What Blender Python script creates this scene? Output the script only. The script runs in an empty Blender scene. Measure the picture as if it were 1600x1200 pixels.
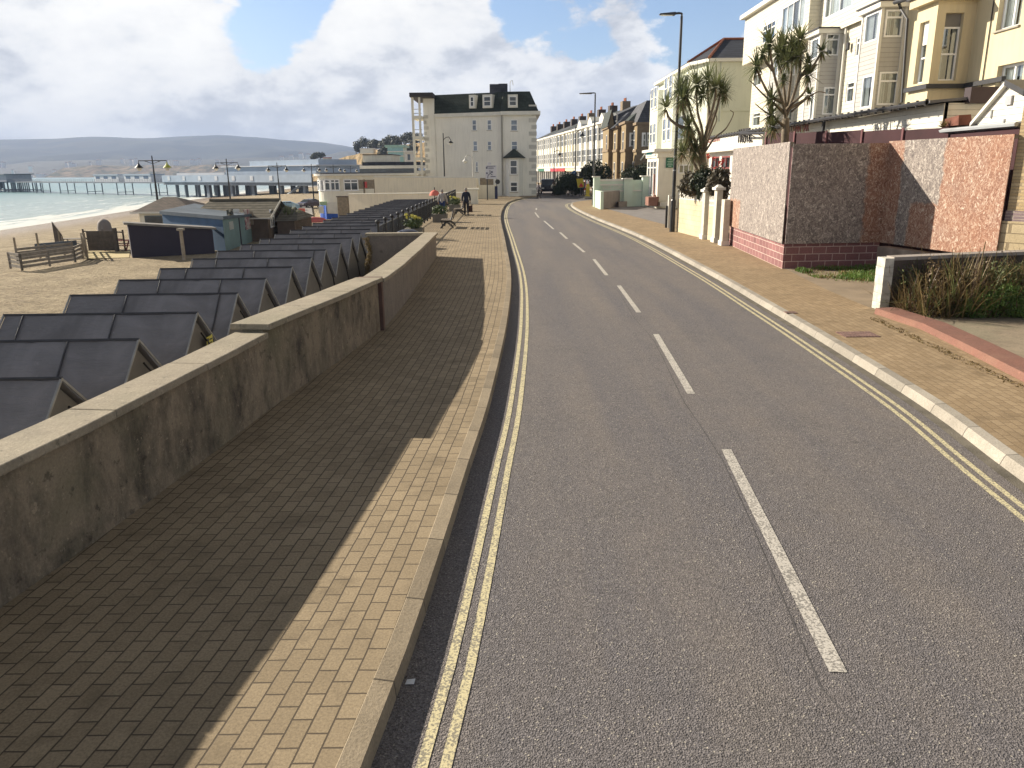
import bpy, bmesh, math, random
from mathutils import Vector, Matrix, noise
random.seed(7)
SC = bpy.context.scene
COL = SC.collection
R = math.radians
# ------------------------------------------------------------ camera
EYE = Vector((0, 0, 3.0)); FOC = 1200.0; PITCH = R(15.55); ROLL = R(0.6)
FW = Vector((0, math.cos(PITCH), -math.sin(PITCH)))
U0 = Vector((0, math.sin(PITCH), math.cos(PITCH))); R0 = Vector((1, 0, 0))
RT = R0 * math.cos(ROLL) - U0 * math.sin(ROLL)
UP = U0 * math.cos(ROLL) + R0 * math.sin(ROLL)
cd = bpy.data.cameras.new('camera'); cam = bpy.data.objects.new('camera', cd); COL.objects.link(cam)
cd.sensor_width = 36; cd.lens = 27.0; cd.clip_start = 0.05; cd.clip_end = 20000
mw = Matrix.Identity(4)
for i in range(3):
    mw[i][0] = RT[i]; mw[i][1] = UP[i]; mw[i][2] = -FW[i]; mw[i][3] = EYE[i]
cam.matrix_world = mw
SC.camera = cam
SC.render.resolution_x = 1024; SC.render.resolution_y = 768
# ------------------------------------------------------------ light
SUN_EL = R(24.5); SUN_V = Vector((-0.87, 0.50, 0)).normalized() * math.cos(SUN_EL) + Vector((0, 0, math.sin(SUN_EL)))
sl = bpy.data.lights.new('sun', 'SUN'); sun = bpy.data.objects.new('sun', sl); COL.objects.link(sun)
sl.energy = 5.0; sl.angle = R(0.5); sl.color = (1.0, 0.90, 0.74)
sun.rotation_euler = SUN_V.to_track_quat('Z', 'Y').to_euler()
SC.view_settings.view_transform = 'Standard'; SC.view_settings.look = 'None'
SC.view_settings.gamma = 1; SC.view_settings.exposure = 1.0
SC.render.engine = 'CYCLES'
SC.cycles.volume_bounces = 0; SC.cycles.max_bounces = 6; SC.cycles.transparent_max_bounces = 12

class NT:
    """tiny node-tree writer"""
    def __init__(s, tree): s.t = tree; s.n = tree.nodes; s.l = tree.links
    def new(s, typ, ins=None, **kw):
        nd = s.n.new(typ)
        for k, v in kw.items(): setattr(nd, k, v)
        if ins:
            for k, v in ins.items(): s.set(nd, k, v)
        return nd
    def set(s, nd, k, v):
        sock = nd.inputs[k]
        if isinstance(v, bpy.types.NodeSocket): s.l.new(v, sock)
        else: sock.default_value = v
    def math(s, op, a, b=0.0, c=None, clamp=False):
        nd = s.n.new('ShaderNodeMath'); nd.operation = op; nd.use_clamp = clamp
        s.set(nd, 0, a); s.set(nd, 1, b)
        if c is not None: s.set(nd, 2, c)
        return nd.outputs[0]
    def vmath(s, op, a, b=(0, 0, 0)):
        nd = s.n.new('ShaderNodeVectorMath'); nd.operation = op
        s.set(nd, 0, a); s.set(nd, 1, b)
        return nd.outputs['Value'] if op in ('DOT_PRODUCT', 'LENGTH') else nd.outputs[0]
    def noise(s, vec, scale, detail=4, rough=.55, dist=0):
        nd = s.new('ShaderNodeTexNoise', {'Scale': scale, 'Detail': detail, 'Roughness': rough, 'Distortion': dist})
        if vec is not None: s.l.new(vec, nd.inputs['Vector'])
        return nd.outputs['Fac']
    def ramp(s, fac, stops, interp='LINEAR'):
        nd = s.n.new('ShaderNodeValToRGB'); cr = nd.color_ramp; cr.interpolation = interp
        while len(cr.elements) < len(stops): cr.elements.new(0.5)
        for e, (p, c) in zip(cr.elements, stops):
            e.position = p; e.color = (c, c, c, 1) if isinstance(c, (int, float)) else (*c, 1)
        s.l.new(fac, nd.inputs[0]); return nd.outputs[0]
    def mr(s, v, a, b, c, d, smooth=False):
        nd = s.n.new('ShaderNodeMapRange'); nd.interpolation_type = 'SMOOTHSTEP' if smooth else 'LINEAR'
        s.set(nd, 0, v)
        for i, x in enumerate((a, b, c, d)): s.set(nd, i + 1, x)
        return nd.outputs[0]
    def mix(s, fac, a, b, blend='MIX'):
        nd = s.n.new('ShaderNodeMix'); nd.data_type = 'RGBA'; nd.blend_type = blend
        s.set(nd, 0, fac)
        for k, v in ((6, a), (7, b)):
            if isinstance(v, tuple) and len(v) == 3: v = (*v, 1)
            s.set(nd, k, v)
        return nd.outputs[2]
    def sep(s, v):
        nd = s.n.new('ShaderNodeSeparateXYZ'); s.l.new(v, nd.inputs[0]); return nd.outputs
    def comb(s, x=0., y=0., z=0.):
        nd = s.n.new('ShaderNodeCombineXYZ')
        for i, v in enumerate((x, y, z)): s.set(nd, i, v)
        return nd.outputs[0]
# ------------------------------------------------------------ sky with clouds
w = bpy.data.worlds.new('World'); SC.world = w; w.use_nodes = True
W = NT(w.node_tree); W.n.clear()
sky = W.new('ShaderNodeTexSky', sky_type='NISHITA', sun_disc=False)
sky.sun_elevation = SUN_EL; sky.sun_rotation = math.atan2(SUN_V.x, SUN_V.y)
sky.altitude = 0; sky.air_density = 1.0; sky.dust_density = 1.0; sky.ozone_density = 1.5
dirv = W.new('ShaderNodeTexCoord').outputs['Generated']
sx, sy, sz = W.sep(dirv)
vv = W.comb(sx, sy, W.math('MULTIPLY', sz, 1.9))



n1 = W.noise(vv, 4.6, 11, .60, .12)
n2 = W.noise(W.vmath('ADD', vv, (3.1, 1.7, .4)), 12.0, 9, .62, .1)
dens = W.math('ADD', W.math('MULTIPLY', n1, .74), W.math('MULTIPLY', n2, .26))
sof = (-.040, .008, .034)
n1b = W.noise(W.vmath('ADD', vv, sof), 4.6, 11, .60, .12)
n2b = W.noise(W.vmath('ADD', W.vmath('ADD', vv, (3.1, 1.7, .4)), tuple(x * .5 for x in sof)), 12.0, 9, .62, .1)
relief = W.math('ADD', W.math('SUBTRACT', n1, n1b), W.math('MULTIPLY', W.math('SUBTRACT', n2, n2b), .45))
def bump_at(u, v, width, amt):
    d = (FW + RT * ((u - 800) / FOC) + UP * ((600 - v) / FOC)).normalized()
    dp = W.vmath('DOT_PRODUCT', dirv, tuple(d))
    return W.math('MULTIPLY', W.mr(dp, math.cos(width), 1.0, 0.0, 1.0, True), amt)
add = None
for b in ((415, 12, .10, -.085), (455, 30, .07, -.10), (380, 5, .05, -.05), (860, 12, .10, -.16), (800, 5, .05, -.07), (1105, 8, .11, -.2), (935, 88, .045, -.11), (300, 5, .05, -.04),(395,70,.05,-.07),
          (1170, 70, .06, .05), (120, 60, .16, .09), (640, 60, .12, .10), (250, 150, .3, .10), (700, 180, .3, .10), (960, 190, .14, .08), (1180,45,.03,.07)):
    x = bump_at(*b); add = x if add is None else W.math('ADD', add, x)
dens = W.math('ADD', dens, add)
lowc = W.math('ADD', W.mr(sz, 0.0, 0.30, 0.05, 0.0), W.mr(sz, .42, .65, 0., .16))  # second term adds unseen cloud overhead to turn the fill light neutral grey
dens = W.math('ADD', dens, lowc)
cover = W.mr(dens, .462, .525, 0, 1, True)
# brightness of the cloud: bright puffs and grey bases
n3 = W.noise(W.vmath('ADD', vv, (.6, 5.2, -.02)), 5.0, 7, .55, .5)
n4 = W.noise(W.vmath('ADD', vv, (9.6, .2, .3)), 16.0, 5, .6, .4)
sh = W.math('ADD', W.math('ADD', W.math('MULTIPLY', n3, .40), .31), W.math('MULTIPLY', relief, .85))
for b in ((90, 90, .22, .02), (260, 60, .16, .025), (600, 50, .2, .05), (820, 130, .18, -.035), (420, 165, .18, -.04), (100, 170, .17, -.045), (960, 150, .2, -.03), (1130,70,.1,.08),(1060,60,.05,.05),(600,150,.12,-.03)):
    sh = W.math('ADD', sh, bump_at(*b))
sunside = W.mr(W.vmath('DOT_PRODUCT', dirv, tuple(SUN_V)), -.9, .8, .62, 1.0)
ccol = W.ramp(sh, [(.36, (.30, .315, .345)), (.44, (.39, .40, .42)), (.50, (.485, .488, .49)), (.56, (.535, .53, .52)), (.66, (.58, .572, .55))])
up_fade = W.mr(sz, .28, .55, 1.0, .22)  # dims the unseen clouds overhead so shaded ground stays dark
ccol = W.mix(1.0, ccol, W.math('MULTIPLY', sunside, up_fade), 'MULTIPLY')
skyc = W.mix(1.0, sky.outputs[0], (.060, .066, .078), 'MULTIPLY')
# unseen clouds behind the viewer kept full, added as fill for south-facing walls
rear_fill = W.mr(sy, -.3, .35, 1.0, 1.0)
fin = W.mix(W.math('MULTIPLY', cover, rear_fill), skyc, ccol)
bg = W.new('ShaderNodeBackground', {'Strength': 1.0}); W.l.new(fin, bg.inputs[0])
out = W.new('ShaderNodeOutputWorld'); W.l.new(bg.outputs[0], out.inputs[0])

# ------------------------------------------------------------ measuring helpers (photo pixel -> place in the world)
def ray(u, v): return FW + RT * ((u - 800) / FOC) + UP * ((600 - v) / FOC)
def G(u, v, z=0.12):
    d = ray(u, v); t = (z - EYE.z) / d.z; return EYE + d * t
def PY(u, v, y):
    d = ray(u, v); return EYE + d * (y / d.y)
def PX(u, v, x):
    d = ray(u, v); return EYE + d * (x / d.x)
class Fr:
    """vertical wall plane: s runs left to right seen from outside, off goes inwards"""
    def __init__(s, x, y, rz): s.o = Vector((x, y, 0)); s.a = Vector((math.cos(rz), math.sin(rz), 0)); s.n = Vector((-math.sin(rz), math.cos(rz), 0))
    def P(s, a, off, z): return s.o + s.a * a + s.n * off + Vector((0, 0, z))
    def px(s, u, v, off=0):
        d = ray(u, v); t = (s.o + s.n * off - EYE).dot(s.n) / d.dot(s.n); p = EYE + d * t
        return (p - s.o).dot(s.a), p.z
    def box(s, uL, uR, vt, vb, off=0):
        um = (uL + uR) / 2; vm = (vt + vb) / 2
        return s.px(uL, vm, off)[0], s.px(uR, vm, off)[0], s.px(um, vb, off)[1], s.px(um, vt, off)[1]
# ------------------------------------------------------------ object helpers
OFF = {}
def tag(o, label=None, cat=None, group=None, kind=None):
    if label: o['label'] = label
    if cat: o['category'] = cat
    if group: o['group'] = group
    if kind: o['kind'] = kind
    return o
def thing(name, label, cat, loc=(0, 0, 0), group=None):
    o = bpy.data.objects.new(name, None); COL.objects.link(o); o.location = loc
    o.empty_display_size = .2; OFF[o.name] = Vector(loc)
    return tag(o, label, cat, group)
class MB:
    def __init__(s): s.v = []; s.f = []; s.m = []; s.uv = []
    def add(s, vs, fs, mi=0, uv=None):
        b = len(s.v); s.v += [Vector(p) for p in vs]
        for i, f in enumerate(fs):
            s.f.append([b + k for k in f]); s.m.append(mi)
            s.uv.append(uv[i] if uv else None)
        return s
    def quad(s, a, b, c, d, mi=0): return s.add([a, b, c, d], [(0, 1, 2, 3)], mi)
    def box(s, x0, y0, z0, x1, y1, z1, mi=0):
        return s.prism([(x0, y0), (x1, y0), (x1, y1), (x0, y1)], z0, z1, mi)
    def prism(s, poly, z0, z1, mi=0, top=None):
        n = len(poly); a = sum(poly[i][0] * poly[(i + 1) % n][1] - poly[(i + 1) % n][0] * poly[i][1] for i in range(n))
        poly = [(p[0], p[1]) for p in poly]; tp = [(p[0], p[1]) for p in (top or poly)]
        if a < 0: poly.reverse(); tp.reverse()
        z0s = z0 if isinstance(z0, (list, tuple)) else [z0] * n; z1s = z1 if isinstance(z1, (list, tuple)) else [z1] * n
        vs = [(p[0], p[1], z0s[i]) for i, p in enumerate(poly)] + [(p[0], p[1], z1s[i]) for i, p in enumerate(tp)]
        fs = [tuple(range(n - 1, -1, -1)), tuple(range(n, 2 * n))] + [(i, (i + 1) % n, n + (i + 1) % n, n + i) for i in range(n)]
        return s.add(vs, fs, mi)
    def fbox(s, fr, s0, s1, o0, o1, z0, z1, mi=0):
        P = fr.P; vs = [P(s0, o0, z0), P(s1, o0, z0), P(s1, o1, z0), P(s0, o1, z0), P(s0, o0, z1), P(s1, o0, z1), P(s1, o1, z1), P(s0, o1, z1)]
        return s.add(vs, [(3, 2, 1, 0), (4, 5, 6, 7), (0, 1, 5, 4), (1, 2, 6, 5), (2, 3, 7, 6), (3, 0, 4, 7)], mi)
    def tube(s, pts, r, n=8, mi=0, cap=True):
        pts = [Vector(p) for p in pts]; rs = r if isinstance(r, (list, tuple)) else [r] * len(pts)
        b = len(s.v); prev = None
        for i, p in enumerate(pts):
            t = (pts[min(i + 1, len(pts) - 1)] - pts[max(i - 1, 0)]).normalized()
            if prev is None: x = t.orthogonal().normalized()
            else: x = (prev - t * prev.dot(t)).normalized()
            prev = x; y = t.cross(x)
            for k in range(n):
                a = 2 * math.pi * k / n; s.v.append(p + (x * math.cos(a) + y * math.sin(a)) * rs[i])
        for i in range(len(pts) - 1):
            for k in range(n):
                s.f.append([b + i * n + k, b + i * n + (k + 1) % n, b + (i + 1) * n + (k + 1) % n, b + (i + 1) * n + k]); s.m.append(mi); s.uv.append(None)
        if cap:
            s.f.append([b + k for k in range(n - 1, -1, -1)]); s.m.append(mi); s.uv.append(None)
            e = b + (len(pts) - 1) * n; s.f.append([e + k for k in range(n)]); s.m.append(mi); s.uv.append(None)
        return s
    def lathe(s, c, prof, n=16, mi=0):
        c = Vector(c); b = len(s.v)
        for r, z in prof:
            for k in range(n):
                a = 2 * math.pi * k / n; s.v.append(c + Vector((r * math.cos(a), r * math.sin(a), z)))
        for i in range(len(prof) - 1):
            for k in range(n):
                s.f.append([b + i * n + k, b + i * n + (k + 1) % n, b + (i + 1) * n + (k + 1) % n, b + (i + 1) * n + k]); s.m.append(mi); s.uv.append(None)
        return s
    def holed(s, fr, W_, z0, z1, holes, off=0, depth=.1, mi=0, s0=0.):
        """wall with rectangular openings and reveals"""
        holes = [(max(a, s0 + .01), min(b, W_ - .01), max(c, z0 + .01), min(d, z1 - .01)) for a, b, c, d in holes]
        holes = [h for h in holes if h[1] > h[0] and h[3] > h[2]]
        xs = sorted({s0, W_} | {h[0] for h in holes} | {h[1] for h in holes}); zs = sorted({z0, z1} | {h[2] for h in holes} | {h[3] for h in holes})
        for i in range(len(xs) - 1):
            for j in range(len(zs) - 1):
                cx = (xs[i] + xs[i + 1]) / 2; cz = (zs[j] + zs[j + 1]) / 2
                if any(h[0] < cx < h[1] and h[2] < cz < h[3] for h in holes): continue
                s.quad(fr.P(xs[i], off, zs[j]), fr.P(xs[i + 1], off, zs[j]), fr.P(xs[i + 1], off, zs[j + 1]), fr.P(xs[i], off, zs[j + 1]), mi)
        for a, b, c, d in holes:
            P = fr.P; o2 = off + depth + .1
            s.quad(P(a, off, c), P(a, off, d), P(a, o2, d), P(a, o2, c), mi); s.quad(P(b, off, d), P(b, off, c), P(b, o2, c), P(b, o2, d), mi)
            s.quad(P(a, off, d), P(b, off, d), P(b, o2, d), P(a, o2, d), mi); s.quad(P(b, off, c), P(a, off, c), P(a, o2, c), P(b, o2, c), mi)
        return s
    def build(s, name, mats, parent=None, smooth=False):
        off = Vector((0, 0, 0))
        if parent is not None: off = OFF[parent.name]
        me = bpy.data.meshes.new(name); me.from_pydata([tuple(p - off) for p in s.v], [], s.f)
        if not isinstance(mats, (list, tuple)): mats = [mats]
        for m in mats: me.materials.append(m)
        if len(mats) > 1: me.polygons.foreach_set('material_index', s.m)
        if any(u is not None for u in s.uv):
            ul = me.uv_layers.new(name='UVMap')
            for p, u in zip(me.polygons, s.uv):
                if u:
                    for li, c in zip(p.loop_indices, u): ul.data[li].uv = c
        if smooth: me.polygons.foreach_set('use_smooth', [True] * len(me.polygons))
        me.update()
        o = bpy.data.objects.new(name, me); COL.objects.link(o)
        if parent is not None: o.parent = parent
        OFF[o.name] = off
        return o
def struct(name, mb, m, smooth=False, kind='structure'):
    o = mb.build(name, m, None, smooth); o['kind'] = kind; return o
def single(name, mb, m, label, cat, group=None, smooth=False, base=None):
    """a thing made of one mesh, origin at its base"""
    if base is None:
        xs = [p.x for p in mb.v]; ys = [p.y for p in mb.v]
        base = (sum(xs) / len(xs), sum(ys) / len(ys), min(p.z for p in mb.v))
    base = Vector(base); mb.v = [p - base for p in mb.v]
    o = mb.build(name, m, None, smooth); o.location = base; OFF[o.name] = base
    mb.v = [p + base for p in mb.v]
    return tag(o, label, cat, group)
def copy_tree(o, parent=None):
    c = o.copy(); COL.objects.link(c)
    if parent is not None: c.parent = parent
    for ch in [k for k in bpy.data.objects if k.parent == o]: copy_tree(ch, c)
    return c
def text_mesh(name, body, size, m, parent, origin, xdir, updir, ext=.012, align='LEFT', sx=1.0):
    cu = bpy.data.curves.new('t', 'FONT'); cu.body = body; cu.size = size; cu.extrude = ext; cu.align_x = align
    to = bpy.data.objects.new('t', cu); COL.objects.link(to)
    dg = bpy.context.evaluated_depsgraph_get(); me = bpy.data.meshes.new_from_object(to.evaluated_get(dg))
    COL.objects.unlink(to); bpy.data.objects.remove(to)
    xd = Vector(xdir).normalized(); ud = Vector(updir).normalized(); nd = xd.cross(ud); off = OFF[parent.name]
    for v in me.vertices: v.co = Vector(origin) - off + xd * v.co.x * sx + ud * v.co.y + nd * v.co.z
    me.name = name; me.materials.clear(); me.materials.append(m)
    o = bpy.data.objects.new(name, me); COL.objects.link(o); o.parent = parent; OFF[o.name] = off
    return o
def crom(pts, step=.6):
    """catmull-rom resample of a plan polyline"""
    pts = [Vector(p) for p in pts]; P = [pts[0] * 2 - pts[1]] + pts + [pts[-1] * 2 - pts[-2]]; out = []
    for i in range(1, len(P) - 2):
        a, b, c, d = P[i - 1:i + 3]; n = max(1, int((c - b).length / step))
        for k in range(n):
            t = k / n; out.append(.5 * ((2 * b) + (c - a) * t + (2 * a - 5 * b + 4 * c - d) * t * t + (3 * b - a - 3 * c + d) * t ** 3))
    out.append(pts[-1]); return out
def normals2(pl):
    out = []
    for i, p in enumerate(pl):
        t = (pl[min(i + 1, len(pl) - 1)] - pl[max(i - 1, 0)]); t = Vector((t.x, t.y)).normalized(); out.append(Vector((t.y, -t.x, 0)))
    return out
def ribbon(mb, pl, offs, zs, mi=0, smooth_uv=True):
    """surface strip along a plan polyline; offs to the right of travel"""
    nn = normals2(pl); acc = 0; rows = []; L = []
    for i, p in enumerate(pl):
        if i: acc += (Vector((p.x, p.y)) - Vector((pl[i - 1].x, pl[i - 1].y))).length
        L.append(acc); rows.append([Vector((p.x + nn[i].x * o, p.y + nn[i].y * o, z)) for o, z in zip(offs, zs)])
    k = len(offs); b = len(mb.v)
    for r in rows: mb.v += r
    vv_ = [0]
    for j in range(1, k): vv_.append(vv_[-1] + math.hypot(offs[j] - offs[j - 1], zs[j] - zs[j - 1]))
    for i in range(len(pl) - 1):
        for j in range(k - 1):
            mb.f.append([b + i * k + j, b + i * k + j + 1, b + (i + 1) * k + j + 1, b + (i + 1) * k + j]); mb.m.append(mi)
            mb.uv.append([(L[i], vv_[j]), (L[i], vv_[j + 1]), (L[i + 1], vv_[j + 1]), (L[i + 1], vv_[j])])
    return mb
def V2(a): return [Vector((x, y, 0)) for x, y in a]
def subline(pl, y0, y1): return [p for p in pl if y0 <= p.y <= y1]
# ------------------------------------------------------------ materials
MATS = {}
def base_mat(name, rough=.8, spec=.3):
    m = bpy.data.materials.new(name); m.use_nodes = True; T = NT(m.node_tree)
    T.b = T.n['Principled BSDF']; T.b.inputs['Roughness'].default_value = rough
    T.b.inputs['Specular IOR Level'].default_value = spec
    T.co = T.new('ShaderNodeTexCoord').outputs
    MATS[name] = m; return m, T
def bumpn(T, h, strength=.3, dist=.02):
    nd = T.new('ShaderNodeBump', {'Strength': strength, 'Distance': dist}); T.l.new(h, nd.inputs['Height']); T.l.new(nd.outputs[0], T.b.inputs['Normal'])
def mat(name, col, rough=.8, var=.14, scale=1.5, bump=.15, bs=40, spec=.3, metal=0, stain=0):
    if name in MATS: return MATS[name]
    m, T = base_mat(name, rough, spec); v = T.co['Object']
    a = T.noise(v, scale, 5); c = T.mix(T.mr(a, .3, .7, 0, 1), tuple(x * (1 - var) for x in col), tuple(min(1, x * (1 + var)) for x in col))
    if stain:
        sx, sy, sz = T.sep(v); st = T.noise(T.comb(T.math('MULTIPLY', sx, 3.), T.math('MULTIPLY', sy, 3.), T.math('MULTIPLY', sz, .35)), 1.6, 5, .6)
        c = T.mix(T.math('MULTIPLY', T.mr(st, .48, .75, 0, 1), stain), c, tuple(x * .45 for x in col))
    T.l.new(c, T.b.inputs['Base Color']); T.b.inputs['Metallic'].default_value = metal
    if bump: bumpn(T, T.noise(v, bs, 3), bump)
    return m
def asphalt():
    m, T = base_mat('asphalt', .85, .25); v = T.co['Object']
    sx, sy, sz = T.sep(v)
    big = T.noise(T.comb(T.math('MULTIPLY', sx, 1.4), T.math('MULTIPLY', sy, .10), 0.), .8, 4)
    mid = T.noise(v, 2.2, 5); fine = T.noise(v, 75, 2, .7); vor = T.new('ShaderNodeTexVoronoi', {'Scale': 95.}); T.l.new(v, vor.inputs['Vector'])
    sepc = T.new('ShaderNodeSeparateColor'); T.l.new(vor.outputs['Color'], sepc.inputs[0])
    c = T.mix(T.mr(big, .3, .7, 0, 1), (.132, .124, .132), (.200, .174, .156))
    c = T.mix(T.mr(mid, .25, .75, 0, .4), c, (.122, .118, .128))
    bl = T.noise(v, .9, 5, .6, .6); c = T.mix(T.mr(bl, .56, .66, 0, .22), c, (.10, .095, .095))
    c = T.mix(1., c, T.mr(sepc.outputs[0], 0, 1, .62, 1.4), 'MULTIPLY')
    c = T.mix(1., c, T.mr(fine, .3, .7, .65, 1.35), 'MULTIPLY')
    c = T.mix(T.mr(sepc.outputs[1], .975, .98, 0, .8), c, (.38, .35, .3))
    T.l.new(c, T.b.inputs['Base Color'])
    bumpn(T, T.math('ADD', T.math('MULTIPLY', vor.outputs['Distance'], 1.2), fine), .8, .006); return m
def paint_line(name, col):
    m, T = base_mat(name, .75); v = T.co['Object']; f = T.noise(v, 55, 3, .7); g = T.noise(v, 6, 4)
    c = T.mix(T.mr(g, .3, .7, 0, 1), tuple(x * .8 for x in col), col)
    c = T.mix(T.mr(T.math('ADD', f, T.math('MULTIPLY', g, .35)), .64, .74, 0, .8), c, (.15, .14, .13))
    T.l.new(c, T.b.inputs['Base Color']); bumpn(T, f, .4, .005); return m
def paving(name, c1, c2, mortar, bw=.215, rh=.118, swap=False):
    m, T = base_mat(name, .85, .25); uv = T.co['UV']
    o = T.co['Object']
    br = T.new('ShaderNodeTexBrick', {'Scale': 1.0, 'Mortar Size': .006, 'Mortar Smooth': .3, 'Bias': 0., 'Brick Width': bw, 'Row Height': rh,
        'Color1': (0, 0, 0, 1), 'Color2': (1, 1, 1, 1), 'Mortar': (0, 0, 0, 1)}, offset=.5)
    wob = T.new('ShaderNodeTexNoise', {'Scale': 2.0, 'Detail': 2.}); T.l.new(o, wob.inputs['Vector'])
    uvw = T.vmath('ADD', uv, T.vmath('MULTIPLY', T.vmath('SUBTRACT', wob.outputs['Color'], (.5, .5, .5)), (.03, .02, 0)))
    T.l.new(uvw, br.inputs['Vector'])
    g = T.noise(o, .7, 5); f = T.noise(o, 60, 3, .7)
    c = T.mix(br.outputs['Color'], c1, c2)
    c = T.mix(T.mr(g, .3, .72, 0, .55), c, tuple(x * .72 for x in c1))
    c = T.mix(1., c, T.mr(f, .25, .75, .72, 1.28), 'MULTIPLY')
    stn = T.noise(o, 2.6, 6, .65); c = T.mix(T.mr(stn, .52, .68, 0, .5), c, tuple(x * .5 for x in c1))
    mo = T.mr(br.outputs['Fac'], 0, 1, 0, .9)
    c = T.mix(mo, c, mortar); T.l.new(c, T.b.inputs['Base Color'])
    h = T.math('SUBTRACT', T.math('ADD', T.math('MULTIPLY', f, .3), T.math('MULTIPLY', br.outputs['Color'], .12)), T.math('MULTIPLY', br.outputs['Fac'], 1.0))
    bumpn(T, h, .7, .008); return m
def kerbmat(name, col, L=.9):
    m, T = base_mat(name, .85); u, v_, _ = T.sep(T.co['UV']); o = T.co['Object']
    fr = T.math('FRACT', T.math('DIVIDE', u, L)); j = T.math('ADD', T.mr(fr, 0, .012, 1, 0), T.mr(fr, .988, 1, 0, 1))
    idn = T.new('ShaderNodeTexWhiteNoise', noise_dimensions='1D'); T.l.new(T.math('FLOOR', T.math('DIVIDE', u, L)), idn.inputs['W'])
    f = T.noise(o, 50, 3, .7); g = T.noise(o, 3, 5)
    c = T.mix(T.mr(g, .3, .7, 0, 1), tuple(x * .75 for x in col), col)
    c = T.mix(1., c, T.mr(idn.outputs[0], 0, 1, .8, 1.12), 'MULTIPLY'); c = T.mix(1., c, T.mr(f, .25, .75, .75, 1.25), 'MULTIPLY')
    c = T.mix(j, c, tuple(x * .2 for x in col)); T.l.new(c, T.b.inputs['Base Color']); bumpn(T, T.math('SUBTRACT', f, T.math('MULTIPLY', j, 2.)), .5, .008); return m
def stained(name, col, dark, green=(.16, .165, .11), amt=.8):
    m, T = base_mat(name, .9); o = T.co['Object']; x, y, z = T.sep(o)
    st = T.noise(T.comb(T.math('MULTIPLY', x, 2.), T.math('MULTIPLY', y, 2.), T.math('MULTIPLY', z, 1.1)), 1.1, 10, .74, .15)
    bl = T.noise(o, 1.1, 6, .6, .5); f = T.noise(o, 45, 4, .7); sp = T.noise(o, 14, 5, .75)
    c = T.mix(T.mr(bl, .35, .65, 0, 1), tuple(q * .85 for q in col), col)
    c = T.mix(T.math('MULTIPLY', T.mr(st, .44, .66, 0, 1), amt), c, dark)
    c = T.mix(T.mr(T.noise(T.vmath('ADD', o, (5, 3, 1)), .8, 5), .5, .7, 0, .5), c, green)
    c = T.mix(T.mr(sp, .60, .66, 0, .6), c, tuple(q * 1.4 for q in col)); c = T.mix(T.mr(T.noise(T.vmath('ADD', o, (9, 2, 4)), 7, 6, .7), .60, .66, 0, .55), c, tuple(q * .5 for q in dark))
    c = T.mix(1., c, T.mr(f, .25, .75, .8, 1.2), 'MULTIPLY'); T.l.new(c, T.b.inputs['Base Color'])
    bumpn(T, T.math('ADD', f, T.math('MULTIPLY', sp, 1.)), .5, .012); return m
def bricks(name, c1, c2, mortar, bw, rh, ms=.01, off=.5, rough=.85, bump=.5):
    m, T = base_mat(name, rough); o = T.co['Object']; x, y, z = T.sep(o)
    br = T.new('ShaderNodeTexBrick', {'Scale': 1., 'Mortar Size': ms, 'Mortar Smooth': .2, 'Brick Width': bw, 'Row Height': rh,
        'Color1': (*c1, 1), 'Color2': (*c2, 1), 'Mortar': (*mortar, 1)}, offset=off)
    T.l.new(T.comb(T.math('ADD', x, y), z, 0.), br.inputs['Vector']); f = T.noise(o, 30, 4, .6); g = T.noise(o, 1.2, 4)
    c = T.mix(1., br.outputs['Color'], T.mr(f, .25, .75, .8, 1.2), 'MULTIPLY'); c = T.mix(1., c, T.mr(g, .3, .7, .82, 1.1), 'MULTIPLY')
    T.l.new(c, T.b.inputs['Base Color']); bumpn(T, T.math('SUBTRACT', T.math('MULTIPLY', f, .4), br.outputs['Fac']), bump, .015); return m
def clap(name, col, pitch=.2):
    m, T = base_mat(name, .55, .35); o = T.co['Object']; x, y, z = T.sep(o)
    fr = T.math('FRACT', T.math('DIVIDE', z, pitch)); ln = T.mr(fr, .0, .10, 1, 0)
    g = T.noise(o, .9, 5); st = T.noise(T.comb(T.math('MULTIPLY', x, 4.), T.math('MULTIPLY', y, 4.), T.math('MULTIPLY', z, .5)), 1.5, 4)
    c = T.mix(T.mr(g, .3, .7, 0, 1), tuple(q * .88 for q in col), col); c = T.mix(T.mr(st, .5, .8, 0, .3), c, tuple(q * .6 for q in col))
    c = T.mix(T.math('MULTIPLY', ln, .72), c, tuple(q * .3 for q in col)); T.l.new(c, T.b.inputs['Base Color'])
    bumpn(T, T.math('SUBTRACT', T.math('MULTIPLY', T.math('SUBTRACT', 1., fr), .6), T.math('MULTIPLY', ln, 1.)), .6, .03); return m
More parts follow.
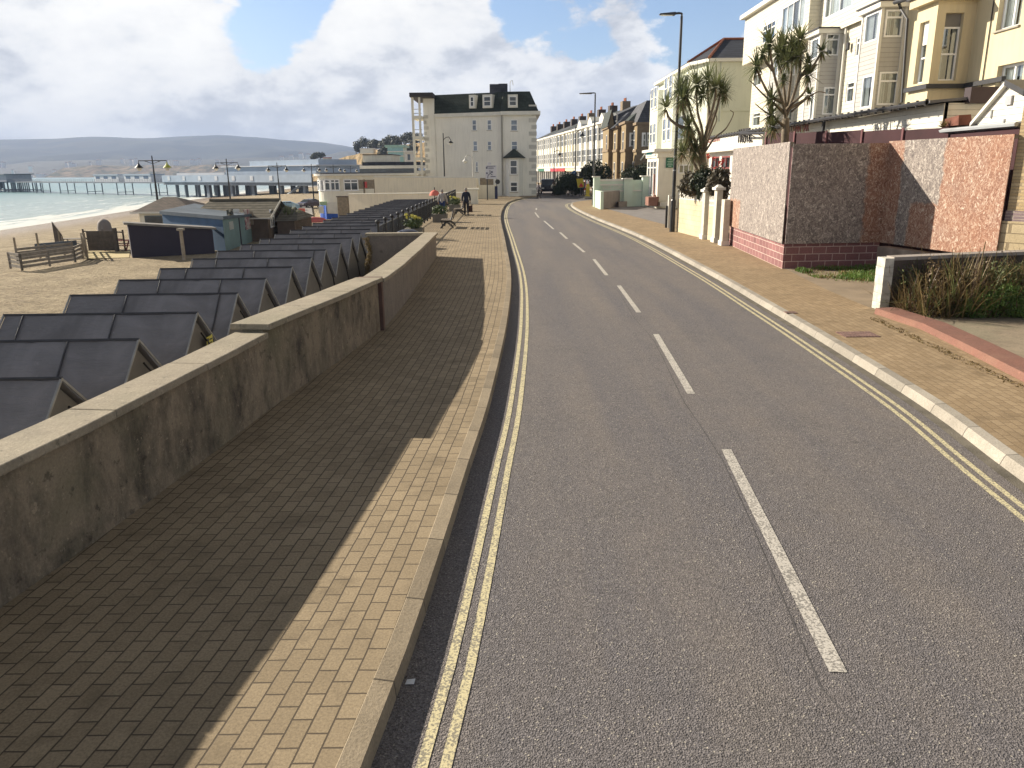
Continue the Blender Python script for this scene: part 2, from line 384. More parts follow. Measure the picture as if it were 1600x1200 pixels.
def osb(name, rules, x0, y0):
    """flaked board, weathered grey in places; rules: list of (a0,a1,z0,z1) orange areas in metres along the board"""
    m, T = base_mat(name, .8); o = T.co['Object']; x, y, z = T.sep(o)
    d = T.new('ShaderNodeTexNoise', {'Scale': 3.2, 'Detail': 3.}); T.l.new(o, d.inputs['Vector'])
    s = T.math('SUBTRACT', x, y)
    def flakes(ax, az, sc, sd):
        w_ = T.vmath('ADD', T.comb(T.math('ADD', T.math('MULTIPLY', s, ax), T.math('MULTIPLY', z, az * .6)), T.math('MULTIPLY', z, az), sd), T.vmath('SCALE', d.outputs['Color'], (0, 0, 0)))
        vn = T.new('ShaderNodeTexVoronoi', {'Scale': sc}); T.l.new(T.vmath('ADD', w_, T.vmath('MULTIPLY', d.outputs['Color'], (1.2, .8, 0))), vn.inputs['Vector'])
        q = T.new('ShaderNodeSeparateColor'); T.l.new(vn.outputs['Color'], q.inputs[0]); return q.outputs[0]
    f1 = flakes(2.6, 1., 9, 0.); f2 = flakes(3.4, -.9, 11, 4.); f3 = T.noise(o, 60, 3)
    fl = T.math('ADD', T.math('MULTIPLY', f1, .5), T.math('MULTIPLY', f2, .5))
    grey = T.ramp(fl, [(.15, (.13, .11, .105)), (.5, (.24, .205, .185)), (.75, (.34, .30, .27)), (.95, (.56, .50, .44))])
    orng = T.ramp(fl, [(.15, (.20, .095, .065)), (.5, (.31, .165, .11)), (.75, (.40, .27, .20)), (.95, (.56, .47, .38))])
    msk = None; nb = T.math('MULTIPLY', T.math('SUBTRACT', T.noise(o, 2.5, 5, .7), .5), .45)
    for a0, a1, b0, b1 in rules:
        sa = T.math('ADD', s, nb); zz = T.math('ADD', z, nb)
        q = T.math('MULTIPLY', T.math('MULTIPLY', T.mr(sa, a0 - .04, a0 + .04, 0, 1), T.mr(sa, a1 - .04, a1 + .04, 1, 0)), T.math('MULTIPLY', T.mr(zz, b0 - .04, b0 + .04, 0, 1), T.mr(zz, b1 - .04, b1 + .04, 1, 0)))
        msk = q if msk is None else T.math('MAXIMUM', msk, q)
    c = T.mix(T.math('MULTIPLY', msk, T.mr(T.noise(o, 1.3, 4), .3, .6, .75, 1)), grey, orng) if msk is not None else grey
    c = T.mix(1., c, T.mr(f3, .25, .75, .85, 1.15), 'MULTIPLY'); T.l.new(c, T.b.inputs['Base Color']); bumpn(T, fl, .35, .01); return m
def roofmat(name, col, rh=.25, bw=.3):
    m, T = base_mat(name, .75, .3); o = T.co['Object']; x, y, z = T.sep(o)
    br = T.new('ShaderNodeTexBrick', {'Scale': 1., 'Mortar Size': .012, 'Brick Width': bw, 'Row Height': rh,
        'Color1': (*[q * .8 for q in col], 1), 'Color2': (*[q * 1.2 for q in col], 1), 'Mortar': (*[q * .35 for q in col], 1)})
    T.l.new(T.comb(T.math('ADD', x, y), z, 0.), br.inputs['Vector']); g = T.noise(o, 1.2, 5)
    c = T.mix(1., br.outputs['Color'], T.mr(g, .3, .7, .7, 1.3), 'MULTIPLY'); T.l.new(c, T.b.inputs['Base Color'])
    bumpn(T, T.math('SUBTRACT', 0., br.outputs['Fac']), .5, .02); return m
def pantile(name, col):
    m, T = base_mat(name, .8); o = T.co['Object']; x, y, z = T.sep(o)
    fr = T.math('FRACT', T.math('DIVIDE', z, .19)); ln = T.mr(fr, 0, .3, 1, 0); g = T.noise(o, 2, 5)
    c = T.mix(T.mr(g, .3, .7, 0, 1), tuple(q * .7 for q in col), tuple(q * 1.25 for q in col)); c = T.mix(T.math('MULTIPLY', ln, .75), c, tuple(q * .25 for q in col))
    T.l.new(c, T.b.inputs['Base Color']); bumpn(T, T.math('SUBTRACT', 0., ln), .6, .05); return m
def felt(name, col):
    m, T = base_mat(name, .75, .35); o = T.co['Object']; x, y, z = T.sep(o)
    a = T.noise(o, 1.1, 6, .6, .6); wr = T.noise(T.comb(T.math('MULTIPLY', x, 1.2), T.math('MULTIPLY', y, 5.), T.math('MULTIPLY', z, 5.)), 2.2, 4, .6, .8)
    sp = T.noise(o, 9, 6, .75)
    c = T.mix(T.mr(a, .3, .7, 0, 1), tuple(q * .7 for q in col), tuple(q * 1.3 for q in col)); c = T.mix(T.mr(sp, .6, .75, 0, .35), c, tuple(q * 2.2 for q in col))
    T.l.new(c, T.b.inputs['Base Color']); bumpn(T, T.math('ADD', wr, T.math('MULTIPLY', T.noise(o, 70, 2), .15)), .5, .05); return m
def leafmat(name, c1, c2, sc=6, trans=.25):
    m, T = base_mat(name, .55, .35); o = T.co['Object']; a = T.noise(o, sc, 3, .7); b2 = T.noise(o, sc * .25, 2)
    c = T.mix(T.mr(T.math('ADD', T.math('MULTIPLY', a, .6), T.math('MULTIPLY', b2, .4)), .38, .62, 0, 1), c1, c2)
    T.l.new(c, T.b.inputs['Base Color'])
    tr = T.new('ShaderNodeBsdfTranslucent'); T.l.new(c, tr.inputs[0]); mx = T.new('ShaderNodeMixShader', {0: trans})
    T.l.new(T.b.outputs[0], mx.inputs[1]); T.l.new(tr.outputs[0], mx.inputs[2]); T.l.new(mx.outputs[0], T.n['Material Output'].inputs[0]); return m
def glassmat(name, col=(.03, .04, .05), rough=.06, spec=.8):
    m, T = base_mat(name, rough, spec); o = T.co['Object']; a = T.noise(o, .9, 3)
    c = T.mix(T.mr(a, .3, .7, 0, 1), tuple(q * .6 for q in col), tuple(q * 1.5 for q in col)); T.l.new(c, T.b.inputs['Base Color']); return m
def clearglass():
    m, T = base_mat('window_glass', .03, .5)
    gl = T.new('ShaderNodeBsdfGlossy', {'Roughness': .04, 'Color': (.9, .95, 1, 1)}); tp = T.new('ShaderNodeBsdfTransparent', {'Color': (.75, .8, .82, 1)})
    fr = T.new('ShaderNodeFresnel', {'IOR': 1.5}); f = T.math('ADD', T.math('MULTIPLY', fr.outputs[0], 1.0), .12, clamp=True); mx = T.new('ShaderNodeMixShader'); T.l.new(f, mx.inputs[0])
    T.l.new(tp.outputs[0], mx.inputs[1]); T.l.new(gl.outputs[0], mx.inputs[2]); T.l.new(mx.outputs[0], T.n['Material Output'].inputs[0]); return m
def sandmat():
    m, T = base_mat('beach_sand', .95, .15); o = T.co['Object']; uv = T.sep(T.co['UV'])
    a = T.noise(o, .35, 6, .65, .4); f = T.noise(o, 5, 6, .72, .5); fp = T.noise(T.vmath('MULTIPLY', o, (1., 2.2, 1.)), 1.5, 6, .7, .6)
    c = T.mix(T.mr(a, .35, .65, 0, 1), (.34, .275, .185), (.54, .445, .305)); c = T.mix(T.mr(f, .47, .62, 0, .75), c, (.20, .16, .11))
    c = T.mix(T.mr(fp, .54, .64, 0, .65), c, (.13, .11, .085))
    wet = T.mr(uv[0], 4, 22, 1, 0, True); c = T.mix(T.math('MULTIPLY', wet, .85), c, (.23, .165, .11))
    T.l.new(c, T.b.inputs['Base Color']); T.l.new(T.mr(wet, 0, 1, .95, .35), T.b.inputs['Roughness'])
    bumpn(T, T.math('ADD', T.math('MULTIPLY', f, .6), fp), 1.0, .30); return m
def seamat():
    m, T = base_mat('sea_water', .28, .5); o = T.co['Object']; u, v_, _ = T.sep(T.co['UV'])
    st = T.comb(T.math('MULTIPLY', T.sep(o)[0], .035), T.math('MULTIPLY', T.sep(o)[1], .10), 0.)
    n = T.noise(st, 2.2, 7, .62, .5); n_ = T.noise(T.vmath('MULTIPLY', o, (.12, .30, 1.)), 1.5, 6, .65, .5)
    c = T.mix(T.mr(n, .35, .65, 0, 1), (.17, .33, .37), (.30, .46, .47))
    dfar = T.mr(u, 10, 120, 0, 1); c = T.mix(T.math('SUBTRACT', 1., dfar), c, (.40, .49, .48))
    caps = T.mr(n_, .66, .74, 0, .8)
    th = T.mr(u, 0, 16, .34, .60); fo = T.noise(T.comb(T.math('MULTIPLY', u, .22), T.math('MULTIPLY', v_, .022), 0.), 1.6, 7, .65, 1.2)
    foam = T.mr(T.math('SUBTRACT', fo, th), -.02, .06, 0, 1); foam = T.math('MULTIPLY', foam, T.mr(u, 26, 46, 1, 0))
    edge = T.mr(u, .0, 5.5, .95, 0)
    fa = T.math('MAXIMUM', T.math('MAXIMUM', foam, edge), caps)
    c = T.mix(fa, c, (.66, .68, .66)); T.l.new(c, T.b.inputs['Base Color']); T.l.new(T.mr(fa, 0, 1, .25, .9), T.b.inputs['Roughness'])
    bumpn(T, T.math('ADD', n, n_), .9, .8); return m
A_ = asphalt()
YEL = paint_line('yellow_line_paint', (.70, .62, .38)); WHT = paint_line('white_line_paint', (.62, .58, .52))
PAVL = paving('buff_block_paving', (.28, .218, .14), (.36, .283, .185), (.075, .058, .042))
PAVR = paving('buff_paving_east', (.29, .21, .125), (.37, .275, .17), (.19, .135, .08), .22, .11)
KRB = kerbmat('kerb_stone', (.35, .285, .20)); KRBR = kerbmat('granite_kerb', (.36, .325, .275))
CONC = mat('concrete', (.34, .31, .26), .9, .2, 2, .4, 30); CONCD = mat('concrete_dark', (.17, .16, .14), .9, .25, 1.5, .4, 30)
COPE = stained('coping_concrete', (.36, .31, .235), (.20, .175, .135), (.25, .23, .16), .6)
WALLM = stained('weathered_render', (.30, .245, .175), (.07, .06, .048), (.15, .145, .085), .95)
WALLN = stained('plain_render', (.24, .205, .175), (.13, .115, .10), (.18, .16, .13), .6)
WHITE = mat('white_paint', (.66, .64, .58), .5, .06, 2, .05, 40, .4); WHITEW = mat('white_upvc', (.80, .80, .80), .35, .04, 2, 0, 1, .5)
CREAM = mat('cream_render', (.78, .745, .64), .85, .07, .5, .15, 30, .2, 0, .22); CREAMP = mat('cream_parapet', (.80, .72, .56), .85, .08, .4, .1, 30, .2, 0, .25)
HOTELM = mat('pale_grey_render', (.76, .745, .69), .85, .07, .35, .12, 20, .2, 0, .22)
YELR = mat('yellow_render', (.60, .515, .345), .85, .08, .5, .2, 20, .2, 0, .25)
MINT = mat('mint_render', (.64, .655, .54), .85, .06, .5, .1, 20, .2, 0, .15); MINTW = mat('mint_wall_paint', (.56, .66, .55), .7, .08, 1, .1, 30)
DARKM = mat('black_metal', (.018, .018, .02), .4, .2, 3, 0, 1, .5); GREYM = mat('grey_metal', (.30, .31, .32), .4, .1, 3, 0, 1, .5, .6)
GUT = mat('dark_gutter', (.03, .03, .035), .5, .2, 3, 0, 1, .4)
SLATE = roofmat('grey_slate', (.075, .078, .09)); SLATED = roofmat('dark_green_slate', (.032, .042, .036), .3, .4); SLATEB = roofmat('blue_slate', (.045, .05, .065))
TERRA = mat('terracotta', (.36, .13, .07), .8, .15, 4); TILE = pantile('brown_pantile', (.13, .115, .085)); TILEB = roofmat('brown_tile', (.085, .062, .048))
FELT = felt('black_roof_felt', (.205, .198, .205)); FELTG = mat('grey_painted_board', (.19, .182, .172), .85, .15, 1.5, .3, 25)
CLW = clap('white_clapboard', (.66, .615, .49), .19); CLG = clap('grey_clapboard', (.44, .425, .40), .19); CLW2 = clap('white_board_cladding', (.72, .69, .60), .16)
PURB = bricks('purple_painted_block', (.21, .10, .10), (.27, .13, .125), (.50, .38, .34), .44, .21, .012)
PURP = mat('purple_board', (.05, .018, .022), .8, .2, 1, .2, 30)
BUFFB = bricks('buff_brick', (.40, .295, .16), (.50, .39, .23), (.30, .235, .15), .225, .075, .009); BLUEB = bricks('blue_band_brick', (.20, .15, .16), (.26, .19, .19), (.36, .3, .25), .225, .075, .009)
STONEB = bricks('rough_stone_block', (.40, .32, .195), (.49, .40, .26), (.24, .19, .12), .40, .22, .014)
BRKD = bricks('brown_brick', (.19, .145, .10), (.25, .19, .13), (.25, .2, .14), .225, .075, .008); SUNWALL = mat('sunlit_villa_wall', (.27, .205, .12), .85, .15, 1.5, .3, 20, .2, 0, .5)  # last one: low sun on the villa's west walls put into a yellower colour
REDK = stained('red_painted_concrete', (.215, .11, .085), (.25, .11, .08), (.30, .17, .12), .5)
PURPLESLAB = mat('purple_slate', (.1, .05, .05), .8)
WOOD = mat('weathered_wood', (.27, .225, .165), .85, .25, 4, .4, 30); WOODD = mat('dark_wood', (.12, .10, .08), .85, .25, 4, .4, 30); WOODB = mat('driftwood_grey', (.24, .215, .185), .9, .25, 4, .4, 30)
NAVY = mat('navy_wall', (.038, .034, .052), .8, .1, 1, .2, 20); BLUEP = mat('blue_painted_board', (.045, .105, .20), .6, .15, 1, .1, 20); TEAL = mat('teal_painted_board', (.145, .225, .235), .7, .15, .8, .1, 20)
GLD = glassmat('dark_glass'); GLB = glassmat('sky_glass', (.16, .20, .26)); GLC = clearglass()
CURT = mat('net_curtain', (.62, .62, .60), .9, .1, 3, .2, 10); INTD = mat('room_interior', (.06, .055, .05), .9)
LEAFD = leafmat('dark_leaf', (.018, .030, .016), (.045, .062, .026)); LEAFG = leafmat('green_leaf', (.08, .15, .03), (.20, .30, .07), 6, .35); LEAFY = leafmat('dry_leaf', (.13, .095, .04), (.27, .20, .09))
LEAFPALM = leafmat('palm_leaf', (.07, .095, .04), (.20, .215, .10), 3, .4); LEAFPD = leafmat('dead_palm_leaf', (.20, .15, .08), (.33, .25, .14), 3, .2); BARK = mat('palm_bark', (.19, .155, .115), .95, .3, 5, .6, 25)
BARKD = mat('tree_bark', (.08, .065, .05), .95, .3, 5, .6, 25)
REDF = mat('red_petal', (.55, .05, .03), .6, .2, 5); PINKF = mat('pale_petal', (.60, .50, .50), .6, .2, 5); YELF = mat('yellow_petal', (.62, .58, .14), .6, .2, 5)
RED = mat('red_paint', (.45, .03, .03), .5, .1); SKYB = mat('pale_blue_paint', (.36, .44, .55), .7, .08, .3); BLUE = mat('bright_blue_paint', (.02, .09, .42), .5, .1); GRN = mat('green_sign_paint', (.03, .15, .09), .5, .15); 
LAMPG = mat('lamp_glass', (.75, .75, .68), .2, .05, 2, 0, 1, .6)
# ------------------------------------------------------------ road, pavements, kerbs
KL = crom(V2([(-1.15, -6), (-.98, 0), (-.88, 2), (-.76, 3.33), (-.67, 4.19), (-.58, 5.39), (-.45, 7.36), (-.27, 10.13), (-.06, 15.75), (.01, 22.8), (-.21, 33.2), (-.62, 51.8), (-.45, 68.6), (.15, 78), (1.63, 87), (3.3, 92.6), (4.0, 98), (3.6, 112), (1.0, 140), (-5, 190), (-9, 230)]), .5)
KR = crom(V2([(3.9, -6), (4.5, 2), (5.0, 6.97), (5.29, 9.35), (5.48, 12.8), (5.62, 16.5), (5.8, 23.1), (5.83, 35), (5.28, 48.7), (5.05, 60.7), (5.3, 69), (6.1, 73.6), (8.1, 77.9), (12, 80.5), (20, 82), (40, 83)]), .5)
def xat(pl, y):
    for a, b in zip(pl[:-1], pl[1:]):
        if a.y <= y <= b.y: return a.x + (b.x - a.x) * (y - a.y) / max(b.y - a.y, 1e-6)
    return pl[-1].x if y > pl[-1].y else pl[0].x
mb = MB()
mb.quad((-2.3, -8, 0), (60, -8, 0), (60, 80, 0), (-2.3, 80, 0)); mb.quad((-4.5, 80, 0), (60, 80, 0), (60, 235, 0), (-9, 235, 0)); road = struct('road', mb, A_)
# far pavement across the side road
FAR = crom(V2([(40, 87.5), (14, 87), (9.5, 87.2), (8.0, 89.0), (8.6, 94), (10.2, 105), (12.2, 121), (8.5, 150), (2.5, 190), (-1, 225)]), .7)
mb = MB(); ribbon(mb, FAR, [0, 0, .13], [0, .12, .12]); struct('kerb', mb, KRBR)
mb = MB(); ribbon(mb, FAR, [.13, 8], [.118, .118]); struct('pavement', mb, PAVR)
# land behind the road, both sides
mb = MB(); mb.quad((60, -8, -.02), (160, -8, -.02), (160, 235, -.02), (60, 235, -.02))
mb.quad((-9, 235, -.02), (160, 235, -.02), (300, 800, 4), (-30, 800, 4)); struct('town_ground', mb, mat('town_ground', (.16, .15, .12)))
# kerbs beside the road
mb = MB(); ribbon(mb, [p for p in KL if p.y < 93.5], [0, -.012, -.13, -.135], [0, .112, .122, .118]); struct('kerb', mb, KRB)
mb = MB(); ribbon(mb, KR, [0, .03, .05, .17, .175], [0, .08, .11, .122, .118]); struct('kerb', mb, KRBR)
# left pavement: from the kerb to the sea wall / terrace edge
WB = V2([(-4.45, -6), (-3.9, 0), (-3.72, 2.9), (-3.56, 4.71), (-3.41, 5.71), (-3.31, 6.67), (-3.18, 7.98), (-3.06, 9.35), (-2.91, 10.5), (-2.69, 12.12), (-2.47, 14.2), (-2.42, 14.5), (-2.40, 16.9), (-2.48, 22), (-2.60, 27.2)])
def left_edge(y):
    if y < 27.2: return xat(WB, y) - .35
    if y < 27.45: return -2.95
    return -4.95 - .008 * (y - 27.45)
mb = MB(); kl = [p for p in KL if p.y < 93.3]; acc = 0; prev = None; prow = None
cols = 7
for p in kl:
    if prev is not None: acc += (p - prev).length
    prev = p; xr = p.x - .13; xl = left_edge(p.y)
    row = [(Vector((xr + (xl - xr) * j / cols, p.y, .118)), (acc, (xr - xl) * j / cols)) for j in range(cols + 1)]
    if prow:
        for j in range(cols):
            q = [prow[j + 1], prow[j], row[j], row[j + 1]]
            mb.add([a[0] for a in q], [(0, 1, 2, 3)], 0, [[a[1] for a in q]])
    prow = row
struct('pavement', mb, PAVL)
mb = MB(); e = [Vector((left_edge(y) , y, 0)) for y in [-6 + .8 * k for k in range(42)]] + [Vector((-2.95, 27.44, 0)), Vector((-4.95, 27.46, 0))] + [Vector((left_edge(y), y, 0)) for y in (40, 60, 80, 95)]
for a, b in zip(e[:-1], e[1:]):
    mb.quad((a.x, a.y, -3), (b.x, b.y, -3), (b.x, b.y, .116), (a.x, a.y, .116))
struct('retaining_wall', mb, CONCD)
# right pavement out to the plots
mb = MB(); kr = [p for p in KR if p.y < 79]; acc = 0; prev = prow = None
for p in kr:
    if prev is not None: acc += (p - prev).length
    prev = p; xl = p.x + .17; xr = 13.0
    row = [(Vector((xl + (xr - xl) * j / 8, p.y, .118)), (acc, (xr - xl) * j / 8)) for j in range(9)]
    if prow:
        for j in range(8):
            q = [prow[j], prow[j + 1], row[j + 1], row[j]]; mb.add([a[0] for a in q], [(0, 1, 2, 3)], 0, [[a[1] for a in q]])
    prow = row
mb.quad((13, -6, .118), (60, -6, .118), (60, 79, .118), (13, 79, .118)); mb.uv[-1] = [(0, 0), (47, 0), (47, 85), (0, 85)]
struct('pavement', mb, PAVR)
# forecourts laid on the pavement
def patch(name, pix, m, z=.123, uvs=False):
    mb = MB(); P = [G(u, v, z) for u, v in pix]; mb.add(P, [tuple(range(len(P)))]); return struct(name, mb, m)
patch('forecourt', [(948, 326), (1003, 319), (1046, 322), (1046, 352), (1036, 350), (990, 338)], mat('grey_tarmac', (.20, .185, .18), .9, .15, 2, .4, 60))
mb = MB(); mb.add([(7.55, 15.2, .1215), (14, 15.2, .1215), (14, 22.8, .1215), (8.1, 22.8, .1215), (7.7, 18.8, .1215)], [(0, 1, 2, 3, 4)]); struct('forecourt', mb, mat('brown_concrete', (.26, .205, .145), .9, .2, 1.2, .5, 30))
SLABM = bricks('old_slabs', (.30, .25, .17), (.36, .30, .21), (.12, .10, .06), .9, .6, .02)
mb = MB(); mb.quad((7.7, 6, .150), (16, 6, .150), (16, 15.3, .150), (7.7, 15.3, .150)); struct('forecourt', mb, stained('slab_concrete', (.31, .25, .18), (.17, .14, .1), (.2, .2, .13), .8))
# red painted edging
mb = MB(); pl = [G(1366, 490), G(1440, 515), G(1500, 545), G(1600, 597), G(1700, 655), G(1850, 750)]
ribbon(mb, [Vector((p.x, p.y, 0)) for p in pl[::-1]], [0, .015, .42, .43], [.118, .235, .245, .12]); 
single('edging', mb, REDK, 'red painted concrete edging strip along the weedy front garden', 'edging')
# road markings
mb = MB(); kl2 = [p for p in KL if p.y < 91]
for o in (.235, .36): ribbon(mb, kl2, [o, o + .062], [.004, .004])
kr2 = [p for p in KR if p.x < 9]
for o in (-.33, -.46): ribbon(mb, kr2, [o, o + .062], [.004, .004])
struct('road_marking', mb, YEL)
CL = [(1310, 1050), (1135, 702), (1080, 615), (1025, 522), (998, 488), (967, 446), (948, 430), (928, 405), (913, 394), (896, 380), (886, 373), (875, 363), (865, 358), (850, 345), (842, 340), (836, 332), (838, 328), (838, 325)]
mb = MB()
for a, b in zip(CL[::2], CL[1::2]):
    A = G(*a, .004); B = G(*b, .004); d = (B - A).normalized(); n = Vector((d.y, -d.x, 0)) * .055; mb.quad(A - n, A + n, B + n, B - n)
struct('road_marking', mb, WHT)
sm_ = crom([Vector((G(*a).x - .09 + (.05 if i % 2 else 0), G(*a).y, 0)) for i, a in enumerate(CL[:12])][::1], 1.0); sm_ = [Vector((2.0, .5, 0)), Vector((2.12, 2.6, 0))] + sm_
mb = MB(); ribbon(mb, sm_, [0, .009], [.0015, .0015]); struct('road_seam', mb, mat('tar_seam', (.085, .08, .08), .8, .4, 2))
# gully strip and iron covers
mb = MB(); ribbon(mb, [p for p in KR if p.x < 9], [-.13, 0], [.0025, .0025]); struct('road_gutter', mb, mat('gutter_grit', (.14, .125, .10), .95, .3, 3, .5, 60))
def cover(cx, cy, w_, d_, lab, slats=8):
    t = thing('drain_cover', lab, 'drain cover', (cx, cy, .119)); f = MB()
    f.box(cx - w_/2, cy - d_/2, .119, cx + w_/2, cy + d_/2, .126); f.build('frame', mat('rusty_iron', (.16, .085, .075), .8, .3, 8, .5, 60), t); s_ = MB()
    for k in range(slats):
        for j in range(slats + 3):
            x = cx - w_/2 + (j + .5) * w_/(slats + 3); y = cy - d_/2 + (k + .5) * d_/slats; s_.box(x - .018, y - .014, .127, x + .018, y + .014, .133)
    s_.build('grid', mat('rusty_iron_pale', (.30, .20, .17), .8, .3, 8, .4, 60), t)
cover(6.17, 13.4, .62, .45, 'rusty square iron grid cover in the right pavement')
cover(5.75, 15.6, .22, .2, 'small iron stopcock cover near the right kerb', 4)
# litter
mb = MB(); p = G(641, 1066, .006); mb.add([p + Vector(q) for q in ((-.03, -.018, 0), (.025, -.022, .004), (.03, .02, .012), (-.022, .024, .003))], [(0, 1, 2, 3)]); mb.add([p + Vector(q) for q in ((-.03, -.018, -.002), (.025, -.022, .002), (.03, .02, .010), (-.022, .024, .001))], [(3, 2, 1, 0)])
single('paper_scrap', mb, WHITEW, 'small white paper scrap lying in the shaded gutter', 'litter')
# ------------------------------------------------------------ sea wall
sw = thing('sea_wall', 'long stained concrete sea wall beside the left pavement', 'wall', (-3.3, 8, .118))
def wall_sec(y0, y1, h0, h1, m, xo=0., cw=(.07, -.36), slab=1.55):
    N = 36; pl = [Vector((xat(WB, y), y, 0)) for y in [y0 + (y1 - y0) * k / N for k in range(N + 1)]]; nn = normals2(pl)
    def piece(i0, i1, w0, w1, zlo, zhi, B, ease=0., dz=0.):
        rows = []
        for k in range(i0, i1 + 1):
            H = h0 + (h1 - h0) * k / N; p = pl[k]
            if k == i0 and ease: p = p + (pl[k + 1] - p).normalized() * ease
            if k == i1 and ease: p = p + (pl[k - 1] - p).normalized() * ease
            zb_ = .1 if zlo is None else H + zlo + dz; zt = H + zhi + dz
            rows.append([p + nn[k] * w1 + Vector((0, 0, zb_)), p + nn[k] * w0 + Vector((0, 0, zb_)), p + nn[k] * w0 + Vector((0, 0, zt)), p + nn[k] * w1 + Vector((0, 0, zt))])
        n = len(rows); vs = [q for r in rows for q in r]; fs = [(0, 1, 2, 3), tuple(4 * (n - 1) + j for j in (3, 2, 1, 0))]
        for i in range(n - 1):
            o = 4 * i; fs += [(o + 1, o + 5, o + 6, o + 2), (o + 3, o + 2, o + 6, o + 7), (o + 4, o, o + 3, o + 7), (o, o + 4, o + 5, o + 1)]
        B.add(vs, fs)
    b = MB(); piece(0, N, xo, -.27, None, 0, b); b.build('wall_panel', m, sw)
    st = max(1, round(slab * N / (y1 - y0))); i = 0; random.seed(int(y0 * 10) + 99)
    while i < N:
        j = min(N, i + st); j = N if N - j < 2 else j; c = MB(); piece(i, j, cw[0] + xo + random.uniform(-.006, .006), cw[1] + xo + random.uniform(-.006, .006), 0, .075, c, .004, random.uniform(0, .006)); o = c.build('coping_slab', COPE, sw)
        bv = o.modifiers.new('bevel', 'BEVEL'); bv.width = .012; bv.segments = 2; bv.limit_method = 'ANGLE'; i = j
wall_sec(-5, 9.3, 1.03, 1.03, WALLM)
wall_sec(9.303, 14.22, 1.13, 1.04, WALLM, 0., (.09, -.42))
wall_sec(14.36, 27.2, 1.00, .875, WALLN, .0, (.08, -.40))
b = MB(); b.box(-2.84, 14.215, .1, -2.40, 14.37, 1.112); b.build('joint_post', mat('rusty_stain', (.12, .07, .055), .9, .3, 3), sw)
# return wall at the far end of the sea wall
rw = thing('return_wall', 'short concrete return wall at the far end of the sea wall', 'wall', (-4, 27.3, .1))
b = MB(); b.box(-4.95, 27.0, -2.0, -2.90, 27.25, .86); b.build('wall_panel', WALLN, rw); b = MB(); b.box(-5.02, 26.93, .86, -3.03, 27.32, .95); b.build('coping', COPE, rw)
# ------------------------------------------------------------ beach, sea, hills
SHORE = crom(V2([(-62, -60), (-66, 0), (-70, 60), (-73.5, 112), (-76.8, 135), (-82, 168), (-96, 239), (-105, 328), (-111, 433), (-125, 600), (-220, 1000), (-500, 1700), (-1000, 2300), (-2000, 2750), (-4200, 3000)]), 12)
mb = MB(); nn = normals2(SHORE); prow = None; acc = 0; SEAZ = -4.6
offs = [-30, -12, -6, 0, 4, 8, 13, 20, 30, 42, 60, 80, 110, 160]
def bz(o): return SEAZ + (o * .055 if o < 25 else min(1.375 + (o - 25) * .06, 2.0)) if o > 0 else SEAZ + o * .05
for i, p in enumerate(SHORE):
    if i: acc += (p - SHORE[i - 1]).length
    row = [(Vector((p.x + nn[i].x * o, p.y + nn[i].y * o, bz(o) + (noise.noise(Vector((p.x + o, p.y * .2, 0)) * .15) * .12 if o > 10 else 0))), (o, acc)) for o in offs]
    if prow:
        for j in range(len(offs) - 1):
            q = [prow[j], prow[j + 1], row[j + 1], row[j]]; mb.add([a[0] for a in q], [(0, 1, 2, 3)], 0, [[a[1] for a in q]])
    prow = row
beach = struct('beach', mb, sandmat(), True)
mb = MB(); prow = None; acc = 0; so = [12, 0, -4, -9, -15, -25, -40, -70, -130, -300, -900, -5000]
for i, p in enumerate(SHORE):
    if i: acc += (p - SHORE[i - 1]).length
    if p.y > 1700: continue
    row = [(Vector((p.x + o + 1.5 * noise.noise(Vector((0, p.y * .05, 0))), p.y, SEAZ)), (-o, acc)) for o in so]
    if prow:
        for j in range(len(so) - 1):
            q = [prow[j + 1], prow[j], row[j], row[j + 1]]; mb.add([a[0] for a in q], [(0, 1, 2, 3)], 0, [[a[1] for a in q]])
    prow = row
SEA = seamat(); struct('sea', mb, SEA)
yl = [p for p in SHORE if p.y <= 1700][-1].y
mb = MB(); mb.add([(-8000, yl, SEAZ), (100, yl, SEAZ), (100, 6000, SEAZ), (-8000, 6000, SEAZ)], [(0, 1, 2, 3)], 0, [[(4000, 0), (900, 0), (900, 3000), (4000, 3000)]])
struct('sea', mb, SEA)
mb = MB(); q = [G(u, v, -2.45) for u, v in ((410, 352), (482, 349), (489, 338), (486, 316), (452, 318), (425, 334))]; mb.add(q, [tuple(range(6))]); struct('beach_road', mb, mat('pale_tarmac', (.24, .225, .21), .9, .15, .5, .3, 40))
def beachz(x, y): return -2.6
